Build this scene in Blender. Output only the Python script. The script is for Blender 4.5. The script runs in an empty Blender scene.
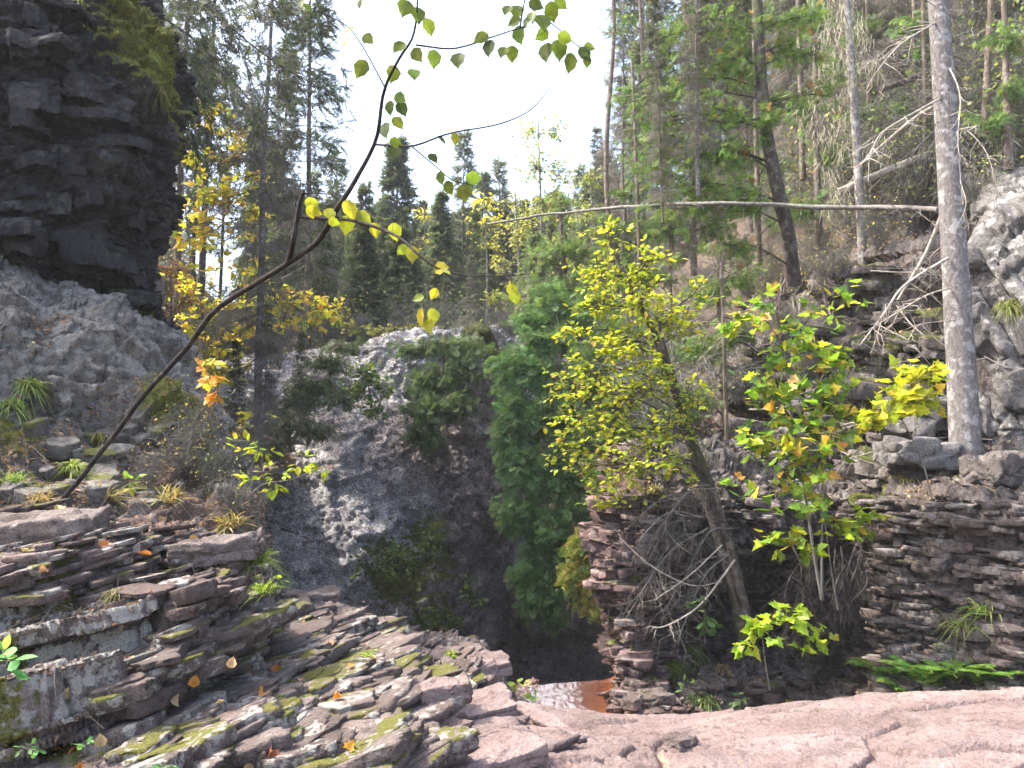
import bpy, math, random
import numpy as np
from mathutils import Vector
from mathutils.bvhtree import BVHTree

RNG = np.random.default_rng(7)
random.seed(7)
SC = bpy.context.scene
COL = SC.collection
F32 = np.float32

# ------------------------------------------------------------------ camera geometry
CAM = np.array([0.0, 0.0, 1.6])
PITCH = math.radians(5.0)
HFOV = math.radians(67.0)
FPX = 512 / math.tan(HFOV / 2)
FWD = np.array([0, math.cos(PITCH), math.sin(PITCH)])
UP = np.array([0, -math.sin(PITCH), math.cos(PITCH)])


def ray(px, py):
    d = np.array([1.0, 0, 0]) * ((px - 512) / FPX) + UP * ((384 - py) / FPX) + FWD
    return d / np.linalg.norm(d)


def at(px, py, Y):
    """world point seen in direction (px, py) at Y metres in front of the viewpoint"""
    d = ray(px, py)
    return CAM + d * (Y / d[1])


def unit(v):
    v = np.asarray(v, float)
    return v / np.maximum(np.linalg.norm(v, axis=-1, keepdims=True), 1e-9)


# ------------------------------------------------------------------ noise (numpy)
_perm = np.random.default_rng(3).permutation(512).astype(np.int64)
PERM = np.concatenate([_perm, _perm])
_g = np.random.default_rng(4).normal(size=(512, 3))
GRAD = (_g / np.linalg.norm(_g, axis=1, keepdims=True))


def hsh(*ks):
    h = np.zeros(np.broadcast(*ks).shape, np.int64) + 17
    for k in ks:
        h = PERM[(h + np.asarray(k, np.int64)) & 511]
    return h


def h01(*ks):
    return hsh(*ks) / 511.0


def perlin(p):
    p = np.asarray(p, float)
    i = np.floor(p).astype(np.int64)
    f = p - i
    u = f * f * f * (f * (f * 6 - 15) + 10)
    out = np.zeros(p.shape[:-1])
    for dx in (0, 1):
        wx = u[..., 0] if dx else 1 - u[..., 0]
        for dy in (0, 1):
            wy = u[..., 1] if dy else 1 - u[..., 1]
            for dz in (0, 1):
                wz = u[..., 2] if dz else 1 - u[..., 2]
                g = GRAD[hsh(i[..., 0] + dx, i[..., 1] + dy, i[..., 2] + dz)]
                d = g[..., 0] * (f[..., 0] - dx) + g[..., 1] * (f[..., 1] - dy) + g[..., 2] * (f[..., 2] - dz)
                out += wx * wy * wz * d
    return out * 1.5


def fbm(p, oct=4, gain=0.5, lac=2.03):
    a, s, o = 1.0, 0.0, np.zeros(np.asarray(p).shape[:-1])
    q = np.asarray(p, float)
    for k in range(oct):
        o = o + a * perlin(q + 13.7 * k)
        s += a
        a *= gain
        q = q * lac
    return o / s


def ridged(p, oct=4):
    a, s, o = 1.0, 0.0, np.zeros(np.asarray(p).shape[:-1])
    q = np.asarray(p, float)
    for k in range(oct):
        o = o + a * (1 - 2.2 * np.abs(perlin(q + 7.1 * k)))
        s += a
        a *= 0.55
        q = q * 2.1
    return o / s


def worley(p):
    """F1, F2, cell id of jittered cells"""
    p = np.asarray(p, float)
    i = np.floor(p).astype(np.int64)
    f1 = np.full(p.shape[:-1], 9.0)
    f2 = np.full(p.shape[:-1], 9.0)
    cid = np.zeros(p.shape[:-1], np.int64)
    for dx in (-1, 0, 1):
        for dy in (-1, 0, 1):
            for dz in (-1, 0, 1):
                c = i + np.array([dx, dy, dz])
                h = hsh(c[..., 0], c[..., 1], c[..., 2])
                off = np.stack([h01(h, 1), h01(h, 2), h01(h, 3)], -1)
                d = np.linalg.norm(c + off - p, axis=-1)
                n = d < f1
                f2 = np.where(n, f1, np.minimum(f2, d))
                cid = np.where(n, h, cid)
                f1 = np.where(n, d, f1)
    return f1, f2, cid


def facets(p, seed=0):
    """angular chips: every jittered cell is a tilted plane -> height, edge distance, tone"""
    p = np.asarray(p, float) + seed * 5.3
    i = np.floor(p).astype(np.int64)
    f1 = np.full(p.shape[:-1], 9.0)
    f2 = np.full(p.shape[:-1], 9.0)
    vec = np.zeros(p.shape)
    cid = np.zeros(p.shape[:-1], np.int64)
    for dx in (-1, 0, 1):
        for dy in (-1, 0, 1):
            for dz in (-1, 0, 1):
                c = i + np.array([dx, dy, dz])
                h = hsh(c[..., 0], c[..., 1], c[..., 2], seed)
                off = np.stack([h01(h, 1), h01(h, 2), h01(h, 3)], -1)
                v = p - c - off
                d = np.linalg.norm(v, axis=-1)
                n = d < f1
                f2 = np.where(n, f1, np.minimum(f2, d))
                cid = np.where(n, h, cid)
                vec = np.where(n[..., None], v, vec)
                f1 = np.where(n, d, f1)
    g = GRAD[cid]
    hgt = np.sum(vec * g, -1) + 0.9 * (h01(cid, 5) - 0.5)
    return hgt, f2 - f1, h01(cid, 8)


def chips(P, A, f, seed, warp=0.35, sq=(1, 1, 1)):
    """facets of size 1/f metres and depth A metres, squashed by sq"""
    q = P * f * np.asarray(sq)
    q = q + warp * np.stack([fbm(q * 0.8 + 5 + seed, 2), fbm(q * 0.8 + 9 + seed, 2), fbm(q * 0.8 + 2 + seed, 2)], -1)
    h, e, t = facets(q, seed)
    return A * h - 0.35 * A * (1 - sstep(0, 0.1, e)) * (t > 0.35), 0.8 + 0.4 * t


def sstep(a, b, x):
    t = np.clip((x - a) / (b - a), 0, 1)
    return t * t * (3 - 2 * t)


# ------------------------------------------------------------------ mesh builder
class MB:
    def __init__(self):
        self.v, self.l, self.c, self.t, self.n = [], [], [], [], 0

    def add(self, verts, faces, tint=(1, 1, 1)):
        """verts (n,3); faces (m,k) array; tint (3,) or (n,3)"""
        verts = np.asarray(verts, float).reshape(-1, 3)
        faces = np.asarray(faces, np.int64)
        self.v.append(verts)
        self.l.append((faces + self.n).ravel())
        self.c.append(np.full(len(faces), faces.shape[1]))
        self.t.append(np.broadcast_to(np.asarray(tint, float), (len(verts), 3)))
        self.n += len(verts)

    def segs(self, p0, p1, r0, r1, tint=(1, 1, 1), sides=3):
        """many tapered straight prisms at once"""
        p0, p1 = np.asarray(p0, float).reshape(-1, 3), np.asarray(p1, float).reshape(-1, 3)
        N = len(p0)
        if N == 0:
            return
        r0 = np.broadcast_to(np.asarray(r0, float), (N,))
        r1 = np.broadcast_to(np.asarray(r1, float), (N,))
        d = unit(p1 - p0)
        ref = np.where(np.abs(d[:, 2:3]) > 0.9, np.array([[1.0, 0, 0]]), np.array([[0, 0, 1.0]]))
        a = unit(np.cross(d, ref))
        b = np.cross(d, a)
        ang = np.arange(sides) * 2 * math.pi / sides
        ring = a[:, None] * np.cos(ang)[None, :, None] + b[:, None] * np.sin(ang)[None, :, None]
        A = p0[:, None] + ring * r0[:, None, None]
        B = p1[:, None] + ring * r1[:, None, None]
        V = np.concatenate([A, B], 1).reshape(-1, 3)
        k = np.arange(sides)
        q = np.stack([k, (k + 1) % sides, (k + 1) % sides + sides, k + sides], 1)
        Fc = (q[None] + (np.arange(N) * 2 * sides)[:, None, None]).reshape(-1, 4)
        t = np.asarray(tint, float)
        if t.ndim == 2:
            t = np.repeat(t, 2 * sides, 0)
        self.add(V, Fc, t)

    def tube(self, pts, rad, sides=8, tint=(1, 1, 1), rough=0.0, seed=0):
        pts = np.asarray(pts, float)
        n = len(pts)
        rad = np.broadcast_to(np.asarray(rad, float), (n,))
        d = unit(np.gradient(pts, axis=0))
        ref = np.array([0.31, 0.95, 0.05]) if abs(d[0][2]) > 0.6 else np.array([0.1, 0.1, 1.0])
        a = unit(np.cross(d, ref))
        b = np.cross(d, a)
        ang = np.arange(sides) * 2 * math.pi / sides
        ring = a[:, None] * np.cos(ang)[None, :, None] + b[:, None] * np.sin(ang)[None, :, None]
        R = np.broadcast_to(rad[:, None], (n, sides)).copy()
        if rough:
            P0 = pts[:, None] + ring * rad[:, None, None]
            R *= 1 + rough * fbm(P0 / max(rad.mean(), 1e-3) * 0.9 + seed, 3)
        V = (pts[:, None] + ring * R[..., None]).reshape(-1, 3)
        k = np.arange(sides)
        q = np.stack([k, (k + 1) % sides, (k + 1) % sides + sides, k + sides], 1)
        Fc = (q[None] + (np.arange(n - 1) * sides)[:, None, None]).reshape(-1, 4)
        self.add(V, Fc, tint)
        self.add(np.concatenate([V[:sides], V[-sides:]]), np.array([list(range(sides))[::-1], list(range(sides, 2 * sides))]), tint)

    def cards(self, pos, axis, nrm, size, tv, tf, tint=(1, 1, 1), width=1.0):
        """copies of a small template (x = along axis, y = across, z = normal)"""
        pos = np.asarray(pos, float).reshape(-1, 3)
        N = len(pos)
        if N == 0:
            return
        ax = unit(np.broadcast_to(axis, (N, 3)))
        nr = np.broadcast_to(nrm, (N, 3))
        sd = unit(np.cross(nr, ax))
        nn = np.cross(ax, sd)
        size = np.broadcast_to(np.asarray(size, float), (N,))[:, None, None]
        tv = np.asarray(tv, float)
        w = np.broadcast_to(np.asarray(width, float), (N,))[:, None, None]
        V = pos[:, None] + size * (ax[:, None] * tv[None, :, 0:1] + w * sd[:, None] * tv[None, :, 1:2] + nn[:, None] * tv[None, :, 2:3])
        t = np.asarray(tint, float)
        if t.ndim == 2:
            t = np.repeat(t, len(tv), 0)
        off = np.arange(N) * len(tv)
        for f in tf:
            pass
        # group the faces by their size, in one add each (first add carries the vertices)
        first = True
        base = self.n
        bys = {}
        for f in tf:
            bys.setdefault(len(f), []).append(f)
        for k, fs in bys.items():
            fs = np.asarray(fs)
            Fc = (fs[None] + off[:, None, None]).reshape(-1, k)
            if first:
                self.add(V.reshape(-1, 3), Fc, t)
                first = False
            else:
                self.l.append((Fc + base).ravel())
                self.c.append(np.full(len(Fc), k))

    def mesh(self, name, smooth=False):
        me = bpy.data.meshes.new(name)
        V = np.concatenate(self.v)
        L = np.concatenate(self.l)
        C = np.concatenate(self.c)
        me.vertices.add(len(V))
        me.vertices.foreach_set('co', V.astype(F32).ravel())
        me.loops.add(len(L))
        me.loops.foreach_set('vertex_index', L.astype(np.int32))
        me.polygons.add(len(C))
        st = np.concatenate([[0], np.cumsum(C)[:-1]])
        me.polygons.foreach_set('loop_start', st.astype(np.int32))
        me.polygons.foreach_set('loop_total', C.astype(np.int32))
        T = np.concatenate(self.t)
        at_ = me.attributes.new('tint', 'FLOAT_COLOR', 'POINT')
        at_.data.foreach_set('color', np.concatenate([T, np.ones((len(T), 1))], 1).astype(F32).ravel())
        me.update(calc_edges=True)
        if smooth:
            me.polygons.foreach_set('use_smooth', np.ones(len(C), bool))
        return me

    def build(self, name, mat, parent=None, smooth=False):
        o = bpy.data.objects.new(name, self.mesh(name, smooth))
        o.data.materials.append(mat)
        COL.objects.link(o)
        if parent is not None:
            o.parent = parent
            # geometry is written in world coordinates: keep it there
            o.matrix_parent_inverse = parent.matrix_basis.inverted()
        return o


def tag(o, label, cat, group=None, kind=None):
    o['label'] = label
    o['category'] = cat
    if group:
        o['group'] = group
    if kind:
        o['kind'] = kind
    return o


def empty(name, loc, label, cat, group=None):
    o = bpy.data.objects.new(name, None)
    o.empty_display_size = 0.1
    COL.objects.link(o)
    o.location = [float(c) for c in loc]
    return tag(o, label, cat, group)


def dup(root, loc, rotz=0.0, scale=1.0, label=None, tilt=(0, 0)):
    r = root.copy()
    COL.objects.link(r)
    r.location = [float(c) for c in loc]
    r.rotation_euler = (tilt[0], tilt[1], rotz)
    r.scale = (scale, scale, scale)
    if label:
        r['label'] = label
    for ch in list(root.children):
        c = ch.copy()
        COL.objects.link(c)
        c.parent = r
    return r


def curve(pts, n):
    """Catmull-Rom through pts -> n points"""
    P = np.asarray(pts, float)
    if len(P) == 2:
        t = np.linspace(0, 1, n)[:, None]
        return P[0] * (1 - t) + P[1] * t
    Q = np.concatenate([[2 * P[0] - P[1]], P, [2 * P[-1] - P[-2]]])
    t = np.linspace(0, len(P) - 1 - 1e-6, n)
    i = t.astype(int)
    f = (t - i)[:, None]
    a, b, c, d = Q[i], Q[i + 1], Q[i + 2], Q[i + 3]
    return 0.5 * (2 * b + (c - a) * f + (2 * a - 5 * b + 4 * c - d) * f ** 2 + (3 * b - a - 3 * c + d) * f ** 3)


def bicubic(C, nu, nv):
    """C (rows, cols, 3) control lattice -> (nv, nu, 3), smooth through the points"""
    rows = np.stack([curve(r, nu) for r in C])
    return np.stack([curve(rows[:, k], nv) for k in range(nu)], 1)


# ------------------------------------------------------------------ materials
def mat(name):
    m = bpy.data.materials.new(name)
    m.use_nodes = True
    nt = m.node_tree
    nt.nodes.clear()
    out = nt.nodes.new('ShaderNodeOutputMaterial')
    return m, nt, out


class G:
    """tiny node helper"""
    def __init__(s, nt):
        s.nt = nt

    def n(s, typ, **kw):
        nd = s.nt.nodes.new(typ)
        for k, v in kw.items():
            setattr(nd, k, v)
        return nd

    def set(s, sock, v):
        if isinstance(v, bpy.types.NodeSocket):
            s.nt.links.new(v, sock)
        elif isinstance(v, (tuple, list)) and len(v) == 3 and sock.type == 'RGBA':
            sock.default_value = (*v, 1)
        else:
            sock.default_value = v

    def noise(s, scale, detail=5, rough=0.55, vec=None, dist=0.0):
        nd = s.n('ShaderNodeTexNoise')
        nd.inputs['Scale'].default_value = scale
        nd.inputs['Detail'].default_value = detail
        nd.inputs['Roughness'].default_value = rough
        nd.inputs['Distortion'].default_value = dist
        s.set(nd.inputs['Vector'], vec if vec is not None else s.coord())
        return nd.outputs['Fac']

    def vor(s, scale, feature='F1', vec=None, out='Distance'):
        nd = s.n('ShaderNodeTexVoronoi', feature=feature)
        nd.inputs['Scale'].default_value = scale
        s.set(nd.inputs['Vector'], vec if vec is not None else s.coord())
        return nd.outputs[out]

    def coord(s):
        if not hasattr(s, '_c'):
            s._c = s.n('ShaderNodeTexCoord').outputs['Object']
        return s._c

    def mapping(s, scale, rot=(0, 0, 0)):
        m = s.n('ShaderNodeMapping')
        m.inputs['Scale'].default_value = scale
        m.inputs['Rotation'].default_value = rot
        s.set(m.inputs['Vector'], s.coord())
        return m.outputs['Vector']

    def math(s, op, a, b=0.0, clamp=False):
        nd = s.n('ShaderNodeMath', operation=op, use_clamp=clamp)
        s.set(nd.inputs[0], a)
        s.set(nd.inputs[1], b)
        return nd.outputs[0]

    def ramp(s, fac, a, b, lo=0.0, hi=1.0):
        nd = s.n('ShaderNodeMapRange', interpolation_type='SMOOTHSTEP')
        s.set(nd.inputs['Value'], fac)
        nd.inputs['From Min'].default_value = a
        nd.inputs['From Max'].default_value = b
        nd.inputs['To Min'].default_value = lo
        nd.inputs['To Max'].default_value = hi
        return nd.outputs['Result']

    def mix(s, fac, a, b, mode='MIX'):
        nd = s.n('ShaderNodeMix', data_type='RGBA', blend_type=mode)
        s.set(nd.inputs[0], fac)
        s.set(nd.inputs[6], a)
        s.set(nd.inputs[7], b)
        return nd.outputs[2]

    def attr(s, name, out='Fac'):
        return s.n('ShaderNodeAttribute', attribute_name=name).outputs[out]

    def bump(s, h, strength, dist, prev=None):
        nd = s.n('ShaderNodeBump')
        nd.inputs['Strength'].default_value = strength
        nd.inputs['Distance'].default_value = dist
        s.set(nd.inputs['Height'], h)
        if prev is not None:
            s.set(nd.inputs['Normal'], prev)
        return nd.outputs['Normal']

    def bsdf(s, color, rough=0.9, normal=None, spec=0.2):
        b = s.n('ShaderNodeBsdfPrincipled')
        s.set(b.inputs['Base Color'], color)
        s.set(b.inputs['Roughness'], rough)
        b.inputs['Specular IOR Level'].default_value = spec
        if normal is not None:
            s.set(b.inputs['Normal'], normal)
        return b


def rock_mat(name, c1, c2, c3, lichen, moss, scale=3.0, lich_amt=0.5, soil=(0.06, 0.04, 0.03), spec=0.25, bumps=1.0, grain=0.35):
    """rock of three mixed tones, pale lichen patches (attr lich), moss (attr moss), litter (attr soil)"""
    m, nt, out = mat(name)
    g = G(nt)
    n1 = g.noise(scale, 6, 0.6)
    n2 = g.noise(scale * 5.3, 6, 0.65)
    n3 = g.noise(scale * 27, 4, 0.6)
    n4 = g.noise(scale * 90, 3, 0.6)
    col = g.mix(g.ramp(n1, 0.36, 0.64), c1, c2)
    col = g.mix(g.ramp(n2, 0.5, 0.7), col, c3)
    # mineral grain
    gr = g.ramp(n3, 0.3, 0.7, 1 - grain, 1 + grain)
    gr2 = g.ramp(n4, 0.3, 0.7, 1 - grain, 1 + grain)
    gg = g.math('MULTIPLY', gr, gr2)
    cc = g.n('ShaderNodeCombineColor')
    for k in range(3):
        g.set(cc.inputs[k], gg)
    col = g.mix(1.0, col, cc.outputs[0], 'MULTIPLY')
    # block to block tone, stored on the surface
    col = g.mix(1.0, col, g.attr('tint', 'Color'), 'MULTIPLY')
    # lichen: roundish crusts
    lv = g.vor(scale * 3.2, vec=g.n('ShaderNodeVectorMath', operation='ADD').outputs[0] if False else None)
    lw = g.math('ADD', g.math('MULTIPLY', lv, 0.6), g.math('ADD', g.math('MULTIPLY', g.math('SUBTRACT', n2, 0.5), 1.5), g.math('MULTIPLY', g.math('SUBTRACT', n1, 0.5), -1.3)))
    l1 = g.ramp(g.math('ADD', lw, g.math('MULTIPLY', g.attr('lich'), -1.0)), -0.12, 0.02, 1.0, 0.0)
    l2 = g.ramp(n3, 0.34, 0.52, 0.35, 1.0)
    col = g.mix(g.math('MULTIPLY', g.math('MULTIPLY', l1, l2), lich_amt), col, lichen)
    # litter and soil
    sm = g.ramp(g.math('ADD', g.attr('soil'), g.math('MULTIPLY', g.math('SUBTRACT', n2, 0.5), 1.2)), 0.4, 0.62)
    scol = g.mix(g.ramp(n3, 0.35, 0.65), soil, (soil[0] * 2.6, soil[1] * 2.4, soil[2] * 2.3))
    col = g.mix(sm, col, scol)
    # moss
    mm = g.ramp(g.math('ADD', g.attr('moss'), g.math('MULTIPLY', g.math('SUBTRACT', n2, 0.5), 1.5)), 0.42, 0.62)
    mc = g.mix(g.ramp(n3, 0.3, 0.7), moss, (moss[0] * 0.35, moss[1] * 0.42, moss[2] * 0.5))
    col = g.mix(mm, col, mc)
    h = g.math('ADD', g.math('MULTIPLY', n2, 1.0), g.math('MULTIPLY', n3, 0.45))
    h = g.math('ADD', h, g.math('MULTIPLY', n4, 0.18))
    nb = g.bump(h, 0.75 * bumps, 0.05 / max(scale / 3, 0.3))
    b = g.bsdf(col, 0.85, nb, spec)
    nt.links.new(b.outputs[0], out.inputs[0])
    return m


def leaf_mat(name, trans=0.5, rough=0.45, spec=0.35, gain=1.0, vein=True):
    """tint attribute = leaf colour; thin leaves let light through"""
    m, nt, out = mat(name)
    g = G(nt)
    c = g.attr('tint', 'Color')
    n = g.noise(23, 3, 0.6)
    oi = g.n('ShaderNodeObjectInfo').outputs['Random']
    hs = g.n('ShaderNodeHueSaturation')
    g.set(hs.inputs['Color'], c)
    g.set(hs.inputs['Value'], g.math('MULTIPLY', g.ramp(n, 0.3, 0.7, 0.75 * gain, 1.25 * gain), g.ramp(oi, 0, 1, 0.82, 1.18)))
    g.set(hs.inputs['Hue'], g.ramp(oi, 0, 1, 0.49, 0.51))
    col = hs.outputs[0]
    b = g.bsdf(col, rough, None, spec)
    t = g.n('ShaderNodeBsdfTranslucent')
    tc = g.mix(1.0, col, (1.25, 1.25, 0.75), 'MULTIPLY')
    g.set(t.inputs['Color'], tc)
    mx = g.n('ShaderNodeMixShader')
    mx.inputs[0].default_value = trans
    nt.links.new(b.outputs[0], mx.inputs[1])
    nt.links.new(t.outputs[0], mx.inputs[2])
    nt.links.new(mx.outputs[0], out.inputs[0])
    return m


def bark_mat(name, c1, c2, lich=(0.45, 0.45, 0.42), lamt=0.3, scale=(14, 14, 3.5), moss=0.0):
    m, nt, out = mat(name)
    g = G(nt)
    v = g.mapping(scale)
    n1 = g.noise(1.0, 6, 0.65, v, 0.4)
    n2 = g.noise(3.1, 5, 0.7, v)
    n3 = g.noise(1.7, 5, 0.6)
    n4 = g.noise(9, 5, 0.6)
    col = g.mix(g.ramp(n1, 0.35, 0.65), c1, c2)
    col = g.mix(g.math('MULTIPLY', g.ramp(n4, 0.52, 0.6), lamt), col, lich)
    if moss:
        col = g.mix(g.math('MULTIPLY', g.ramp(n3, 0.48, 0.6), moss), col, (0.05, 0.07, 0.015))
    col = g.mix(1.0, col, g.attr('tint', 'Color'), 'MULTIPLY')
    h = g.math('ADD', n1, g.math('MULTIPLY', n2, 0.5))
    b = g.bsdf(col, 0.9, g.bump(h, 0.9, 0.03), 0.15)
    nt.links.new(b.outputs[0], out.inputs[0])
    return m
# ------------------------------------------------------------------ rock and ground sheets
TERRAIN = []          # (BVH, name)
SHEETS = {}


def strata(P, n, a, tmin, tmax, seed, A, bw, warp=0.08, saw=0.0, crack=0.6, edge=0.13, pw=1.8):
    n, a = unit(n), unit(a)
    b = np.cross(n, a)
    w = P @ n + warp * fbm(P * 0.6 + seed, 3) + 0.25 * tmin * fbm(P * 4 + seed, 2)
    w0 = w.min() - 0.01
    r = np.random.default_rng(seed)
    th = tmin + (tmax - tmin) * r.random(int((w.max() - w0) / tmin) + 4) ** pw
    e = w0 + np.concatenate([[0], np.cumsum(th)])
    k = np.clip(np.searchsorted(e, w, side='right') - 1, 0, len(th) - 1)
    fr = (w - e[k]) / th[k]
    bwk = bw[0] + (bw[1] - bw[0]) * h01(k, seed + 5)
    wob = 0.3 * fbm(P * 1.7 + seed, 3)
    s = (P @ a + wob) / bwk + 9 * h01(k, seed + 6)
    q = (P @ b + wob) / (bwk * 1.6) + 9 * h01(k, seed + 7)
    i, j = np.floor(s).astype(int), np.floor(q).astype(int)
    fs = np.minimum(s - i, 1 - s + i)
    fq = np.minimum(q - j, 1 - q + j)
    hb = h01(k, i, j, seed)
    d = A * (0.55 * (h01(k, seed) - 0.5) + 1.25 * (hb - 0.5))
    gap = 1 - sstep(0, edge, fr) * sstep(0, edge, 1 - fr)
    dk = crack * A * (0.12 + 1.1 * h01(k, seed + 9) ** 2.5)
    jg = 1 - sstep(0, 0.07, np.minimum(fs, fq))
    d = d - dk * gap - 0.45 * crack * A * jg * h01(k, i, seed + 3)
    d = d + saw * th[k] * fr
    tone = 0.78 + 0.44 * hb
    # step: points slide along the bed normal so that each bed gets a tread and a riser
    tz = (sstep(0.40, 0.60, fr + 0.25 * (hb - 0.5)) - fr) * th[k] + 0.55 * th[k] * (hb - 0.5)
    return d, tone, fr, tz


def flat(N, n):
    """outward direction kept inside the bedding plane"""
    n = unit(n)
    return N - (N @ n)[..., None] * n


def spots(P, lst):
    """soft field around listed (px, py, Y, radius, strength) places on a surface"""
    o = np.zeros(P.shape[:-1])
    for px, py, Y, r, s in lst:
        d = np.linalg.norm(P - at(px, py, Y), axis=-1) / r
        o = np.maximum(o, s * np.exp(-d * d * 1.2))
    return o


def sheet(name, ctrl, nu, nv, fn, m, label=None, cat='rock', kind='structure', smooth=False, world=False):
    C = np.asarray(ctrl, float)
    if not world:
        C = np.array([[at(*c) for c in row] for row in C])
    P = bicubic(C, nu, nv)
    du = np.gradient(P, axis=1)
    dv = np.gradient(P, axis=0)
    N = unit(np.cross(du, dv))
    if np.median(np.sum(N * (CAM - P), -1)) < 0:
        N = -N
    # blur the normals a little so that folds of the lattice stay calm
    for _ in range(3):
        N[1:-1] = (N[:-2] + N[1:-1] * 2 + N[2:]) / 4
        N[:, 1:-1] = (N[:, :-2] + N[:, 1:-1] * 2 + N[:, 2:]) / 4
    N = unit(N)
    D, at_ = fn(P, N)
    if D.ndim == 2:
        D = D[..., None] * N
    Q = P + D
    V = Q.reshape(-1, 3)
    I = np.arange(nu * nv).reshape(nv, nu)
    Fc = np.stack([I[:-1, :-1], I[1:, :-1], I[1:, 1:], I[:-1, 1:]], -1).reshape(-1, 4)
    mb = MB()
    t = at_.get('tint')
    t = np.ones((nv, nu, 3)) if t is None else (np.repeat(t[..., None], 3, -1) if t.ndim == 2 else t)
    mb.add(V, Fc, t.reshape(-1, 3))
    me = mb.mesh(name, smooth)
    # slope after displacement, for moss and litter
    du, dv = np.gradient(Q, axis=1), np.gradient(Q, axis=0)
    NZ = unit(np.cross(du, dv))
    NZ = NZ * np.sign(np.sum(NZ * N, -1, keepdims=True) + 1e-9)
    up = NZ[..., 2]
    for a in ('lich', 'moss', 'soil'):
        f = at_.get(a)
        if callable(f):
            f = f(up)
        if f is None:
            f = np.full((nv, nu), -2.0)
        d = me.attributes.new(a, 'FLOAT', 'POINT')
        d.data.foreach_set('value', np.broadcast_to(f, (nv, nu)).astype(F32).ravel())
    SHEETS[name] = (Q, NZ, {a: np.broadcast_to(at_[a](up) if callable(at_.get(a)) else (at_[a] if at_.get(a) is not None else np.full((nv, nu), -2.0)), (nv, nu)) for a in ('moss', 'soil')})
    o = bpy.data.objects.new(name, me)
    me.materials.append(m)
    COL.objects.link(o)
    if label:
        tag(o, label, cat, kind=kind)
    else:
        o['kind'] = kind
    TERRAIN.append((BVHTree.FromPolygons(V.tolist(), Fc.tolist()), name))
    return o


def hit(px, py, only=None):
    """where the sight line through (px, py) meets the ground or rock -> point, normal"""
    d = ray(px, py)
    best = None
    for bv, nm in TERRAIN:
        if only and nm not in only:
            continue
        r = bv.ray_cast(Vector(CAM), Vector(d))
        if r[0] is not None and (best is None or r[3] < best[3]):
            best = r
    if best is None:
        return at(px, py, 10), np.array([0, 0, 1.0])
    n = np.array(best[1])
    if n @ d > 0:
        n = -n
    return np.array(best[0]), n


def drop(p):
    """ground straight below p"""
    best = None
    for bv, nm in TERRAIN:
        r = bv.ray_cast(Vector((p[0], p[1], p[2])), Vector((0, 0, -1)))
        if r[0] is not None and (best is None or r[3] < best[3]):
            best = r
    return np.array(best[0]) if best else np.array(p)


M = {}
M['basalt_dark'] = rock_mat('dark_basalt', (0.02448, 0.02326, 0.02387), (0.0459, 0.04346, 0.04284), (0.01224, 0.01163, 0.01224), (0.153, 0.1454, 0.13), (0.17, 0.17, 0.03), 2.2, 0.3)
M['lichen_rock'] = rock_mat('lichen_grey_rock', (0.1213, 0.1079, 0.09228), (0.176, 0.1603, 0.1392), (0.05865, 0.05005, 0.04223), (0.2581, 0.2424, 0.2111), (0.17, 0.165, 0.035), 3.0, 0.6, soil=(0.07, 0.05, 0.04))
M['red_rock'] = rock_mat('reddish_sandstone', (0.1025, 0.07818, 0.06776), (0.1494, 0.1216, 0.1094), (0.04778, 0.03822, 0.03388), (0.3128, 0.2953, 0.2606), (0.14, 0.13, 0.025), 4.0, 0.9, soil=(0.08, 0.05, 0.04))
M['pink_rock'] = rock_mat('pink_sandstone', (0.1742, 0.1258, 0.1148), (0.221, 0.1683, 0.1564), (0.1275, 0.0867, 0.0765), (0.2635, 0.2227, 0.2057), (0.10, 0.09, 0.03), 2.4, 0.3, grain=0.22, soil=(0.2, 0.13, 0.10))
M['basalt_wall'] = rock_mat('grey_basalt_wall', (0.33, 0.3135, 0.319), (0.462, 0.44, 0.44), (0.176, 0.165, 0.165), (0.55, 0.528, 0.506), (0.12, 0.13, 0.03), 1.0, 0.4, grain=0.6, bumps=1.4, soil=(0.07, 0.055, 0.05))
M['bank_rock'] = rock_mat('grey_bank_rock', (0.09274, 0.07741, 0.07096), (0.1532, 0.1338, 0.1234), (0.03629, 0.02984, 0.02742), (0.3226, 0.3024, 0.2742), (0.11, 0.12, 0.025), 3.0, 0.5, soil=(0.05, 0.039, 0.032))
M['cliff_pale'] = rock_mat('pale_cliff_rock', (0.1235, 0.116, 0.1107), (0.1757, 0.1668, 0.1608), (0.05984, 0.05535, 0.05236), (0.493, 0.476, 0.442), (0.13, 0.13, 0.035), 2.4, 0.6)
M['litter'] = rock_mat('forest_litter', (0.105, 0.085, 0.068), (0.17, 0.14, 0.115), (0.055, 0.045, 0.036), (0.3, 0.2, 0.13), (0.09, 0.10, 0.025), 4.0, 0.4, soil=(0.06, 0.042, 0.03))


def knobby(A1, f1, A2, f2, A3, seed, sq=(1, 1, 1.25)):
    def f(P):
        q = P + seed * 3.1
        d = A1 * fbm(q * f1, 3)
        tone = np.ones(P.shape[:-1])
        if A2:
            c, t = chips(P, A2 * 0.62, f2, seed, 0.4, sq)
            c2, t2 = chips(P, A2 * 0.2, f2 * 2.7, seed + 1, 0.5, sq)
            d = d + c + c2
            tone = t * t2
        d = d + A3 * ridged(q * f2 * 2.6, 4)
        return d, tone
    return f


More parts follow.
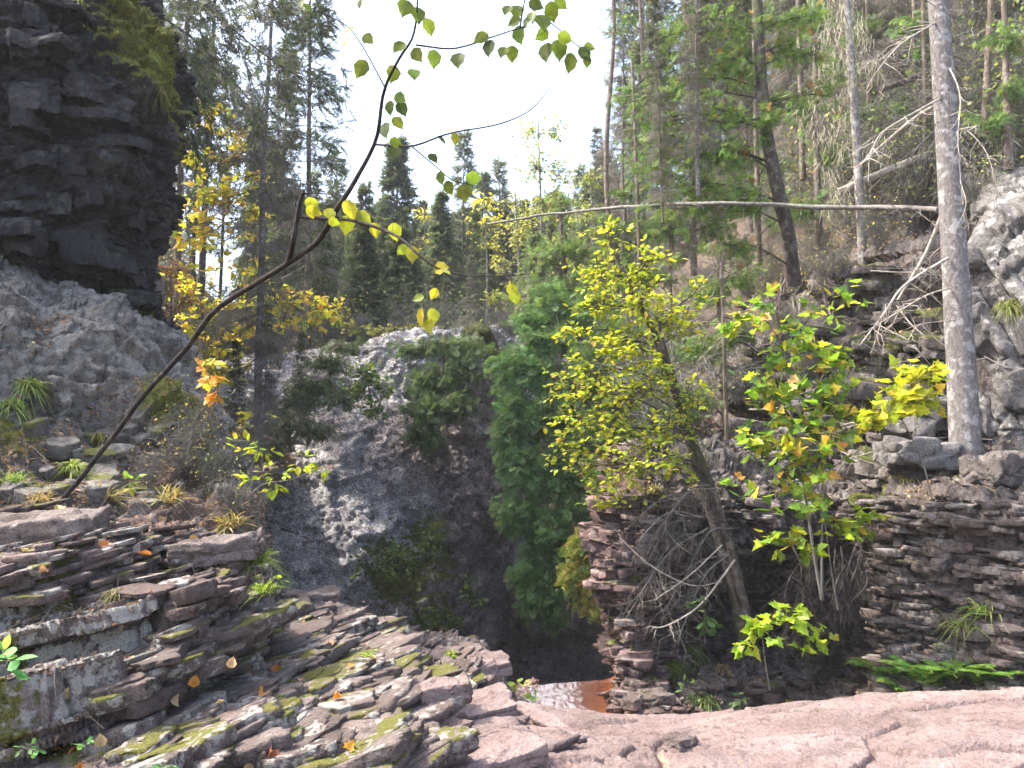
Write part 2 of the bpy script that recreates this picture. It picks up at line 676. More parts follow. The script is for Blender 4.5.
# ---- the dark overhanging cliff, upper left
def overhang_fn(P, N):
    d, t = knobby(0.55, 0.55, 0.26, 2.0, 0.075, 1)(P)
    ds, ts, fr, gap = strata(P, (-0.15, 0.1, 1), (1, 0.3, 0), 0.12, 0.5, 11, 0.15, (0.3, 1.1), 0.3)
    d2, t2 = knobby(0.0, 1, 0.10, 5.0, 0.03, 6)(P)
    moss = spots(CAM + (P - CAM) / 1.2, [(140, 10, 7.6, 0.7, 1.1), (152, 60, 7.7, 0.7, 1.2), (160, 100, 7.9, 0.35, 0.9), (168, 140, 8.0, 0.3, 0.8), (150, 168, 8, 0.15, 0.9), (152, 320, 7.9, 0.25, 0.8), (110, 10, 7.3, 0.5, 0.5)])
    return (d + d2)[..., None] * N + ds[..., None] * flat(N, (-0.15, 0.1, 1)), dict(tint=t * ts, lich=np.full(t.shape, 0.02), moss=lambda up: moss - 0.05 + 0.2 * up)


def row(py, cols, dY=0.0):
    return [(px, py + dp, Y + dY) for px, dp, Y in cols]


ctrl = []
for py, e, dY in ((-50, 60, 7.0), (-56, 70, 4.0), (-60, 95, 2.0), (-42, 108, 0.9), (-10, 122, 0.3), (50, 155, 0.1), (110, 172, 0), (150, 166, 0.05), (190, 170, 0.0), (240, 155, 0.1), (285, 146, 0.25), (330, 166, 0.5), (352, 170, 1.3), (360, 172, 3.0)):
    left = -0.0 if py < 270 else 0
    yy = [(-420, 0, 4.6), (-200, 0, 5.4), (-80, 0, 6.0), (0, 0, 6.4), (60, 0, 6.9), (115, 0, 7.3), (e - 14, 0, 7.65), (e, 0, 8.0), (e - 6, 0, 9.2), (e - 70, 0, 12)]
    r = []
    for px, dp, Y in yy:
        q = py
        if py >= 285:      # the lower lip climbs to the left
            q = py - max(0, 150 - px) * 0.42
        r.append((px + (4 if px > 90 else 0), q - (90 if px < -150 and py < -20 else 0), 1.2 * (Y + dY)))  # left end, out of view, is raised to throw shade on the slabs
    ctrl.append(r)
sheet('overhanging_cliff', ctrl, 320, 420, overhang_fn, M['basalt_dark'], 'dark overhanging cliff with a mossy brow, upper left of the gorge', 'cliff')


# ---- grey lichen covered outcrop under it
def outcrop_fn(P, N):
    d, t = knobby(0.45, 0.7, 0.22, 1.7, 0.035, 2)(P)
    f1, f2_, cid_ = worley(P * 3.4 + 0.5 * np.stack([fbm(P * 3, 2), fbm(P * 3 + 7, 2), fbm(P * 3 + 3, 2)], -1))
    g1, g2_, cid2_ = worley(P * 9 + 0.4 * np.stack([fbm(P * 8, 2), fbm(P * 8 + 7, 2), fbm(P * 8 + 3, 2)], -1))
    d = d + 0.13 * (0.6 - f1) * (0.3 + h01(cid_, 2)) + 0.045 * (0.6 - g1) * (0.3 + h01(cid2_, 2))
    d2, t2 = 0.02 * fbm(P * 14, 3), 0.85 + 0.3 * h01(cid2_, 5)
    moss = spots(P, [(10, 395, 6, 0.6, 1.0), (70, 450, 5.9, 0.45, 1.1), (100, 440, 6.2, 0.4, 1.0), (30, 470, 5.6, 0.4, 1.0), (40, 430, 5.9, 0.4, 0.8), (140, 470, 6.3, 0.4, 0.7), (170, 405, 7.4, 0.35, 1.1), (200, 440, 7.4, 0.25, 0.9), (60, 325, 6.8, 0.25, 0.4), (20, 510, 5.4, .3, .7), (215, 470, 7.2, .25, .6)])
    soil = spots(P, [(190, 470, 7, 0.9, 0.75), (100, 500, 5.8, 0.7, 0.7), (225, 500, 6.8, 0.6, 0.8), (40, 500, 5.4, 0.5, 0.6), (185, 520, 6.4, .6, .8)])
    return d + d2, dict(tint=t * t2, lich=0.28 - 0.5 * soil, moss=lambda up: moss - 0.02 + 0.18 * up, soil=soil)


ctrl = []
for py, e, dY in ((262, 140, 6), (290, 145, 4.5), (318, 150, 2.6), (345, 160, 1.1), (362, 172, 0.8), (400, 198, 0.5), (440, 222, 0.25), (480, 240, 0.0), (515, 252, -0.35), (560, 262, -0.6), (620, 270, -0.8)):
    r = []
    for px, Y in ((-380, 4.2), (-180, 5.0), (-60, 5.5), (0, 5.9), (50, 6.2), (100, 6.5), (e - 22, 7.0), (e, 7.5), (e + 4, 8.6), (e - 40, 11)):
        q = py - (max(0, 150 - px) * 0.46 if py < 340 else max(0, 150 - px) * 0.2 if py < 380 else 0)
        r.append((px, q, Y + dY))
    ctrl.append(r)
sheet('lichen_outcrop', ctrl, 340, 300, outcrop_fn, M['lichen_rock'], 'rough grey lichen covered rock bulging below the overhanging cliff', 'outcrop')


# ---- layered block, lower left
def block_fn(P, N):
    n = (-0.2, -0.03, 1)
    d, t, fr, tz = strata(P, n, (1, 0.25, 0), 0.035, 0.34, 21, 0.15, (0.2, 1.0), 0.06, crack=0.9, pw=2.6)
    d2, t2, fr2, tz2 = strata(P, n, (0.8, -0.5, 0), 0.015, 0.07, 22, 0.022, (0.10, 0.5), 0.04, crack=1.0)
    c1, tc = chips(P, 0.07, 2.6, 23, 0.3, (1, 1, 2.2))
    c2, tc2 = chips(P, 0.022, 8, 24, 0.3, (1, 1, 2.0))
    D = (d + d2)[..., None] * flat(N, n) + (0.5 * c1 + 0.8 * c2 + 0.04 * fbm(P * 1.6, 4) + 0.008 * ridged(P * 13, 3))[..., None] * N + (tz + tz2)[..., None] * unit(n)
    t2 = t2 * tc
    moss = spots(P, [(40, 590, 4.2, 0.24, 1.0), (125, 600, 4.3, 0.2, 1.0), (200, 600, 4.6, 0.15, 0.8), (75, 585, 4.4, 0.15, .7), (10, 650, 3.8, 0.12, 0.7), (8, 500, 5.0, 0.1, 1.1), (150, 570, 4.6, .1, .5), (0, 730, 3.6, .2, .7)])
    face = spots(P, [(40, 650, 3.9, 0.38, 0.5), (110, 650, 4.0, 0.42, 0.62), (150, 690, 4.0, 0.25, 0.4), (170, 650, 4.1, 0.2, 0.4), (30, 690, 3.8, 0.4, 0.3), (5, 600, 3.9, .2, .4)])
    soil = spots(P, [(150, 520, 5.3, 0.5, 0.6), (60, 520, 5.2, 0.4, 0.5), (215, 540, 5.4, 0.3, 0.6)])
    return D, dict(tint=t * t2, lich=face * 1.0 - 0.02, moss=lambda up: moss + 0.02, soil=lambda up: soil - 0.1 + 0.5 * up)


ctrl = [
    [(-420, 480, 6.3), (-150, 485, 6.6), (0, 492, 6.8), (60, 495, 6.9), (130, 500, 7.0), (190, 512, 7.0), (228, 525, 7.0), (250, 545, 7.0), (262, 575, 7.4)],
    [(-420, 510, 5.2), (-150, 512, 5.3), (0, 515, 5.5), (60, 520, 5.5), (130, 525, 5.6), (190, 530, 5.75), (228, 540, 5.9), (249, 560, 6.1), (262, 600, 7.0)],
    [(-420, 560, 4.0), (-150, 565, 4.2), (0, 562, 4.35), (60, 568, 4.4), (130, 566, 4.5), (190, 562, 4.7), (232, 566, 5.0), (251, 582, 5.3), (268, 620, 6.5)],
    [(-420, 600, 3.7), (-150, 600, 3.85), (0, 598, 3.95), (60, 600, 4.0), (130, 600, 4.1), (180, 600, 4.3), (228, 606, 4.7), (250, 612, 5.1), (268, 650, 6.3)],
    [(-420, 660, 3.6), (-150, 660, 3.7), (0, 660, 3.8), (60, 660, 3.85), (130, 658, 3.95), (170, 655, 4.1), (215, 650, 4.6), (245, 645, 5.0), (262, 680, 6.2)],
    [(-420, 720, 3.5), (-150, 720, 3.6), (0, 722, 3.65), (60, 718, 3.75), (120, 712, 3.9), (160, 702, 4.1), (200, 690, 4.5), (235, 680, 4.9), (262, 710, 6.0)],
    [(-420, 800, 3.5), (-150, 800, 3.6), (0, 800, 3.6), (60, 800, 3.7), (120, 790, 3.85), (160, 780, 4.1), (200, 770, 4.5), (235, 760, 4.9), (262, 780, 6.0)],
    [(-420, 900, 3.5), (-150, 900, 3.6), (0, 900, 3.6), (60, 900, 3.7), (120, 900, 3.85), (160, 900, 4.1), (200, 900, 4.5), (235, 900, 4.9), (262, 900, 6.0)],
]
sheet('layered_rock_block', ctrl, 420, 380, block_fn, M['red_rock'], 'reddish layered rock block with white lichen patches, lower left corner', 'rock')


# ---- mossy stepped slabs running from the block to the stream
def slabs_fn(P, N):
    n = (-0.22, -0.06, 1)
    d, t, fr, tz = strata(P, n, (1, 0.5, 0), 0.03, 0.11, 31, 0.07, (0.18, 0.8), 0.04, crack=0.7)
    d2, t2, fr2, tz2 = strata(P, n, (0.7, -0.6, 0), 0.010, 0.035, 32, 0.022, (0.08, 0.4), 0.03, crack=0.9)
    c1, tc = chips(P, 0.075, 2.8, 33, 0.3, (1, 1, 1.8))
    c2, tc2 = chips(P, 0.025, 8, 34, 0.3, (1, 1, 1.6))
    D = (d + d2)[..., None] * flat(N, n) + (0.15 * c1 + 0.35 * c2 + 0.012 * fbm(P * 1.9, 4) + 0.005 * ridged(P * 14, 3))[..., None] * N + (0.7 * tz + 0.3 * tz2)[..., None] * unit(n)
    t2 = t2 * tc
    moss = spots(P, [(215, 690, 4.6, 0.28, 1.0), (110, 735, 3.9, 0.3, 1.0), (170, 720, 4.2, 0.25, 1.0), (290, 650, 5.4, 0.25, 1.0), (300, 690, 4.9, 0.25, 0.8), (380, 650, 5.4, 0.3, 0.8), (355, 680, 5.0, 0.25, 0.8), (400, 710, 4.7, 0.15, 0.9), (250, 720, 4.3, 0.2, .7), (330, 740, 4.0, .25, .6), (200, 765, 3.7, .2, .8)])
    return D, dict(tint=t * t2, lich=np.full(t.shape, 0.0), moss=lambda up: moss * (0.55 + 0.6 * np.clip(up * 1.4, 0, 1)) + 0.14, soil=lambda up: np.full(up.shape, -0.1))


ctrl = [
    [(-60, 640, 6.6), (120, 640, 6.6), (200, 620, 7.4), (250, 606, 8.0), (300, 604, 8.2), (340, 612, 8.0), (385, 632, 7.8), (410, 660, 7.6), (425, 730, 7.4)],
    [(-60, 680, 5.0), (120, 660, 5.2), (200, 625, 6.1), (260, 602, 6.7), (300, 600, 6.9), (335, 606, 6.9), (385, 628, 6.7), (408, 655, 6.5), (424, 730, 6.6)],
    [(-60, 720, 4.2), (120, 690, 4.6), (200, 660, 5.2), (260, 640, 5.7), (310, 632, 5.9), (350, 640, 5.8), (395, 655, 5.7), (416, 680, 5.5), (425, 760, 5.6)],
    [(-60, 745, 3.8), (120, 715, 4.15), (200, 695, 4.5), (260, 680, 4.8), (310, 676, 4.95), (360, 680, 4.9), (400, 690, 4.8), (417, 710, 4.7), (426, 800, 4.8)],
    [(-60, 780, 3.5), (120, 745, 3.75), (200, 728, 3.95), (260, 718, 4.15), (310, 715, 4.25), (360, 718, 4.2), (398, 726, 4.15), (416, 745, 4.1), (424, 840, 4.2)],
    [(-60, 830, 3.2), (120, 790, 3.4), (200, 780, 3.5), (260, 770, 3.65), (310, 765, 3.7), (360, 768, 3.7), (396, 776, 3.65), (415, 790, 3.6), (424, 880, 3.8)],
    [(-60, 960, 2.5), (120, 940, 2.6), (200, 920, 2.7), (260, 910, 2.8), (310, 905, 2.8), (360, 905, 2.8), (396, 910, 2.8), (415, 920, 2.8), (424, 960, 3.0)],
]
sheet('mossy_stepped_slabs', ctrl, 460, 340, slabs_fn, M['red_rock'], 'stepped grey red slabs with moss, between the lichen block and the pink ledge', 'rock')


# ---- rounded ribbed end of the slabs
def dome_fn(P, N):
    n = (-0.3, -0.35, 1)
    d, t, fr, tz = strata(P, n, (1, 0.3, 0), 0.05, 0.12, 41, 0.075, (0.2, 0.9), 0.10, crack=0.8)
    d2, t2, fr2, gap2 = strata(P, n, (0.7, -0.6, 0), 0.02, 0.05, 42, 0.02, (0.1, 0.4), 0.08, crack=0.8)
    c1, tc = chips(P, 0.10, 2.0, 43, 0.3, (1, 1, 1.8))
    c2, tc2 = chips(P, 0.04, 5.5, 44, 0.3, (1, 1, 1.8))
    D = (d + d2)[..., None] * flat(N, n) + (0.6 * c1 + 0.8 * c2 + 0.05 * fbm(P * 1.5, 4))[..., None] * N + 0.8 * tz[..., None] * unit(n)
    t2 = t2 * tc
    return D, dict(tint=t * t2 * 1.05, lich=np.full(t.shape, 0.0))


ctrl = [
    [(340, 690, 10), (380, 660, 9.4), (430, 650, 9.4), (475, 665, 9.4), (505, 690, 9.4), (516, 715, 9.4)],
    [(340, 640, 8.8), (384, 634, 8.3), (430, 640, 8.2), (470, 650, 8.2), (498, 668, 8.3), (512, 710, 8.6)],
    [(340, 648, 7.7), (384, 645, 7.4), (430, 650, 7.3), (468, 658, 7.3), (496, 674, 7.5), (508, 710, 7.9)],
    [(340, 672, 7.1), (384, 668, 6.9), (430, 672, 6.8), (466, 678, 6.8), (492, 690, 7.0), (506, 715, 7.4)],
    [(340, 720, 6.9), (384, 712, 6.7), (430, 708, 6.6), (466, 706, 6.6), (490, 708, 6.8), (504, 730, 7.2)],
    [(340, 790, 6.9), (384, 780, 6.7), (430, 770, 6.6), (466, 765, 6.6), (490, 765, 6.8), (504, 770, 7.2)],
]
sheet('ribbed_rock_dome', ctrl, 220, 170, dome_fn, M['red_rock'], 'rounded ribbed rock end beside the stream lip', 'rock')


# ---- pink sandstone ledge in the foreground
def pink_fn(P, N):
    n = (-0.06, -0.05, 1)
    d, t, fr, tz = strata(P, n, (0.8, 0.6, 0), 0.05, 0.12, 51, 0.06, (0.6, 2.2), 0.07, crack=0.2, edge=0.06)
    # fewer, broader plates towards the right
    k = sstep(3.0, -0.4, P[..., 0])
    DZ = ((0.25 + 0.75 * k) * tz)[..., None] * unit(n) + (d * (0.3 + 0.7 * k))[..., None] * flat(N, n)
    d = np.zeros(d.shape)
    c1, c2, cid = worley(np.stack([P[..., 0] * 0.9 + 0.3 * fbm(P * 1.3, 2), P[..., 1] * 1.7 + 0.3 * fbm(P * 1.1 + 4, 2), P[..., 2] * 0.2], -1))
    crackl = (1 - sstep(0, 0.045, c2 - c1)) * sstep(-0.35, -0.05, fbm(P * 0.9 + 3, 2))
    c3, c4, cid2 = worley(np.stack([P[..., 0] * 2.6 + 0.4 * fbm(P * 2.3, 2), P[..., 1] * 3.2, P[..., 2]], -1))
    pits = np.clip(fbm(P * 7.0, 3) - 0.35, 0, 1)
    d = d + 0.05 * fbm(P * 1.1 + 8, 4) + 0.016 * fbm(P * 5, 4) - 0.06 * crackl - 0.05 * pits + 0.04 * (h01(cid, 3) - 0.5) + 0.006 * ridged(P * 15, 3) - 0.008 * (1 - sstep(0, 0.05, c4 - c3))
    soil = crackl * 0.75 - 0.25 + 0.25 * fbm(P * 2, 3)
    return DZ + d[..., None] * N, dict(tint=(0.9 + 0.2 * h01(cid, 4)) * (0.9 + 0.1 * t) * (1 + 0.35 * np.clip(fbm(P * 0.9 + 20, 4), -0.6, 0.3) - 0.25 * sstep(0.15, 0.4, fbm(P * 2.2 + 31, 3))), lich=np.full(t.shape, -0.06) + 0.25 * fbm(P * 0.8, 2), moss=-0.02 + 0.4 * crackl + 0.4 * fbm(P * 0.7 + 9, 2), soil=soil + 0.15)


ctrl = [
    [(330, 800, 9.2), (410, 790, 9.2), (470, 790, 9.2), (530, 800, 9.0), (640, 800, 8.6), (760, 790, 8.2), (880, 770, 7.6), (1000, 760, 7.2), (1200, 760, 6.6), (1600, 770, 6.0)],
    [(330, 716, 7.8), (410, 702, 7.8), (470, 702, 7.6), (530, 722, 7.2), (640, 740, 6.7), (760, 735, 6.3), (880, 715, 6.1), (1000, 716, 5.9), (1200, 720, 5.5), (1600, 725, 4.9)],
    [(330, 700, 7.2), (410, 690, 7.2), (470, 694, 7.0), (530, 706, 6.5), (640, 718, 6.0), (760, 712, 5.7), (880, 697, 5.5), (1000, 694, 5.3), (1200, 698, 5.0), (1600, 705, 4.4)],
    [(330, 715, 6.2), (410, 705, 6.2), (470, 707, 6.1), (530, 716, 5.7), (640, 726, 5.4), (760, 719, 5.2), (880, 705, 5.1), (1000, 702, 4.9), (1200, 706, 4.7), (1600, 715, 4.1)],
    [(330, 745, 5.0), (410, 735, 5.0), (470, 736, 5.0), (530, 742, 4.8), (640, 745, 4.7), (760, 742, 4.55), (880, 736, 4.5), (1000, 734, 4.3), (1200, 740, 4.1), (1600, 745, 3.6)],
    [(330, 800, 4.05), (410, 790, 4.05), (470, 785, 4.1), (530, 785, 4.05), (640, 785, 4.0), (760, 785, 3.95), (880, 785, 3.9), (1000, 785, 3.8), (1200, 795, 3.5), (1600, 800, 3.1)],
    [(330, 950, 3.0), (410, 950, 3.0), (470, 950, 3.0), (530, 950, 3.0), (640, 950, 3.0), (760, 950, 2.9), (880, 950, 2.9), (1000, 950, 2.8), (1200, 950, 2.6), (1600, 950, 2.3)],
    [(0, 1300, 2.0), (410, 1300, 2.0), (470, 1300, 2.0), (530, 1300, 2.0), (640, 1300, 2.0), (760, 1300, 1.9), (880, 1300, 1.9), (1000, 1300, 1.9), (1200, 1300, 1.8), (1900, 1300, 1.6)],
]
sheet('pink_rock_ledge', ctrl, 640, 330, pink_fn, M['pink_rock'], 'pale pink sandstone ledge across the foreground', 'rock')


# ---- basalt wall closing the gorge
def wall_fn(P, N):
    d, t = knobby(0.8, 0.28, 0.26, 0.9, 0.06, 3)(P)
    d2, t2 = knobby(0.0, 1, 0.09, 3.0, 0.045, 7)(P)
    # long slanting ribs
    r = P @ unit((1, 0.2, 0.32))
    d = d + d2 + 0.16 * ridged(np.stack([r * 0.9, P[..., 1] * 0.1, P[..., 2] * 0.12], -1), 3)
    dark = spots(P, [(470, 440, 17.5, 2.2, 1.0), (500, 520, 17, 2.0, 1.0), (480, 600, 16.5, 2.0, 1.0), (560, 600, 17, 3.5, 1.0), (420, 640, 16, 1.6, 0.8), (540, 660, 17, 3, 1)])  # shade on the right part and the cave, painted into the tint
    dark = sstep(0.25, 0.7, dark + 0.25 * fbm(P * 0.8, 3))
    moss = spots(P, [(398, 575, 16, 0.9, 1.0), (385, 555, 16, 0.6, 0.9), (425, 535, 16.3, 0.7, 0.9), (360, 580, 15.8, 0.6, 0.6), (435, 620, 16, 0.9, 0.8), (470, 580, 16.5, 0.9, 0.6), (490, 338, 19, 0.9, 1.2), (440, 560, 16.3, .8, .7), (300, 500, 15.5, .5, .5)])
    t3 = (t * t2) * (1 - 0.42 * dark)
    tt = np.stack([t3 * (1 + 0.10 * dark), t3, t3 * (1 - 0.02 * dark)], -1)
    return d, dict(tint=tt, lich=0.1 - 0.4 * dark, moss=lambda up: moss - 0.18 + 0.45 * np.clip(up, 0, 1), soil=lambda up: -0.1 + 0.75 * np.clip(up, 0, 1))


ctrl = []
wc = [(60, 14.2), (160, 15.2), (230, 15.8), (290, 16.1), (350, 16.2), (410, 16.2), (455, 16.5), (486, 17.4), (510, 19.0), (560, 19.2), (620, 18.0), (700, 17.0), (820, 16.5)]
for k, (py, dY, m_) in enumerate(((345, 10, 0), (338, 5.0, 0), (334, 2.6, 0), (352, 1.9, 0), (400, 1.4, 0), (460, 0.7, 0), (530, 0.2, 0), (600, -0.2, 0), (650, -0.5, 0), (720, -0.8, 0), (820, -1.0, 0), (950, -1.2, 0))):
    r = []
    for px, Y in wc:
        top = 40 * sstep(400, 250, px) * sstep(520, 330, py) + 14 * sstep(450, 480, px) * 0
        cave = 0.0
        if 490 < px < 680:
            cave = 1.5 * sstep(590, 640, py)
        r.append((px, py + top, Y + dY + cave))
    ctrl.append(r)
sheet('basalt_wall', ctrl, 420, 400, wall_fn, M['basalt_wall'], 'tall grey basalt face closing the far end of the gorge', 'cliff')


# ---- right bank: crumbling pillar, recess and thin bedded wall
def bank_fn(P, N):
    n = (0.05, 0.0, 1)
    wallm = sstep(2.9, 3.6, P[..., 0])
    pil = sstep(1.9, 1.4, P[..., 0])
    d, t, fr, tz = strata(P, n, (1, 0.5, 0), 0.02, 0.15, 61, 0.24, (0.08, 0.5), 0.16, saw=0.0, crack=1.2)
    d2, t2, fr2, gap2 = strata(P, (0.02, -0.1, 1), (0.6, -0.8, 0), 0.018, 0.05, 62, 0.06, (0.05, 0.2), 0.05, crack=0.9)
    d3, t3 = knobby(0.45, 0.8, 0.18, 2.4, 0.06, 4)(P)
    c1, tc = chips(P, 0.06, 6, 63, 0.3, (1, 1, 2.2))
    D = (d + d2)[..., None] * flat(N, n) + (0.7 * c1 + d3 * (1 - 0.45 * wallm))[..., None] * N + 0.9 * tz[..., None] * unit(n)
    moss = spots(P, [(660, 680, 8.5, 0.35, 0.8), (690, 660, 8.7, 0.3, 0.7), (625, 620, 9.0, 0.35, 0.75), (640, 690, 8.6, 0.4, 0.5), (760, 690, 8.8, 0.3, 0.6), (870, 500, 9.2, 0.4, 0.8), (960, 490, 8.4, 0.25, 0.9), (985, 470, 8.5, 0.3, 0.8)])
    soil = spots(P, [(1000, 460, 8.5, 0.7, 0.9), (830, 590, 9.2, 0.7, 1.0), (880, 560, 8.9, 0.5, 0.8), (760, 700, 8.8, 0.6, 0.7), (700, 620, 9.2, 0.7, 0.6), (930, 500, 8.4, 0.5, 0.7), (850, 660, 9, .7, .8)])
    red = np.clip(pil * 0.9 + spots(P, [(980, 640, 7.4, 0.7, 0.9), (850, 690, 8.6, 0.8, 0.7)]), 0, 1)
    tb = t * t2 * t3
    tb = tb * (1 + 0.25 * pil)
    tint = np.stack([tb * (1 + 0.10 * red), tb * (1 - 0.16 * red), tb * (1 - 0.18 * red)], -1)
    return D, dict(tint=tint, lich=0.05 + 0.1 * wallm, moss=lambda up: moss - 0.2 + 0.12 * up, soil=lambda up: soil - 0.15 + 0.25 * np.clip(up, 0, 1))


ctrl = []
bc = [(690, 13.5), (632, 11.0), (612, 9.4), (640, 8.7), (690, 8.8), (740, 9.2), (800, 9.6), (855, 9.4), (893, 8.5), (950, 7.8), (1030, 7.2), (1180, 6.4), (1450, 5.6)]
for py, dY, rec in ((440, 2.6, 0), (470, 1.2, 0), (500, 0.25, 0), (535, 0.15, 0.2), (555, 0.1, 1.2), (585, 0.1, 1.7), (630, 0.1, 1.9), (670, 0.0, 0.8), (700, -0.25, 0), (730, -0.6, 0), (790, -0.9, 0)):
    r = []
    for k, (px, Y) in enumerate(bc):
        q = py
        rc = rec if 690 <= px <= 860 else 0.0
        ex = 0
        if k == 2:
            ex = {440: 14, 470: 8, 500: 2, 535: -4, 555: -2, 585: 2, 630: 12, 670: 16, 700: 18, 730: 22, 790: 22}[py]
        if k >= 9 and py <= 535:        # ledge with the trunk
            q = py + 6
        r.append((px + ex, q, Y + dY + rc))
    ctrl.append(r)
sheet('crumbling_bank', ctrl, 560, 360, bank_fn, M['bank_rock'], 'crumbling thin bedded rock bank on the right side', 'bank')


# ---- steep wooded slope above it
def slope_fn(P, N):
    n = (0.12, -0.1, 1)
    d, t, fr, tz = strata(P, n, (1, 0.4, 0), 0.16, 0.75, 71, 0.5, (0.4, 1.7), 0.3, crack=0.5)
    d2, t2 = knobby(0.5, 0.5, 0.17, 1.5, 0.07, 8)(P)
    far = sstep(13.5, 16, P[..., 1])
    D = (d * (1 - 0.9 * far))[..., None] * flat(N, n) + (d2 * (1 - 0.3 * far))[..., None] * N + (tz * (1 - 0.8 * far))[..., None] * unit(n)
    moss = spots(P, [(850, 330, 11, 1.1, 0.75), (880, 380, 10.5, 1.0, 0.7), (900, 440, 9.8, 0.7, 0.8), (815, 230, 13, 0.9, 0.7), (700, 400, 11.5, 0.9, 0.6), (900, 330, 11, 0.8, 0.7), (860, 270, 12.3, 0.6, 0.7), (960, 150, 15, 1.0, 0.5), (880, 200, 13.5, .7, .7)])
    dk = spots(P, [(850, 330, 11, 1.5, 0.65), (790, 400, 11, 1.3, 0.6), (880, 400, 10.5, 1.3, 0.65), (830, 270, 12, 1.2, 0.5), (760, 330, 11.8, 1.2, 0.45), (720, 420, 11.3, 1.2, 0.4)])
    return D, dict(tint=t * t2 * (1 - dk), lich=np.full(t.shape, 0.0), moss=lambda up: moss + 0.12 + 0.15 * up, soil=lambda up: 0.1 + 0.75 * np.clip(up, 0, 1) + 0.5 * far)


ctrl = []
sc_ = [(520, 19.5, 27, 330), (585, 15.0, 30, 300), (650, 11.6, 33, 235), (720, 10.9, 34, 150), (790, 10.3, 34, 45), (860, 9.8, 33, -70), (940, 9.2, 32, -180), (1040, 8.7, 31, -280), (1200, 8, 29, -350), (1500, 7, 26, -420)]
for k, f in enumerate((0, 0.1, 0.2, 0.3, 0.42, 0.55, 0.7, 0.85, 1.0)):
    r = []
    for px, Y0, Y1, top in sc_:
        py = 540 + (top - 540) * (f ** 0.9)
        Y = Y0 + (Y1 - Y0) * f ** 2.3 + 1.6 * f
        r.append((px, py, Y))
    ctrl.append(r)
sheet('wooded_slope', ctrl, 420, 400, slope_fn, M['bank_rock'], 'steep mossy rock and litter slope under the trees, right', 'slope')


# ---- pale cliff at the right edge
def pale_fn(P, N):
    d, t = knobby(0.3, 0.6, 0.13, 1.5, 0.03, 9, (1.3, 1.3, 0.55))(P)
    ds, ts, fr, gap = strata(P, (0.95, -0.3, 0.35), (0, 0.2, 1), 0.15, 0.5, 81, 0.22, (0.5, 1.6), 0.2, crack=0.6)
    moss = spots(P, [(1015, 305, 9.1, 0.3, 0.9), (1000, 240, 9.3, 0.2, 0.6), (985, 190, 9.8, 0.35, .9)])
    return d + ds, dict(tint=t * ts, lich=np.full(t.shape, 0.15), moss=lambda up: moss - 0.25 + 0.15 * up, soil=lambda up: -0.35 + 0.7 * np.clip(up, 0, 1))


ctrl = []
for py, dY, e in ((172, 3.5, 1000), (178, 1.9, 992), (192, 0.8, 984), (240, 0.3, 972), (310, 0.1, 968), (380, 0.0, 972), (440, 0.0, 978), (500, 0.0, 982), (560, 0.1, 984)):
    ctrl.append([(e + 25, py, 13 + dY), (e + 2, py, 11 + dY), (e, py, 9.7 + dY), (e + 25, py - 4, 9.3 + dY), (1040, py - 10, 8.9 + dY), (1120, py - 30, 8.3 + dY), (1300, py - 60, 7.4 + dY), (1600, py - 90, 6.4 + dY)])
sheet('pale_cliff', ctrl, 170, 300, pale_fn, M['cliff_pale'], 'pale grey vertical cliff face behind the big trunk at the right', 'cliff')


# ---- wooded hillside behind the overhang
def hill_fn(P, N):
    d, t = knobby(0.8, 0.3, 0.35, 0.9, 0.1, 12)(P)
    moss = 0.2 * fbm(P * 0.4, 3)
    return d, dict(tint=t * 1.2, lich=np.full(t.shape, -0.1), moss=moss, soil=lambda up: -0.2 + 0.6 * np.clip(up, 0, 1))


ctrl = []
for f in (0, 0.15, 0.3, 0.5, 0.75, 1.0):
    r = []
    for px, Y0, Y1, p0, p1 in ((-250, 9, 26, 500, 60), (-60, 9.5, 27, 510, 130), (80, 10, 28, 520, 200), (160, 11, 29, 530, 250), (230, 14.6, 30, 520, 300), (300, 17.5, 30, 470, 345), (380, 21, 31, 420, 352)):
        r.append((px, p0 + (p1 - p0) * f ** 0.8, Y0 + (Y1 - Y0) * f ** 1.6))
    ctrl.append(r)
sheet('wooded_hillside', ctrl, 200, 200, hill_fn, M['litter'], 'brown leaf littered hillside behind the overhanging cliff', 'hillside')


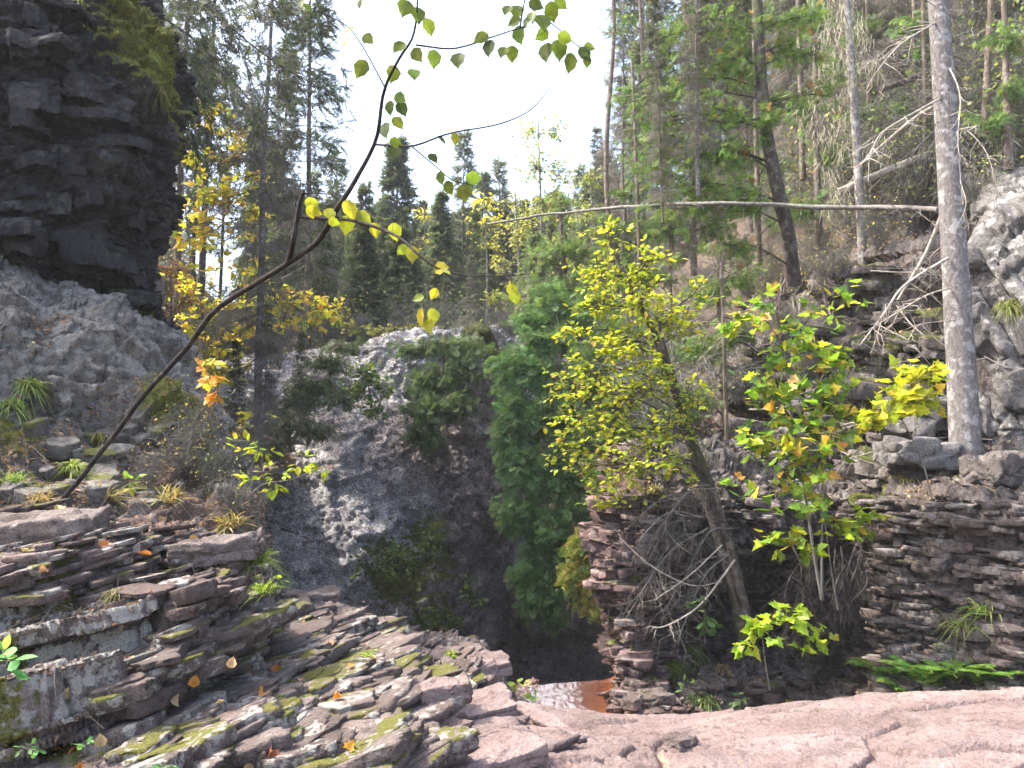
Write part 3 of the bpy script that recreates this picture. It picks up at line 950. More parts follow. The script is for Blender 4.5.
# ---- broken plates of the bedded rock, stacked where the beds crop out
def plates(name, label, jobs, m_, seed):
    r = np.random.default_rng(seed)
    b = MB()
    att = {'lich': [], 'moss': [], 'soil': []}
    for poly, n_, nrm, strike, Ls, Ws, Ts, only, mossy, red, lift in jobs:
        nrm, strike = unit(nrm), unit(strike)
        x0, y0, x1, y1 = poly[:4]
        for _ in range(n_):
            px, py = x0 + (x1 - x0) * r.random(), y0 + (y1 - y0) * r.random()
            if len(poly) > 4 and not poly[4](px, py):
                continue
            p, nn_ = hit(px, py, only)
            L = Ls[0] + (Ls[1] - Ls[0]) * r.random() ** 1.6
            W = Ws[0] + (Ws[1] - Ws[0]) * r.random() ** 1.3
            T = Ts[0] + (Ts[1] - Ts[0]) * r.random() ** 1.5
            nn2 = unit(nrm + 0.07 * r.normal(size=3))
            ax = unit(np.cross(nn2, np.cross(strike + 0.45 * r.normal(size=3), nn2)))
            ay = np.cross(nn2, ax)
            # broken outline: a few straight edges with chipped corners
            k = r.integers(5, 8)
            ang = np.sort((np.arange(k) + 0.7 * r.random(k)) / k * 2 * math.pi)
            C = np.stack([np.cos(ang) * L / 2 * (0.75 + 0.5 * r.random(k)), np.sin(ang) * W / 2 * (0.75 + 0.5 * r.random(k))], 1)
            m2 = 6
            tt = np.arange(m2)[:, None] / m2
            O = np.concatenate([C[i] * (1 - tt) + C[(i + 1) % k] * tt for i in range(k)])
            K = len(O)
            O = O * (1 + 0.05 * r.normal(size=(K, 1)))
            rings = []
            hs = [-0.5, -0.15, 0.18, 0.42, 0.5]
            sc2 = [0.90, 1.0, 0.94 + 0.08 * r.random(), 0.985, 0.95]
            for h_, s2 in zip(hs, sc2):
                q = O * s2 * (1 + 0.035 * r.normal(size=(K, 1)))
                rings.append(p + nn2 * (h_ * T + lift * T) + ax * q[:, :1] + ay * q[:, 1:] - ay * 0.0)
            for s2 in (0.72, 0.42, 0.12):
                q = O * s2
                P2 = p + ax * q[:, :1] + ay * q[:, 1:]
                rings.append(P2 + nn2 * ((0.52 + lift) * T + 0.12 * T * fbm(P2 * 9 + seed, 3))[:, None])
            V = np.concatenate(rings)
            V = V + nn2 * (0.10 * T * fbm(V * 7, 3))[:, None]
            i = np.arange(K)
            Fc = np.concatenate([np.stack([i + a * K, (i + 1) % K + a * K, (i + 1) % K + (a + 1) * K, i + (a + 1) * K], 1) for a in range(len(rings) - 1)])
            tone = 0.72 + 0.5 * r.random()
            col = np.array([tone * (1 + 0.12 * red), tone * (1 - 0.08 * red), tone * (1 - 0.1 * red)])
            b.add(V, Fc, col)
            b.add(rings[-1], np.array([list(range(K))]), col)
            mo = np.full(len(V), -0.6)
            if r.random() < mossy:
                top = np.arange(len(V)) >= 3 * K
                mo = np.where(top, 0.62, 0.1) + 0.5 * fbm(V * 4 + seed, 3)
            att['moss'].append(np.concatenate([mo, mo[-K:]]))
            att['lich'].append(np.full(len(V) + K, -0.1 + 0.5 * r.random()))
            att['soil'].append(np.full(len(V) + K, -0.6))
    me = b.mesh(name)
    for a in att:
        d = me.attributes.new(a, 'FLOAT', 'POINT')
        d.data.foreach_set('value', np.concatenate(att[a]).astype(F32))
    me.materials.append(m_)
    o = bpy.data.objects.new(name, me)
    COL.objects.link(o)
    tag(o, label, 'rock', kind='structure')
    V = np.concatenate(b.v)
    TERRAIN.append((BVHTree.FromObject(o, bpy.context.evaluated_depsgraph_get()), name))
    return o


SL = ('mossy_stepped_slabs', 'layered_rock_block')
plates('stacked_slabs', 'thin broken slabs stacked in steps between the lichen block and the pink ledge', [
    ((120, 600, 425, 772, lambda x, y: y > 600 + abs(x - 300) * 0.35), 330, (-0.22, -0.06, 1), (1, 0.35, 0), (0.22, 0.75), (0.14, 0.42), (0.03, 0.085), SL, 0.46, 0.1, 0.35),
    ((330, 625, 416, 772), 110, (-0.22, -0.06, 1), (0.8, 0.6, 0), (0.15, 0.5), (0.12, 0.3), (0.025, 0.07), SL, 0.25, 0.2, 0.35),
    ((385, 640, 480, 690), 64, (-0.3, -0.3, 1), (1, 0.4, 0), (0.18, 0.55), (0.12, 0.3), (0.03, 0.07), ('ribbed_rock_dome',), 0.04, 0.3, 0.25),
    ((0, 500, 255, 600, lambda x, y: y > 505 + 0.12 * x), 150, (-0.2, -0.03, 1), (1, 0.2, 0), (0.12, 0.5), (0.10, 0.32), (0.02, 0.06), ('layered_rock_block',), 0.25, 0.4, 0.3),
    ((175, 545, 258, 650), 60, (-0.2, -0.03, 1), (1, 0.2, 0), (0.12, 0.4), (0.12, 0.3), (0.03, 0.09), ('layered_rock_block',), 0.1, 0.3, 0.1),
    ], M['red_rock'], 5)
plates('pink_slab_edges', 'broken edges of pink plates at the left end of the pink ledge', [
    ((425, 706, 540, 768), 26, (-0.1, -0.08, 1), (1, 0.5, 0), (0.25, 0.7), (0.15, 0.4), (0.03, 0.06), ('pink_rock_ledge',), 0.05, 0.0, -0.1)], M['pink_rock'], 8)
plates('overhang_blocks', 'dark fractured blocks on the face of the overhanging cliff', [
    ((0, 0, 138, 325, lambda x, y: not (x > 85 and y < 110)), 75, (-0.15, 0.1, 1), (1, 0.5, 0.2), (0.25, 0.8), (0.2, 0.45), (0.06, 0.3), ('overhanging_cliff',), 0.0, 0.0, -0.2)], M['basalt_dark'], 9)
plates('lichen_blocks', 'pale lichen covered stones bedded in the grey outcrop', [
    ((0, 430, 240, 505), 38, (0.1, -0.3, 1), (1, 0.4, 0.2), (0.12, 0.45), (0.12, 0.36), (0.06, 0.2), ('lichen_outcrop',), 0.3, 0.0, 0.0)], M['lichen_rock'], 10)
plates('bedded_bank_blocks', 'broken grey plates sticking out of the thin bedded right bank', [
    ((880, 500, 1024, 695), 330, (0.05, 0, 1), (1, -0.9, 0), (0.12, 0.5), (0.12, 0.36), (0.03, 0.10), ('crumbling_bank',), 0.04, 0.25, 0.0),
    ((610, 490, 700, 715), 240, (0.05, 0, 1), (1, 0.5, 0), (0.10, 0.36), (0.10, 0.28), (0.02, 0.09), ('crumbling_bank',), 0.05, 1.0, 0.0),
    ((700, 480, 890, 720), 220, (0.05, 0, 1), (1, 0.2, 0), (0.12, 0.5), (0.12, 0.36), (0.03, 0.10), ('crumbling_bank',), 0.10, 0.4, 0.0),
    ((740, 270, 945, 480), 150, (0.1, -0.15, 1), (1, 0.2, 0), (0.25, 1.0), (0.25, 0.6), (0.07, 0.24), ('wooded_slope',), 0.5, 0.1, 0.1)], M['bank_rock'], 6)


# ---- the ground all round, out to the horizon
def ground_z(x, y):
    gorge = -5.2
    plateau = 4.3 + 0.03 * np.clip(y - 24, 0, 400)
    z = gorge + (plateau - gorge) * sstep(21, 27, y)
    z = z + sstep(22, 32, y) * (0.42 * np.clip(x - 7, 0, 60) + 0.42 * np.clip(-x - 9, 0, 60))
    near = sstep(3.2, 2.2, y)
    z = z * (1 - near) + near * (-0.35)
    side = np.maximum(sstep(13, 18, x), sstep(-10, -13, x)) * sstep(-5, 12, y)
    return z + side * (6 + 0.3 * np.abs(x)) * sstep(27, 22, y)


gx = np.sort(np.concatenate([np.linspace(-40, 40, 121), np.linspace(-600, -42, 30), np.linspace(42, 600, 30)]))
gy = np.sort(np.concatenate([np.linspace(-20, 70, 121), np.linspace(72, 900, 40), np.linspace(-300, -22, 20)]))
GX, GY = np.meshgrid(gx, gy)
GZ = ground_z(GX, GY) + 0.35 * fbm(np.stack([GX * 0.25, GY * 0.25, GX * 0], -1), 3) * sstep(2.5, 8, GY)
Vg = np.stack([GX, GY, GZ], -1)
mb = MB()
I = np.arange(Vg.shape[0] * Vg.shape[1]).reshape(Vg.shape[:2])
Fg = np.stack([I[:-1, :-1], I[:-1, 1:], I[1:, 1:], I[1:, :-1]], -1).reshape(-1, 4)
mb.add(Vg.reshape(-1, 3), Fg, (1, 1, 1))
gme = mb.mesh('ground', True)
gme.materials.append(M['litter'])
go = bpy.data.objects.new('ground', gme)
COL.objects.link(go)
tag(go, 'leaf littered forest floor above and around the gorge', 'ground', kind='structure')
TERRAIN.append((BVHTree.FromPolygons(Vg.reshape(-1, 3).tolist(), Fg.tolist()), 'ground'))


# ---- the stream sliding to the lip, and its white water
m, nt, out = mat('tea_brown_water')
g = G(nt)
fo = g.attr('tint', 'Color')
sep = g.n('ShaderNodeSeparateColor')
g.set(sep.inputs[0], fo)
nn = g.noise(7, 6, 0.7, g.mapping((3.6, 0.55, 1.0), (0, 0, 0.35)))
foam = g.ramp(g.math('ADD', sep.outputs[0], g.math('MULTIPLY', g.math('SUBTRACT', nn, 0.5), 1.5)), 0.42, 0.75)
wc_ = g.mix(sep.outputs[1], (0.21, 0.105, 0.08), (0.27, 0.095, 0.04))
wc_ = g.mix(foam, wc_, (0.6, 0.56, 0.56))
b = g.bsdf(wc_, 0.16, g.bump(nn, 0.5, 0.03), 0.3)
g.set(b.inputs['Roughness'], g.ramp(foam, 0, 1, 0.3, 0.7))
nt.links.new(b.outputs[0], out.inputs[0])
M['water'] = m


def water_fn(P, N):
    d = 0.02 * fbm(P * 3, 3) + 0.012 * ridged(np.stack([P[..., 0] * 5, P[..., 1] * 1.5, P[..., 2]], -1), 3)
    X = P[..., 0] / P[..., 1]
    xpix = 512 + X * FPX
    foam = 0.55 * sstep(606, 560, xpix) * sstep(500, 530, xpix) + 0.6 * sstep(618, 636, xpix) + 0.10
    orange = sstep(570, 612, xpix + 25 * fbm(P * 2.5, 3))
    return d, dict(tint=np.stack([foam, orange, foam * 0], -1))


ctrl = [
    [(440, 800, 11.2), (520, 790, 11.2), (560, 785, 11.2), (600, 780, 11.2), (632, 775, 11.2), (656, 772, 11.2)],
    [(440, 690, 10.6), (520, 694, 10.6), (560, 692, 10.6), (600, 688, 10.6), (632, 681, 10.6), (656, 678, 10.6)],
    [(440, 688, 10.2), (520, 691, 10.2), (560, 690, 10.2), (600, 687, 10.2), (632, 680, 10.2), (656, 678, 10.2)],
    [(440, 702, 9.0), (520, 705, 9.0), (560, 705, 9.0), (600, 702, 9.0), (632, 697, 9.0), (656, 694, 9.0)],
    [(440, 730, 7.6), (520, 735, 7.6), (560, 740, 7.6), (600, 738, 7.6), (632, 735, 7.6), (652, 732, 7.6)],
    [(440, 800, 6.4), (520, 800, 6.4), (560, 800, 6.4), (600, 800, 6.4), (632, 800, 6.4), (652, 800, 6.4)],
]
sheet('stream', ctrl, 160, 110, water_fn, M['water'], 'tea brown stream with white foam sliding over the lip', 'water', smooth=True)
# ------------------------------------------------------------------ plant kit
M['needle'] = leaf_mat('conifer_needles', 0.4, 0.6, 0.2)
M['leaf'] = leaf_mat('broad_leaf', 0.55, 0.45, 0.3)
M['spray'] = leaf_mat('cedar_spray', 0.4, 0.6, 0.2)
M['grass'] = leaf_mat('grass_blade', 0.4, 0.6, 0.2)
M['litter_leaf'] = leaf_mat('dry_leaf', 0.2, 0.7, 0.15)
M['twig'] = bark_mat('grey_twig', (0.145, 0.13, 0.115), (0.22, 0.205, 0.185), lamt=0.2, scale=(20, 20, 6))
M['twig_dark'] = bark_mat('dark_twig', (0.045, 0.036, 0.032), (0.085, 0.07, 0.062), lamt=0.12, scale=(20, 20, 6))
M['bark_grey'] = bark_mat('grey_spruce_bark', (0.13, 0.115, 0.108), (0.22, 0.205, 0.198), (0.42, 0.415, 0.41), 0.6, (34, 34, 16))
M['bark_dark'] = bark_mat('dark_bark', (0.055, 0.042, 0.037), (0.11, 0.088, 0.078), (0.33, 0.33, 0.30), 0.3, (18, 18, 5), 0.5)
M['bark_brown'] = bark_mat('brown_bark', (0.10, 0.072, 0.058), (0.19, 0.145, 0.12), (0.38, 0.37, 0.33), 0.4, (16, 16, 4), 0.3)
M['dead_wood'] = bark_mat('bleached_dead_wood', (0.26, 0.22, 0.18), (0.40, 0.36, 0.31), (0.5, 0.5, 0.45), 0.3, (12, 12, 4))
M['bark_moss'] = bark_mat('mossy_bark', (0.075, 0.058, 0.048), (0.15, 0.12, 0.10), (0.36, 0.36, 0.32), 0.4, (18, 18, 5), 0.9)

# templates: x along the axis, y across, z out of the blade
LEAF_V = [(0, 0, 0), (0.16, 0.17, 0.02), (0.42, 0.31, 0.03), (0.72, 0.23, 0.01), (1.0, 0, -0.06), (0.72, -0.23, 0.01), (0.42, -0.31, 0.03), (0.16, -0.17, 0.02), (0.45, 0, -0.03)]
LEAF_F = [(0, 1, 8), (1, 2, 8), (2, 3, 8), (3, 4, 8), (4, 5, 8), (5, 6, 8), (6, 7, 8), (7, 0, 8)]
_hl = list(zip([0.05, 0.16, 0.32, 0.50, 0.68, 0.82, 0.93], [0.15, 0.29, 0.385, 0.385, 0.31, 0.19, 0.07]))
HLEAF_V = [(0, 0, 0)] + [(x, y * (1.0 + 0.07 * (-1) ** k), 0.20 * y - 0.10 * x * x) for k, (x, y) in enumerate(_hl)] + [(1.06, 0, -0.13)] + [(x, -y * (1.0 - 0.07 * (-1) ** k), 0.20 * y - 0.10 * x * x) for k, (x, y) in list(enumerate(_hl))[::-1]] + [(0.5, 0, -0.03)]
HLEAF_F = [(k, (k + 1) % 16, 16) for k in range(16)]
SMALL_V = [(0, 0, 0), (0.45, 0.30, 0.03), (1, 0, -0.04), (0.45, -0.30, 0.03)]
SMALL_F = [(0, 1, 2), (0, 2, 3)]
_mp = [(0.0, 0.0), (0.02, 0.20), (-0.10, 0.42), (0.14, 0.38), (0.28, 0.58), (0.38, 0.36), (0.55, 0.26), (0.66, 0.30), (0.72, 0.16), (1.0, 0.0)]
MAPLE_V = [(x, y, 0.10 * abs(y)) for x, y in _mp] + [(x, -y, 0.10 * abs(y)) for x, y in _mp[-2:0:-1]] + [(0.34, 0, -0.03)]
MAPLE_F = [(k, (k + 1) % 18, 18) for k in range(18)]


def feather(pairs, wid, nl, ang=0.9, two=True):
    """a twig with needles either side, as thin triangles"""
    V, Fc = [(0, 0, 0), (1, 0, 0), (0.5, 0.012, 0.0)], [(0, 1, 2)]
    for k in range(pairs):
        x = 0.04 + 0.96 * k / pairs
        L = nl * (1.0 if x < 0.7 else 1.0 - (x - 0.7) * 1.5)
        for s in ((1, -1) if two else (1,)):
            n = len(V)
            z = 0.35 * L * ((k % 3) - 1)
            V += [(x, 0, 0), (x + wid, 0, 0), (x + L * math.cos(ang) + wid * .5, s * L * math.sin(ang), z)]
            Fc.append((n, n + 1, n + 2))
    return V, Fc


FEATHER = feather(9, 0.10, 0.26)
FEATHER_FAR = feather(5, 0.2, 0.28)


def frond(depth=2):
    """flat cedar spray: forked ribbons"""
    V, Fc = [], []

    def rib(x0, y0, a, L, w):
        n = len(V)
        dx, dy = math.cos(a), math.sin(a)
        V.extend([(x0, y0, 0), (x0 + dx * L * .5 - dy * w, y0 + dy * L * .5 + dx * w, 0.02), (x0 + dx * L, y0 + dy * L, -0.05 * L), (x0 + dx * L * .5 + dy * w, y0 + dy * L * .5 - dx * w, 0.02)])
        Fc.append((n, n + 1, n + 2, n + 3))
    rib(0, 0, 0, 1, 0.02)
    for k in range(5):
        x = 0.12 + 0.17 * k
        L = 0.62 - 0.085 * k
        for s in (1, -1):
            a = s * (0.75 - 0.05 * k)
            rib(x, 0, a, L, 0.026)
            if k < 4:
                rib(x + math.cos(a) * L * .4, math.sin(a) * L * .4, a - s * 0.55, L * 0.5, 0.024)
                rib(x + math.cos(a) * L * .35, math.sin(a) * L * .35, a + s * 0.5, L * 0.4, 0.024)
    return V, Fc


FROND = frond()


def rnd(n):
    return RNG.normal(size=(n, 3))


def pick(pal, n, jit=0.16):
    """pal: [(rgb, weight)] -> (n,3) colours with some spread"""
    w = np.array([p[1] for p in pal], float)
    i = RNG.choice(len(pal), n, p=w / w.sum())
    c = np.array([p[0] for p in pal], float)[i]
    return np.clip(c * (1 + jit * RNG.normal(size=(n, 1))) * (1 + 0.06 * RNG.normal(size=(n, 3))), 0.004, 0.95)


def mm(pts):
    return np.array([at(*p) for p in pts])


# ------------------------------------------------------------------ conifers (built at the origin, copied with shared meshes)
def conifer(name, label, cat, seed, H, R, base, nb, droop, pal, bark, r0, needles=12, far=True, dead=0.25, twigs=4, beard=0.0, group=None, leaf_len=0.30, wood=(1, 1, 1), lean=0.02, loc=(0, 0, 0), skirt=True):
    global RNG
    keep, RNG = RNG, np.random.default_rng(seed)
    root = empty(name, (0, 0, 0), label, cat, group)
    # trunk
    zz = np.linspace(-0.5, H, 18)
    tr = np.stack([lean * H * 0.5 * np.sin(zz / H * 3 + seed) + 0.02 * np.sin(zz * 1.3 + seed), lean * H * 0.4 * np.cos(zz / H * 2.4 + seed), zz], -1)
    rr = r0 * np.clip(1 - zz / H, 0.04, 1) ** 0.8 + 0.004
    t = MB()
    t.tube(tr, rr, 9, wood, 0.12, seed)
    t.build('trunk', bark, root, True)
    # limbs
    f = RNG.random(nb) ** 0.85
    z = base + (H * 0.985 - base) * f
    Lb = (R * (1 - f) ** 0.75 * (0.55 + 0.5 * RNG.random(nb)) + 0.12)
    az = RNG.random(nb) * 2 * math.pi
    isdead = RNG.random(nb) < dead * (1.6 - 1.8 * f)
    Lb = np.where(isdead, Lb * 0.8, Lb)
    tt = np.linspace(0, 1, 6)
    hx = np.stack([np.cos(az), np.sin(az)], -1)
    px0 = np.interp(z, zz, tr[:, 0])
    py0 = np.interp(z, zz, tr[:, 1])
    drp = droop * (0.5 + 0.9 * RNG.random(nb)) * (1.15 - f)
    bend = 0.12 * RNG.normal(size=(nb, 2))
    Z = z[:, None] + Lb[:, None] * (0.28 * f[:, None] * tt - drp[:, None] * tt ** 1.3 + 0.35 * drp[:, None] * tt ** 3)
    X = px0[:, None] + Lb[:, None] * (hx[:, 0:1] * tt + bend[:, 0:1] * tt ** 2)
    Y = py0[:, None] + Lb[:, None] * (hx[:, 1:2] * tt + bend[:, 1:2] * tt ** 2)
    B = np.stack([X, Y, Z], -1)
    br = MB()
    rad = (0.006 + 0.007 * Lb)[:, None] * (1 - 0.8 * tt)
    br.segs(B[:, :-1].reshape(-1, 3), B[:, 1:].reshape(-1, 3), rad[:, :-1].ravel(), rad[:, 1:].ravel(), (0.9, 0.85, 0.8))
    # twigs
    K = twigs
    ti = RNG.random((nb, K)) * 0.85 + 0.12
    sd = np.where(RNG.random((nb, K)) < 0.5, -1.0, 1.0)
    i0 = np.clip((ti * 5).astype(int), 0, 4)
    fr = ti * 5 - i0
    idx = np.arange(nb)[:, None]
    p0 = B[idx, i0] * (1 - fr[..., None]) + B[idx, i0 + 1] * fr[..., None]
    d0 = unit(B[idx, i0 + 1] - B[idx, i0])
    side = np.cross(d0, np.array([0, 0, 1.0]))
    tl = Lb[:, None] * (0.42 * (1.15 - ti)) * (0.6 + 0.6 * RNG.random((nb, K))) + 0.08
    td = unit(d0 * 0.75 + side * sd[..., None] * 0.75 + np.array([0, 0, -0.25]) * (1 + isdead[:, None, None]) + 0.18 * RNG.normal(size=(nb, K, 3)))
    p1 = p0 + td * tl[..., None]
    br.segs(p0.reshape(-1, 3), p1.reshape(-1, 3), 0.006, 0.003, (0.85, 0.8, 0.75))
    dm = np.repeat(isdead, K)
    P0, P1 = p0.reshape(-1, 3), p1.reshape(-1, 3)
    if dm.any():        # bare limbs: finer dead twigs
        q0, q1 = P0[dm], P1[dm]
        for _ in range(5):
            u = RNG.random((len(q0), 1))
            s = q0 * (1 - u) + q1 * u
            e = s + unit(unit(q1 - q0) + 0.7 * rnd(len(s)) + np.array([0, 0, -0.5])) * (0.08 + 0.2 * RNG.random((len(s), 1)))
            br.segs(s, e, 0.0045, 0.002, (1.3, 1.27, 1.2))
    if beard:
        n = int(beard * nb)
        k = RNG.integers(0, len(P0), n)
        u = RNG.random((n, 1))
        s = P0[k] * (1 - u) + P1[k] * u
        e = s + np.array([0, 0, -1.0]) * (0.06 + 0.2 * RNG.random((n, 1))) + 0.035 * rnd(n)
        br.segs(s, e, 0.007, 0.002, pick([((1.9, 1.95, 1.6), 1), ((1.5, 1.55, 1.4), 1)], n))
    br.build('branches', M['twig'], root)
    # needles: feathers along limbs and twigs
    live = ~isdead
    S = B[live]
    if len(S):
        fv, ff = FEATHER_FAR if far else FEATHER
        cr = MB()
        q0, q1 = P0[~dm], P1[~dm]
        n = len(q0)
        for m_ in range(max(1, needles // 4)):
            u = RNG.random((n, 1)) * 0.85
            s = q0 * (1 - u) + q1 * u
            ax = unit(unit(q1 - q0) + 0.45 * rnd(n) + np.array([0, 0, -0.12]))
            cr.cards(s, ax, np.array([0, 0, 1.0]) + 0.5 * rnd(n), leaf_len * (0.6 + 0.7 * RNG.random(n)), fv, ff, pick(pal, n))
        for m_ in range(max(2, needles // 3)):
            u = 0.15 + 0.85 * RNG.random(len(S))
            i = np.clip((u * 5).astype(int), 0, 4)
            w_ = (u * 5 - i)[:, None]
            a = np.arange(len(S))
            s = S[a, i] * (1 - w_) + S[a, i + 1] * w_
            d = unit(S[a, i + 1] - S[a, i])
            ax = unit(d + 0.6 * rnd(len(S)))
            cr.cards(s, ax, np.array([0, 0, 1.0]) + 0.5 * rnd(len(S)), leaf_len * (0.6 + 0.7 * RNG.random(len(S))), fv, ff, pick(pal, len(S)))
        cr.build('crown', M['needle'], root)
    RNG = keep
    root.location = [float(c) for c in loc]
    return root


# ------------------------------------------------------------------ leafy shrubs and trees grown towards listed clumps
def near_stem(stems, c):
    P = np.concatenate([s for s in stems])
    d = np.linalg.norm(P - c, axis=1) + 0.9 * np.clip(P[:, 2] - c[2] + 0.15, 0, 9)
    return P[np.argmin(d)]


def leafy(name, label, cat, stems, blobs, tmpl, size, pal, leafmat, barkmat, twigmat, per=7, group=None, flatness=0.9, hang=0.25, limb_r=0.012, stem_sides=10, twig_tint=(1, 1, 1), stem_rough=0.15, leaf_part='foliage', limb_curve=0.12, spread=1.0, base=None):
    """stems: [(pixel points, r0, r1)]; blobs: [(px, py, Y, rx, ry, twigs)] clumps of foliage"""
    S = []
    tr = MB()
    for k, (pts, r0, r1) in enumerate(stems):
        P = curve(mm(pts) if not isinstance(pts, np.ndarray) else pts, max(12, 5 * len(pts)))
        S.append(P)
        tt = np.linspace(0, 1, len(P))
        tr.tube(P, r0 + (r1 - r0) * tt ** 0.9, stem_sides, (1, 1, 1), stem_rough, k)
    root = empty(name, base if base is not None else S[0][0], label, cat, group)
    one = cat not in ('tree', 'sapling')        # low plants: stem and twigs are one piece
    if not one:
        tr.build('trunk', barkmat, root, True)
    tw, lf = (tr if one else MB()), MB()
    if not one:         # the limbs meet in the heart of the trunk
        for P in S:
            tw.segs(P[:-1], P[1:], 0.003, 0.003, twig_tint)
    tv, tf = tmpl
    for (px, py, Y, rx, ry, n) in blobs:
        c = at(px, py, Y)
        rxm, rym = rx * Y / FPX, ry * Y / FPX
        rad = np.array([rxm, (rxm + rym) * 0.45, rym])
        a = near_stem(S, c)
        mid = (a + c) / 2 + np.array([0, 0, limb_curve * np.linalg.norm(c - a)]) + 0.06 * np.linalg.norm(c - a) * RNG.normal(size=3)
        L = curve([a, mid, c], 8)
        rr = limb_r * np.linspace(1, 0.35, 8)
        tw.segs(L[:-1], L[1:], rr[:-1], rr[1:], twig_tint, 5)
        u = 0.35 + 0.65 * RNG.random(n)
        i = np.clip((u * 7).astype(int), 0, 6)
        w_ = (u * 7 - i)[:, None]
        s = L[i] * (1 - w_) + L[i + 1] * w_
        dirs = unit(rnd(n)) * (RNG.random((n, 1)) ** 0.4)
        e = c + dirs * rad
        e[:, 2] += 0.0
        kmid = (s + e) / 2 + 0.12 * rad.mean() * rnd(n)
        tw.segs(s, kmid, limb_r * 0.35, limb_r * 0.25, twig_tint)
        tw.segs(kmid, e, limb_r * 0.25, limb_r * 0.12, twig_tint)
        for j in range(per):
            v = RNG.random((n, 1))
            q = np.where(v < 0.5, s * (1 - 2 * v) + kmid * 2 * v, kmid * (2 - 2 * v) + e * (2 * v - 1))
            q = np.where(RNG.random((n, 1)) < 0.75, kmid * (1 - v) + e * v, q)
            ax = unit(unit(e - s) * 0.6 + spread * 0.8 * rnd(n) * np.array([1, 1, 0.5]) + np.array([0, 0, -hang]))
            nr = np.array([0, 0, 1.0]) * flatness + 0.45 * rnd(n)
            sz = size * (0.55 + 0.6 * RNG.random(n))
            pet = q + ax * sz[:, None] * 0.25
            tw.segs(q, pet, 0.0012, 0.001, twig_tint)
            lf.cards(pet, ax, nr, sz, tv, tf, pick(pal, n))
    tw.build('stem' if one else 'branches', twigmat, root)
    lf.build(leaf_part, leafmat, root)
    return root


LEAF = (LEAF_V, LEAF_F)
SMALL = (SMALL_V, SMALL_F)
MAPLE = (MAPLE_V, MAPLE_F)
YG = [((0.30, 0.36, 0.03), 5), ((0.42, 0.42, 0.03), 4), ((0.50, 0.40, 0.03), 1.5), ((0.16, 0.25, 0.03), 3)]
GREEN = [((0.07, 0.14, 0.02), 3), ((0.11, 0.19, 0.025), 3), ((0.16, 0.22, 0.03), 1)]
ORANGE = [((0.55, 0.36, 0.04), 4), ((0.55, 0.24, 0.05), 2), ((0.40, 0.40, 0.04), 4), ((0.20, 0.28, 0.04), 2)]
SPRUCE = [((0.085, 0.12, 0.07), 4), ((0.11, 0.145, 0.085), 3), ((0.15, 0.155, 0.11), 1.5)]  # spruce greens, here and next, paled in colour to carry the haze of distance
SPRUCE_GREY = [((0.12, 0.135, 0.095), 3), ((0.16, 0.165, 0.13), 2), ((0.08, 0.105, 0.065), 2)]


# ------------------------------------------------------------------ cedars: drooping flat sprays
def cedar(name, label, stems, blobs, pal, size=0.22, per=5, barkmat=None, group=None, dens=1.0):
    S = []
    tr = MB()
    for k, (pts, r0, r1) in enumerate(stems):
        P = curve(mm(pts), max(12, 5 * len(pts)))
        S.append(P)
        tr.tube(P, np.linspace(r0, r1, len(P)), 9, (1, 1, 1), 0.15, k)
    root = empty(name, S[0][0], label, 'tree', group)
    tr.build('trunk', barkmat or M['bark_brown'], root, True)
    tw, lf = MB(), MB()
    for P in S:
        tw.segs(P[:-1], P[1:], 0.006, 0.006, (0.9, 0.8, 0.7))
    for (px, py, Y, rx, ry, n) in blobs:
        n = int(n * dens)
        c = at(px, py, Y)
        rxm, rym = rx * Y / FPX, ry * Y / FPX
        rad = np.array([rxm, (rxm + rym) * 0.4, rym])
        a = near_stem(S, c)
        mid = (a + c) / 2 + np.array([0, 0, 0.1 * np.linalg.norm(c - a)])
        L = curve([a, mid, c], 8)
        rr = 0.016 * np.linspace(1, 0.35, 8)
        tw.segs(L[:-1], L[1:], rr[:-1], rr[1:], (1, 1, 1), 5)
        u = RNG.random(n)
        i = np.clip((u * 7).astype(int), 2, 6)
        s = L[i]
        e = c + unit(rnd(n)) * (RNG.random((n, 1)) ** 0.4) * rad
        tw.segs(s, e, 0.004, 0.002, (0.9, 0.8, 0.7))
        for j in range(per):
            v = 0.25 + 0.75 * RNG.random((n, 1))
            q = s * (1 - v) + e * v + 0.03 * rnd(n)
            ax = unit(unit(e - s) * 0.7 + 0.6 * rnd(n) + np.array([0, 0, -0.75]))
            lf.cards(q, ax, rnd(n) + np.array([0, -0.4, 0.4]), size * (0.4 + 1.1 * RNG.random(n) ** 1.5), *FROND, pick(pal, n, 0.2))
    tw.build('branches', M['twig_dark'], root)
    lf.build('foliage', M['spray'], root)
    return root


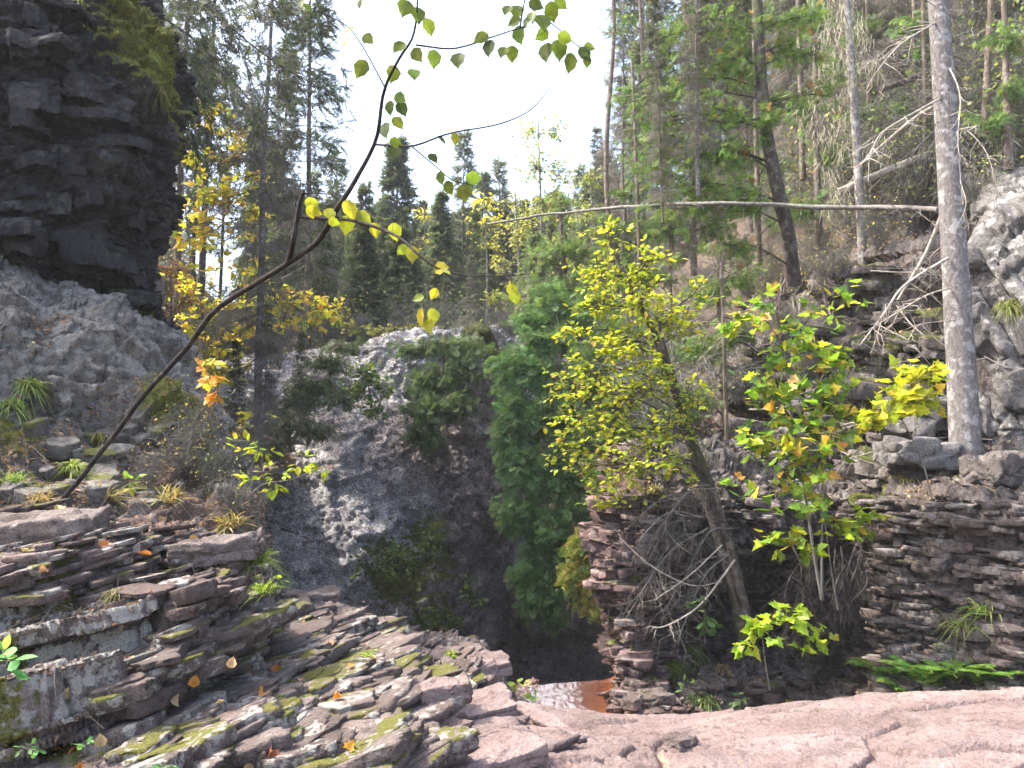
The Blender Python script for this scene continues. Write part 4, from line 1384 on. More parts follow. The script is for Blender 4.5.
# ------------------------------------------------------------------ small things
def tuft(name, label, p, nrm, n, L, pal, spread=0.5, w=0.006, fall=0.6, lean=(0, 0, 0), group=None):
    """grass: arching blades of three pieces"""
    root = MB()
    b = p + 0.25 * spread * L * rnd(n) * np.array([1, 1, 0.3])
    d = unit(np.asarray(nrm) * 0.6 + np.array([0, 0, 0.6]) + spread * rnd(n) + np.asarray(lean))
    l = L * (0.5 + 0.7 * RNG.random((n, 1)))
    side = unit(np.cross(d, rnd(n)))
    pts = []
    for t in (0, 0.4, 0.75, 1.0):
        pts.append(b + d * l * t + np.array([0, 0, -1.0]) * l * fall * t * t)
    ws = (1.0, 0.85, 0.5, 0.05)
    V = np.stack([np.stack([q - side * w * k, q + side * w * k], 1) for q, k in zip(pts, ws)], 1).reshape(-1, 3)
    f = np.array([(0, 1, 3, 2), (2, 3, 5, 4), (4, 5, 7, 6)])
    Fc = (f[None] + (np.arange(n) * 8)[:, None, None]).reshape(-1, 4)
    root.add(V, Fc, np.repeat(pick(pal, n), 8, 0))
    o = root.build(name, M['grass'])
    return tag(o, label, 'grass tuft', group)


def fern(label, p, nf, L, pal, group=None, face=(0, -0.3, 0), wid=0.26, name='fern', cat='fern'):
    """arching fronds with paired leaflets, each frond a part"""
    root = empty(name, p, label, cat, group)
    for k in range(nf):
        a = 2 * math.pi * (k + 0.6 * RNG.random()) / nf
        out = unit(np.array([math.cos(a), math.sin(a), 0.0]) + np.asarray(face))
        l = L * (0.7 + 0.5 * RNG.random())
        t = np.linspace(0, 1, 12)[:, None]
        C = np.asarray(p) + out * l * 0.75 * t + np.array([0, 0, 1.0]) * l * (1.25 * t - 0.8 * t * t)
        mb_ = MB()
        mb_.segs(C[:-1], C[1:], np.linspace(0.005, 0.002, 11), np.linspace(0.0045, 0.0015, 11), (0.5, 0.45, 0.15))
        C2 = curve(C, 26)[4:]
        d = unit(np.gradient(C2, axis=0))
        sd = unit(np.cross(d, np.array([0, 0, 1.0])))
        tt = np.linspace(0.1, 1, len(C2))
        ll = l * wid * np.sin(np.clip(tt * 1.15 + 0.12, 0, 1.18) * 2.55) ** 1.0
        ll = np.clip(ll, 0.012, None)
        for s in (1, -1):
            mb_.cards(C2, unit(sd * s + d * 0.45 + np.array([0, 0, -0.12])), np.cross(d, sd) * -1 + 0.15 * rnd(len(C2)), ll, [(0, -.04, 0), (0, 0.06, 0), (0.5, 0.13, 0.02), (1, 0, -0.05), (0.5, -0.13, 0.02)], [(0, 1, 2, 3, 4)], pick(pal, len(C2), 0.1))
        mb_.build('frond', M['leaf'], root)
    return root


def stick(name, label, pts, r0, r1, mat_, cat='dead branch', group=None, twigs=0, tl=0.3, tint=(1, 1, 1), sides=7, droop=0.2, part=None, rough=0.12, wander=0.0):
    """a bare branch or log with side twigs, one mesh"""
    P = curve(mm(pts) if not isinstance(pts, np.ndarray) else pts, max(10, 5 * len(pts)))
    if wander:
        P = P + wander * np.stack([fbm(P * 1.3 + 4 * k, 2) for k in range(3)], -1)
    b = MB()
    tt = np.linspace(0, 1, len(P))
    b.tube(P, r0 + (r1 - r0) * tt, sides, tint, rough, int(RNG.integers(0, 99)))
    if twigs:
        add_twigs(b, P, twigs, tl, min(r0 * 0.35, 0.008), droop, tint)
    o = b.build(name, mat_, smooth=True)
    return tag(o, label, cat, group)


def add_twigs(b, P, n, tl, r, droop, tint=(1, 1, 1), lo=0.15):
    i = RNG.integers(int(lo * (len(P) - 1)), len(P) - 1, n)
    u = RNG.random((n, 1))
    s = P[i] * (1 - u) + P[i + 1] * u
    d = unit(P[i + 1] - P[i])
    dirs = unit(d * 0.5 + 0.8 * unit(rnd(n)) + np.array([0, 0, -droop]))
    l = tl * (0.3 + 0.9 * RNG.random((n, 1)))
    m1 = s + dirs * l * 0.5 + 0.06 * l * rnd(n)
    e = m1 + unit(dirs + 0.35 * rnd(n) + np.array([0, 0, -droop * 0.7])) * l * 0.5
    b.segs(s, m1, r, r * 0.7, tint)
    b.segs(m1, e, r * 0.7, r * 0.25, tint)
    for _ in range(2):
        v = RNG.random((n, 1))
        s2 = m1 * (1 - v) + e * v
        e2 = s2 + unit(dirs + 0.9 * rnd(n)) * l * 0.3
        b.segs(s2, e2, r * 0.45, r * 0.2, tint)
# ================================================================== planting
# ---- conifer kinds, each built once and copied
kinds = {}
kinds['slim'] = conifer('spruce_tree', 'x', 'tree', 101, 11, 1.15, 1.2, 190, 0.45, SPRUCE, M['bark_dark'], 0.10, needles=12, dead=0.2, twigs=5)
kinds['full'] = conifer('spruce_tree', 'x', 'tree', 102, 11, 1.7, 0.6, 260, 0.5, SPRUCE, M['bark_dark'], 0.12, needles=14, dead=0.1, twigs=6, leaf_len=0.34)
kinds['thin'] = conifer('spruce_tree', 'x', 'tree', 103, 12, 0.8, 3.5, 150, 0.5, SPRUCE_GREY, M['bark_dark'], 0.085, needles=9, dead=0.5, twigs=4)
kinds['grey'] = conifer('spruce_tree', 'x', 'tree', 104, 13, 1.9, 0.8, 210, 0.35, SPRUCE_GREY, M['bark_grey'], 0.085, needles=7, dead=0.85, twigs=12, beard=16, leaf_len=0.24, far=False)
kinds['grey_b'] = conifer('spruce_tree', 'x', 'tree', 105, 13, 1.6, 0.8, 190, 0.6, SPRUCE_GREY, M['bark_brown'], 0.08, needles=5, dead=1.1, twigs=13, beard=11, leaf_len=0.22, far=False)
kinds['mixed'] = conifer('spruce_tree', 'x', 'tree', 106, 13, 1.8, 1.0, 210, 0.5, [((0.06, 0.085, 0.04), 3), ((0.09, 0.11, 0.06), 2)], M['bark_brown'], 0.09, needles=11, dead=0.55, twigs=8, beard=4, leaf_len=0.26, far=False)
used = set()


def plant(kind, p, H, rz, label, group, tilt=(0, 0), name='spruce_tree'):
    k = kinds[kind]
    h0 = {'slim': 11, 'full': 11, 'thin': 12, 'grey': 13, 'grey_b': 13, 'mixed': 13}[kind]
    if kind not in used:
        used.add(kind)
        k.location = [float(c) for c in p]
        k.rotation_euler = (tilt[0], tilt[1], rz)
        k.scale = (H / h0,) * 3
        k['label'] = label
        k['group'] = group
        return k
    r = dup(k, p, rz, H / h0, label, tilt)
    r['group'] = group
    return r


R2 = np.random.default_rng(21)
# spruces that stand out over the basalt wall: px of the stem, py of the top, distance
for px, top, Y, kd, lab in (
        (397, 138, 33, 'full', 'broad dark spruce with layered limbs, tallest green crown above the basalt wall'),
        (461, 128, 39, 'thin', 'narrow tall spruce spire beside the yellow aspen above the wall'),
        (499, 156, 45, 'thin', 'thin far spruce spire right of the narrow tall one'),
        (481, 172, 45, 'slim', 'small blunt spruce top between two thin spires'),
        (440, 192, 29, 'full', 'green bushy spruce in front of the narrow tall spire'),
        (335, 150, 40, 'thin', 'thin bare spire at the left edge of the open sky'),
        (362, 182, 36, 'slim', 'slim spruce left of the broad dark spruce above the wall'),
        (418, 200, 46, 'slim', 'slim far spruce close behind the broad dark spruce'),
        (523, 200, 38, 'slim', 'slim spruce beside the pale birch tops above the wall'),
        (350, 235, 28, 'slim', 'short spruce at the rim above the left part of the basalt wall'),
        (312, 170, 33, 'thin', 'thin sparse spruce near the left spruces, above the wall'),
        (560, 190, 40, 'slim', 'dark spruce between the birch tops and the right slope'),
        (585, 165, 36, 'thin', 'grey thin spruce where the open sky meets the right forest'),
        (605, 150, 31, 'slim', 'dark slim spruce at the right edge of the open sky')):
    b = at(px, 352, Y)
    b[2] = ground_z(b[0], Y) - 0.1
    H = at(px, top, Y)[2] - b[2]
    plant(kd, b, H, R2.random() * 6.3, lab, 'spruces above the basalt wall')
# the crowd of thin stems further back
for k in range(58):
    Y = 24 + 26 * R2.random()
    px = 255 + 370 * R2.random()
    top = np.interp(px, [250, 330, 400, 500, 560, 625], [120, 215, 205, 205, 195, 150]) + 55 * R2.random()
    b = at(px, 350, Y)
    b[2] = ground_z(b[0], Y) - 0.1
    H = at(px, top, Y)[2] - b[2]
    plant(['full', 'slim', 'full', 'mixed'][k % 4], b, H, R2.random() * 6.3, 'green spruce in the dense belt just behind the wall rim', 'green spruces behind the wall rim')
for k in range(44):
    Y = 40 + 30 * R2.random()
    px = 300 + 310 * R2.random()
    top = 188 + 34 * R2.random() + (12 if 390 < px < 480 else 0)
    b = at(px, 350, Y)
    b[2] = ground_z(b[0], Y) - 0.1
    H = at(px, top, Y)[2] - b[2]
    plant(['full', 'slim', 'full'][k % 3], b, H, R2.random() * 6.3, 'far spruce in the closed wood well behind the wall rim', 'far spruces well behind the wall rim')
n = 0
while n < 70:
    Y = 27 + 45 * R2.random() ** 1.3
    px = 250 + 400 * R2.random()
    top = 232 + 60 * R2.random() - (30 if px < 330 or px > 540 else 0)
    b = at(px, 350, Y)
    b[2] = ground_z(b[0], Y) - 0.1
    H = at(px, top, Y)[2] - b[2]
    plant(['thin', 'thin', 'slim', 'grey'][R2.integers(0, 4)], b, H, R2.random() * 6.3, 'thin grey stemmed spruce in the crowded wood behind the wall rim', 'thin spruces in the wood behind the wall')
    n += 1
# left hillside behind the overhang
for px, pyb, top, Y, kd, lab in (
        (263, 420, -160, 14, 'grey', 'tall straight spruce with sparse limbs, left of the open sky'),
        (301, 400, -90, 22, 'mixed', 'tall spruce with tufted limbs at the left edge of the open sky'),
        (205, 300, -150, 21, 'thin', 'grey spruce behind the orange maple'),
        (180, 300, -190, 21, 'mixed', 'spruce just right of the mossy brow of the overhang'),
        (283, 330, 40, 24, 'thin', 'thin spruce between the two tall left spruces'),
        (322, 345, 205, 23, 'slim', 'short spruce at the hill foot left of the wall rim'),
        (222, 300, 60, 25, 'thin', 'thin far spruce on the left hillside'),
        (250, 300, 110, 28, 'slim', 'small far spruce on the left hillside behind the tall ones'),
        (195, 280, 40, 24, 'slim', 'slim far spruce behind the overhang'),
        (160, 260, -60, 22, 'grey_b', 'grey far spruce nearly hidden by the overhang'),
        (272, 330, 150, 30, 'full', 'dark bushy spruce at the foot of the left hillside')):
    b = at(px, pyb, Y)
    H = at(px, top, Y)[2] - b[2]
    plant(kd, b, max(H, 4), R2.random() * 6.3, lab, 'spruces on the left hillside')
# low dark conifers left of the wall
for px, pyb, top, Y, kd, lab in ((262, 470, 300, 13.2, 'grey', 'low dark spruce beside the tall straight trunk, left of the wall'),
                                 (300, 440, 330, 14.4, 'mixed', 'small drooping spruce at the left end of the basalt wall'),
                                 (232, 470, 340, 12.4, 'mixed', 'small sparse spruce behind the yellow leaved twigs')):
    b = at(px, pyb, Y)
    H = at(px, top, Y)[2] - b[2]
    plant(kd, b, H, R2.random() * 6.3, lab, 'small spruces left of the wall')
# right slope
slots = [(905, 175, -200, 'grey_b', 'dead bearded spruce between the thin lichen trunk and the big trunk'), (800, 225, -60, 'grey', 'grey bearded spruce right behind the foot of the dark leaning cedar'), (870, 190, -160, 'grey', 'grey spruce above the bleached fallen log'), (930, 130, -240, 'grey_b', 'pale bearded spruce just left of the top of the big trunk'), (750, 235, -20, 'mixed', 'half green spruce left of the foot of the dark leaning cedar'), (985, 150, -160, 'grey', 'grey spruce right of the big trunk above the pale cliff'),
         (648, 262, -60, 'grey', 'grey twiggy spruce at the right edge of the sky gap'),
         (625, 285, 70, 'mixed', 'half bare spruce whose limbs reach into the sky gap'),
         (700, 250, -160, 'grey_b', 'grey lichen draped spruce left of the dark leaning cedar'),
         (672, 300, 20, 'mixed', 'green grey spruce under the long fallen pole'),
         (735, 160, -220, 'grey', 'bare spruce high on the slope behind the dark leaning cedar'),
         (815, 190, -220, 'grey_b', 'lichen bearded spruce right of the dark leaning cedar'),
         (842, 130, -260, 'mixed', 'spruce with some green high on the right slope'),
         (880, 150, -260, 'grey_b', 'tangled dead limbed spruce left of the big grey trunk'),
         (775, 90, -260, 'mixed', 'far spruce at the top of the right slope'),
         (915, 60, -300, 'grey', 'bare spruce high up left of the big grey trunk'),
         (985, 70, -300, 'grey_b', 'bare spruce on top of the pale cliff'),
         (700, 170, -100, 'grey', 'dim grey spruce deep in the right forest'),
         (600, 300, 120, 'grey', 'low grey spruce at the foot of the right slope'),
         (1010, 60, -300, 'mixed', 'spruce at the upper right corner'),
         (660, 200, -20, 'grey_b', 'bare brown spruce behind the sky gap edge'),
         (760, 200, -150, 'grey', 'grey spruce directly behind the dark leaning trunk'),
         (835, 215, -120, 'grey', 'grey spruce just behind the thin lichen trunk'),
         (790, 170, -200, 'grey_b', 'dead twiggy spruce between the two curved trunks')]
for px, pyb, top, kd, lab in slots:
    p, nn_ = hit(px, pyb, ('wooded_slope',))
    H = min(max(at(px, top, p[1])[2] - p[2], 3.0), 17)
    plant(kd, p - np.array([0, 0, 0.2]), H, R2.random() * 6.3, lab, 'spruces on the right slope')
for _ in range(40):
    px = 600 + 420 * R2.random()
    lim = np.interp(px, [600, 700, 800, 900, 1024], [270, 175, 60, -60, -150])
    pyb = lim + 8 + 70 * R2.random()
    p, nn_ = hit(px, pyb, ('wooded_slope',))
    if p[1] < 12.5:
        continue
    plant(['grey', 'mixed', 'thin', 'mixed'][R2.integers(0, 4)], p - np.array([0, 0, 0.2]), 7 + 6 * R2.random(), R2.random() * 6.3, 'grey spruce among many high on the right slope', 'grey spruces high on the right slope')

# ---- bare bushes over the slopes
bare = []
for v in range(4):
    r_ = empty('bare_bush', (0, 0, 0), 'x', 'bush')
    b = MB()
    for k in range(16):
        a = RNG.random() * 6.28
        L = 0.7 + 0.7 * RNG.random()
        out_ = np.array([math.cos(a), math.sin(a), 0]) * (0.25 + 0.5 * RNG.random())
        Q = curve([np.array([0, 0, -0.1]), out_ * L * 0.5 + np.array([0, 0, 0.6 * L]), out_ * L * 1.2 + np.array([0, 0, (0.7 + 0.4 * RNG.random() - (0.6 if v > 1 else 0)) * L])], 9)
        b.tube(Q, np.linspace(0.010, 0.003, 9), 4, (1, 1, 1))
        add_twigs(b, Q, 22, 0.42, 0.005, 0.15 + 0.3 * (v > 1), (0.95, 0.98, 0.92))
    b.build('branches', M['twig'], r_)
    lf = MB()
    n = 130
    q = unit(rnd(n)) * (0.35 + 0.6 * RNG.random((n, 1))) + np.array([0, 0, 0.65])
    pal_ = [[((0.14, 0.20, 0.07), 3), ((0.22, 0.26, 0.09), 1)], [((0.40, 0.30, 0.12), 3), ((0.46, 0.36, 0.12), 2)], [((0.15, 0.20, 0.08), 2)], [((0.20, 0.25, 0.09), 2), ((0.34, 0.33, 0.1), 1)]][v]
    lf.cards(q, rnd(n), rnd(n) + np.array([0, 0, 1]), 0.07 * (0.6 + 0.7 * RNG.random(n)), SMALL_V, SMALL_F, pick(pal_, n))
    lf.build('foliage', M['leaf'], r_)
    bare.append(r_)
first = [True] * 4


def bush(v, p, sc, rz, label, group):
    if first[v]:
        first[v] = False
        o = bare[v]
        o.location = [float(c) for c in p]
        o.scale = (sc,) * 3
        o.rotation_euler = (0, 0, rz)
        o['label'] = label
    else:
        o = dup(bare[v], p, rz, sc, label)
    o['group'] = group


k = 0
while k < 210:
    px, py = 560 + 464 * R2.random(), 20 + 440 * R2.random()
    if py < 540 - (px - 470) * 1.15 + 20 or py > 470 - 0.0 * px:
        continue
    if px > 680 and py > 245 - 0.1 * (px - 680):
        continue
    p, nn_ = hit(px, py, ('wooded_slope',))
    if p[1] < 10:
        continue
    v = (0, 2, 3, 2, 0, 1)[R2.integers(0, 6)]
    bush(v, p, 0.7 + 0.9 * R2.random(), R2.random() * 6.3, ('olive leafed', 'brown leafed', 'drooping dull green', 'drooping olive')[v] + ' twiggy bush on the right slope', ('olive bushes on the right slope', 'brown bushes on the right slope', 'drooping green bushes on the right slope', 'drooping olive bushes on the right slope')[v])
    k += 1
k = 0
while k < 30:
    px, py = 150 + 190 * R2.random(), 200 + 250 * R2.random()
    p, nn_ = hit(px, py)
    if p[1] < 13.5 or p[1] > 30 or 15 < p[1] < 19:
        continue
    v = R2.integers(0, 4)
    bush(v, p, 0.7 + 0.7 * R2.random(), R2.random() * 6.3, ('olive leafed', 'brown leafed', 'drooping dull green', 'drooping olive')[v] + ' twiggy bush on the left hillside', 'bushes on the left hillside')
    k += 1
for px, py, v, sc_2, lab in ((178, 470, 1, 0.42, 'brown brittle bush in the litter right of the lichen rock'), (212, 492, 0, 0.40, 'small olive bush in the litter above the red block'), (232, 512, 3, 0.34, 'low drooping bush at the edge of the litter above the red block'), (196, 440, 3, 0.40, 'drooping bush on the shoulder of the lichen rock'), (150, 488, 1, 0.3, 'tiny brown bush by the foot of the arching branch'),
                           (995, 165, 0, 0.8, 'olive bush on the rim of the pale cliff'), (1015, 140, 2, 0.9, 'green drooping bush at the top of the pale cliff'), (975, 200, 3, 0.5, 'small olive bush on the left rim of the pale cliff'), (780, 330, 2, 0.7, 'green drooping bush on the mossy steps behind the maple'), (735, 400, 3, 0.7, 'olive drooping bush behind the slender pale stem'), (850, 395, 2, 0.5, 'small green bush on the mossy steps left of the small maple'), (800, 290, 1, 0.6, 'brown bush at the root of the dark leaning cedar'), (880, 250, 1, 0.7, 'red brown bush right of the thin lichen trunk foot'), (700, 300, 0, 0.9, 'olive bush on the slope left of the dark leaning cedar foot'), (690, 470, 2, 0.5, 'green bush on the pillar top behind the sapling stem')):
    bush(v, hit(px, py)[0], sc_2, R2.random() * 6.3, lab, 'single bushes on rock and litter')
for k in range(34):
    px, Y = 270 + 330 * R2.random(), 21 + 14 * R2.random()
    b_ = at(px, 350, Y)
    p = drop(np.array([b_[0], b_[1], 40.0]))
    v = R2.integers(0, 4)
    bush(v, p, 0.8 + 0.8 * R2.random(), R2.random() * 6.3, ('olive leafed', 'brown leafed', 'drooping dull green', 'drooping olive')[v] + ' twiggy bush on the rim above the basalt wall', 'bushes on the wall rim')

# ---- the big grey trunk at the right
p, nn_ = hit(965, 474)
YB = float(p[1])
root = empty('spruce_tree', p, 'big straight grey spruce trunk with dead limbs in front of the pale cliff', 'tree')
P = curve(mm([(972, 530, YB + .05), (967, 478, YB), (963, 400, YB), (957, 300, YB), (948, 150, YB), (938, 0, YB), (925, -200, YB), (908, -450, YB)]), 60)
r = np.interp(np.linspace(0, 1, 60), [0, 0.09, 0.13, 0.2, 0.4, 0.65, 1.0], [0.27, 0.235, 0.195, 0.168, 0.15, 0.118, 0.085])
t = MB()
t.tube(P, r, 28, (1, 1, 1), 0.05, 3)
big = t.build('trunk', M['bark_grey'], root, True)
for a in range(6):      # root flares
    ang = a * 1.05 + 0.3
    q = np.asarray(p) + np.array([0, 0, 0.25])
    e = q + np.array([math.cos(ang) * 0.6, math.sin(ang) * 0.6, -0.5])
    t = MB()
    t.tube(curve([q, (q + e) / 2 + np.array([math.cos(ang) * .08, math.sin(ang) * .08, -0.04]), e], 8), np.linspace(0.10, 0.03, 8), 8, (0.8, 0.8, 0.75), 0.2, a)
    t.build('root', M['bark_moss'], big, True)
for pts, r0, n_, l_ in (([(948, 258, YB - .1), (905, 285, YB - .7), (885, 312, YB - 1.0), (860, 345, YB - 1.3)], 0.024, 16, 0.35),
                        ([(950, 288, YB - .1), (925, 296, YB - .3), (885, 320, YB - .7), (868, 330, YB - .9)], 0.016, 10, 0.3),
                        ([(945, 96, YB), (905, 118, YB - .6), (880, 135, YB - 1), (868, 160, YB - 1.2)], 0.02, 18, 0.5),
                        ([(947, 62, YB), (960, 95, YB - .5), (958, 140, YB - .7), (963, 205, YB - .8)], 0.014, 12, 0.3),
                        ([(940, 20, YB), (900, 45, YB - .5), (870, 80, YB - .9)], 0.018, 18, 0.5),
                        ([(955, 120, YB), (985, 150, YB - .3), (1000, 200, YB - .4)], 0.014, 10, 0.35),
                        ([(955, 320, YB - .15), (920, 325, YB - .5), (908, 340, YB - .6)], 0.010, 6, 0.2),
                        ([(958, 130, YB - .15), (980, 125, YB - .5)], 0.012, 6, 0.2),
                        ([(960, 180, YB - .15), (966, 205, YB - .3), (955, 230, YB - .4)], 0.008, 4, 0.2)):
    P = curve(mm(pts), 14)
    b = MB()
    b.tube(P, np.linspace(r0 * 0.75, r0 * 0.2, 14), 6, (1, 1, 1), 0.1)
    add_twigs(b, P, n_, l_, 0.006, 0.3)
    b.build('dead_limb', M['dead_wood'], big, True)

# ---- dark leaning cedar with green sprays and a few orange ones
YC = 12.0
cedar('cedar_tree', 'dark leaning cedar trunk with green sprays, right of the sky gap',
      [([(794, 285, YC + .6), (788, 235, YC + .3), (778, 190, YC), (766, 130, YC), (761, 70, YC), (757, 0, YC), (752, -120, YC)], 0.125, 0.075)],
      [(735, 60, YC, 45, 34, 34), (700, 110, YC - .2, 55, 30, 44), (680, 150, YC - .2, 50, 30, 40), (725, 150, YC - .4, 38, 40, 34), (790, 45, YC, 34, 40, 26), (815, 55, YC, 22, 20, 12), (800, 18, YC, 40, 20, 18),
       (742, 195, YC - .5, 30, 30, 26), (690, 205, YC - .3, 45, 34, 36), (650, 80, YC + .3, 34, 26, 20), (640, 155, YC, 32, 24, 20), (700, 60, YC + .2, 40, 30, 26), (620, 105, YC + .5, 26, 18, 12), (720, 20, YC, 60, 24, 30), (650, 120, YC, 30, 30, 20), (655, 40, YC + .5, 30, 30, 18), (715, 245, YC - .3, 45, 28, 30), (765, 120, YC - .4, 22, 30, 16), (830, 95, YC, 20, 34, 16), (655, 190, YC, 35, 26, 22)],
      [((0.12, 0.23, 0.04), 5), ((0.17, 0.27, 0.05), 3), ((0.45, 0.24, 0.07), 0.3), ((0.08, 0.15, 0.04), 2)], 0.15, 8, M['bark_dark'], dens=1.0)
for lab, x, Y, top, bl in (('green cedar behind the thin lichen trunk', 868, 15, -60, [(860, 30, 15, 30, 22, 24), (885, 70, 15, 30, 24, 26), (865, 115, 15, 28, 22, 24), (895, 150, 15, 30, 20, 26), (850, 165, 15, 26, 18, 18)]),
                          ('green cedar just left of the upper part of the big grey trunk', 915, 14, -60, [(910, 20, 14, 26, 22, 20), (925, 60, 14, 24, 24, 20), (905, 110, 14, 26, 22, 22), (920, 165, 14, 26, 18, 20)]),
                          ('green cedar high between the dark leaning trunk and the sky gap', 755, 16, -60, [(770, 20, 16, 30, 22, 22), (745, 70, 16, 30, 22, 22), (785, 100, 16, 28, 22, 22), (770, 160, 16, 30, 22, 24), (745, 200, 16, 30, 20, 24), (790, 215, 15, 26, 16, 18)]),
                          ('airy green cedar at the top right of the sky gap', 640, 20, -30, [(620, 20, 20, 26, 20, 16), (650, 60, 20, 30, 22, 20), (625, 100, 20, 26, 20, 18), (655, 140, 20, 30, 22, 22), (640, 180, 20, 34, 20, 24), (680, 30, 20, 30, 22, 18)]),
                          ('green cedar between the dark leaning trunk and the thin lichen trunk', 815, 14, -60, [(815, 20, 14, 30, 22, 20), (835, 70, 14, 26, 24, 20), (800, 110, 14, 26, 22, 18), (830, 150, 14, 28, 20, 20), (800, 200, 13.8, 28, 18, 20)]),
                          ('small green cedar right of the big grey trunk over the pale cliff', 1005, 11.5, -40, [(1000, 40, 11.5, 26, 20, 16), (1015, 90, 11.5, 24, 18, 16), (990, 120, 11.5, 26, 16, 18)]),
                          ('bright green cedar under the half bare spruces, right of the sky gap', 690, 15, 40, [(650, 170, 15, 30, 20, 22), (690, 80, 15, 30, 24, 22), (705, 180, 15, 34, 24, 30), (670, 130, 15, 30, 24, 24), (665, 225, 15, 36, 20, 30), (720, 225, 15, 30, 20, 24)]),
                          ('light green cedar above the fallen pole beside the aspens', 625, 17.5, 170, [(625, 190, 17.5, 22, 16, 18), (610, 225, 17.5, 28, 18, 26), (645, 230, 17.5, 28, 18, 26), (630, 265, 17.3, 34, 20, 34), (665, 275, 17, 28, 18, 22)]),
                          ('dull green cedar on the slope behind the yellow sapling', 720, 12.6, 270, [(715, 290, 12.5, 30, 16, 26), (735, 330, 12.2, 30, 18, 28), (700, 345, 12.2, 34, 20, 34), (745, 275, 12.6, 24, 14, 16), (690, 400, 11.8, 30, 20, 28)]),
                          ('bushy green cedar left of the yellow sapling crown', 600, 14, 280, [(590, 300, 14, 26, 18, 26), (620, 330, 13.6, 30, 22, 34), (590, 360, 13.6, 30, 24, 40), (640, 380, 13, 34, 24, 40), (600, 420, 13, 30, 24, 40), (650, 430, 12.6, 34, 20, 34), (600, 470, 12.8, 26, 20, 30)])):
    p0 = bl[-1]
    cedar('cedar_tree', lab, [([(x + 4, p0[1] + 50, Y), (x, (top + p0[1]) / 2, Y), (x - 3, top, Y)], 0.07, 0.02)], bl, [((0.13, 0.22, 0.06), 5), ((0.18, 0.26, 0.08), 3), ((0.25, 0.25, 0.10), 1), ((0.09, 0.15, 0.05), 2)], 0.15, 12)
# thin lichen bearded trunk
p, nn_ = hit(863, 262)
YL = float(p[1])
root = empty('spruce_tree', p, 'thin pale dead trunk hung with grey lichen, left of the big grey trunk', 'tree')
t = MB()
P = curve(mm([(864, 300, YL), (862, 240, YL), (857, 150, YL), (851, 60, YL), (847, 0, YL), (842, -120, YL)]), 30)
t.tube(P, np.linspace(0.085, 0.055, 30), 9, (1.25, 1.25, 1.2), 0.12, 5)
t.build('trunk', M['bark_grey'], root, True)
b = MB()
for k in range(46):
    i = RNG.integers(9, 29)
    a = RNG.random() * 6.28
    L = 0.5 + 0.8 * RNG.random()
    q = P[i]
    Q = curve([q, q + L * 0.5 * np.array([math.cos(a), math.sin(a), 0.0]), q + L * np.array([math.cos(a) * .8, math.sin(a) * .8, -0.45])], 7)
    b.tube(Q, np.linspace(0.008, 0.003, 7), 4, (1, 1, 1))
    add_twigs(b, Q, 12, 0.4, 0.004, 0.7, (1.5, 1.5, 1.3), 0.1)
    n = 22
    j = RNG.integers(1, 7, n)
    s = Q[j] + 0.06 * rnd(n)
    b.segs(s, s + np.array([0, 0, -0.18]) + 0.07 * rnd(n), 0.006, 0.002, (2.2, 2.2, 1.75))
b.build('branches', M['twig'], root)
# dark mossy trunk further up
p, nn_ = hit(905, 120)
YM = float(p[1])
stick('tree_trunk', 'dark mossy trunk with hanging bark high between the pale and the big trunk', [(906, 130, YM), (900, 60, YM), (893, 0, YM), (885, -120, YM)], 0.14, 0.10, M['bark_moss'], 'tree', twigs=70, tl=0.8, sides=10, droop=0.5)
# pale thin stems round the big trunk
for pts, r_, lab in (([(965, 205, 8.9), (958, 130, 8.9), (950, 60, 8.9), (946, -60, 8.9)], 0.018, 'thin pale dead stem leaning on the big grey trunk'),
                     ([(700, 168, 14), (690, 100, 14), (684, 0, 14)], 0.05, 'slim grey stem left of the dark leaning cedar'),
                     ([(727, 440, 9.6), (724, 350, 9.6), (722, 280, 9.6), (721, 262, 9.6)], 0.028, 'slender pale sapling stem above the leaning dark trunk'),
                     ([(672, 250, 15), (664, 140, 15), (655, 30, 15)], 0.045, 'slim grey stem under the sky gap edge'),
                     ([(612, 260, 19), (606, 160, 19), (614, 30, 19), (610, -40, 19)], 0.07, 'grey trunk whose crown borders the open sky'),
                     ([(803, 180, 14.5), (800, 60, 14.5), (796, -40, 14.5)], 0.06, 'grey trunk close behind the dark leaning cedar'),
                     ([(640, 270, 17), (636, 160, 17), (632, 60, 17)], 0.05, 'dim trunk right of the sky gap'),
                     ([(985, 120, 12), (990, 20, 12), (994, -50, 12)], 0.06, 'dark trunk on top of the pale cliff'),
                     ([(926, 190, 13), (925, 90, 13), (922, -40, 13)], 0.05, 'grey stem just left of the big grey trunk')):
    stick('tree_trunk', lab, pts, r_, r_ * 0.6, M['bark_brown'], 'tree', twigs=34, tl=0.6, sides=8, droop=0.4)

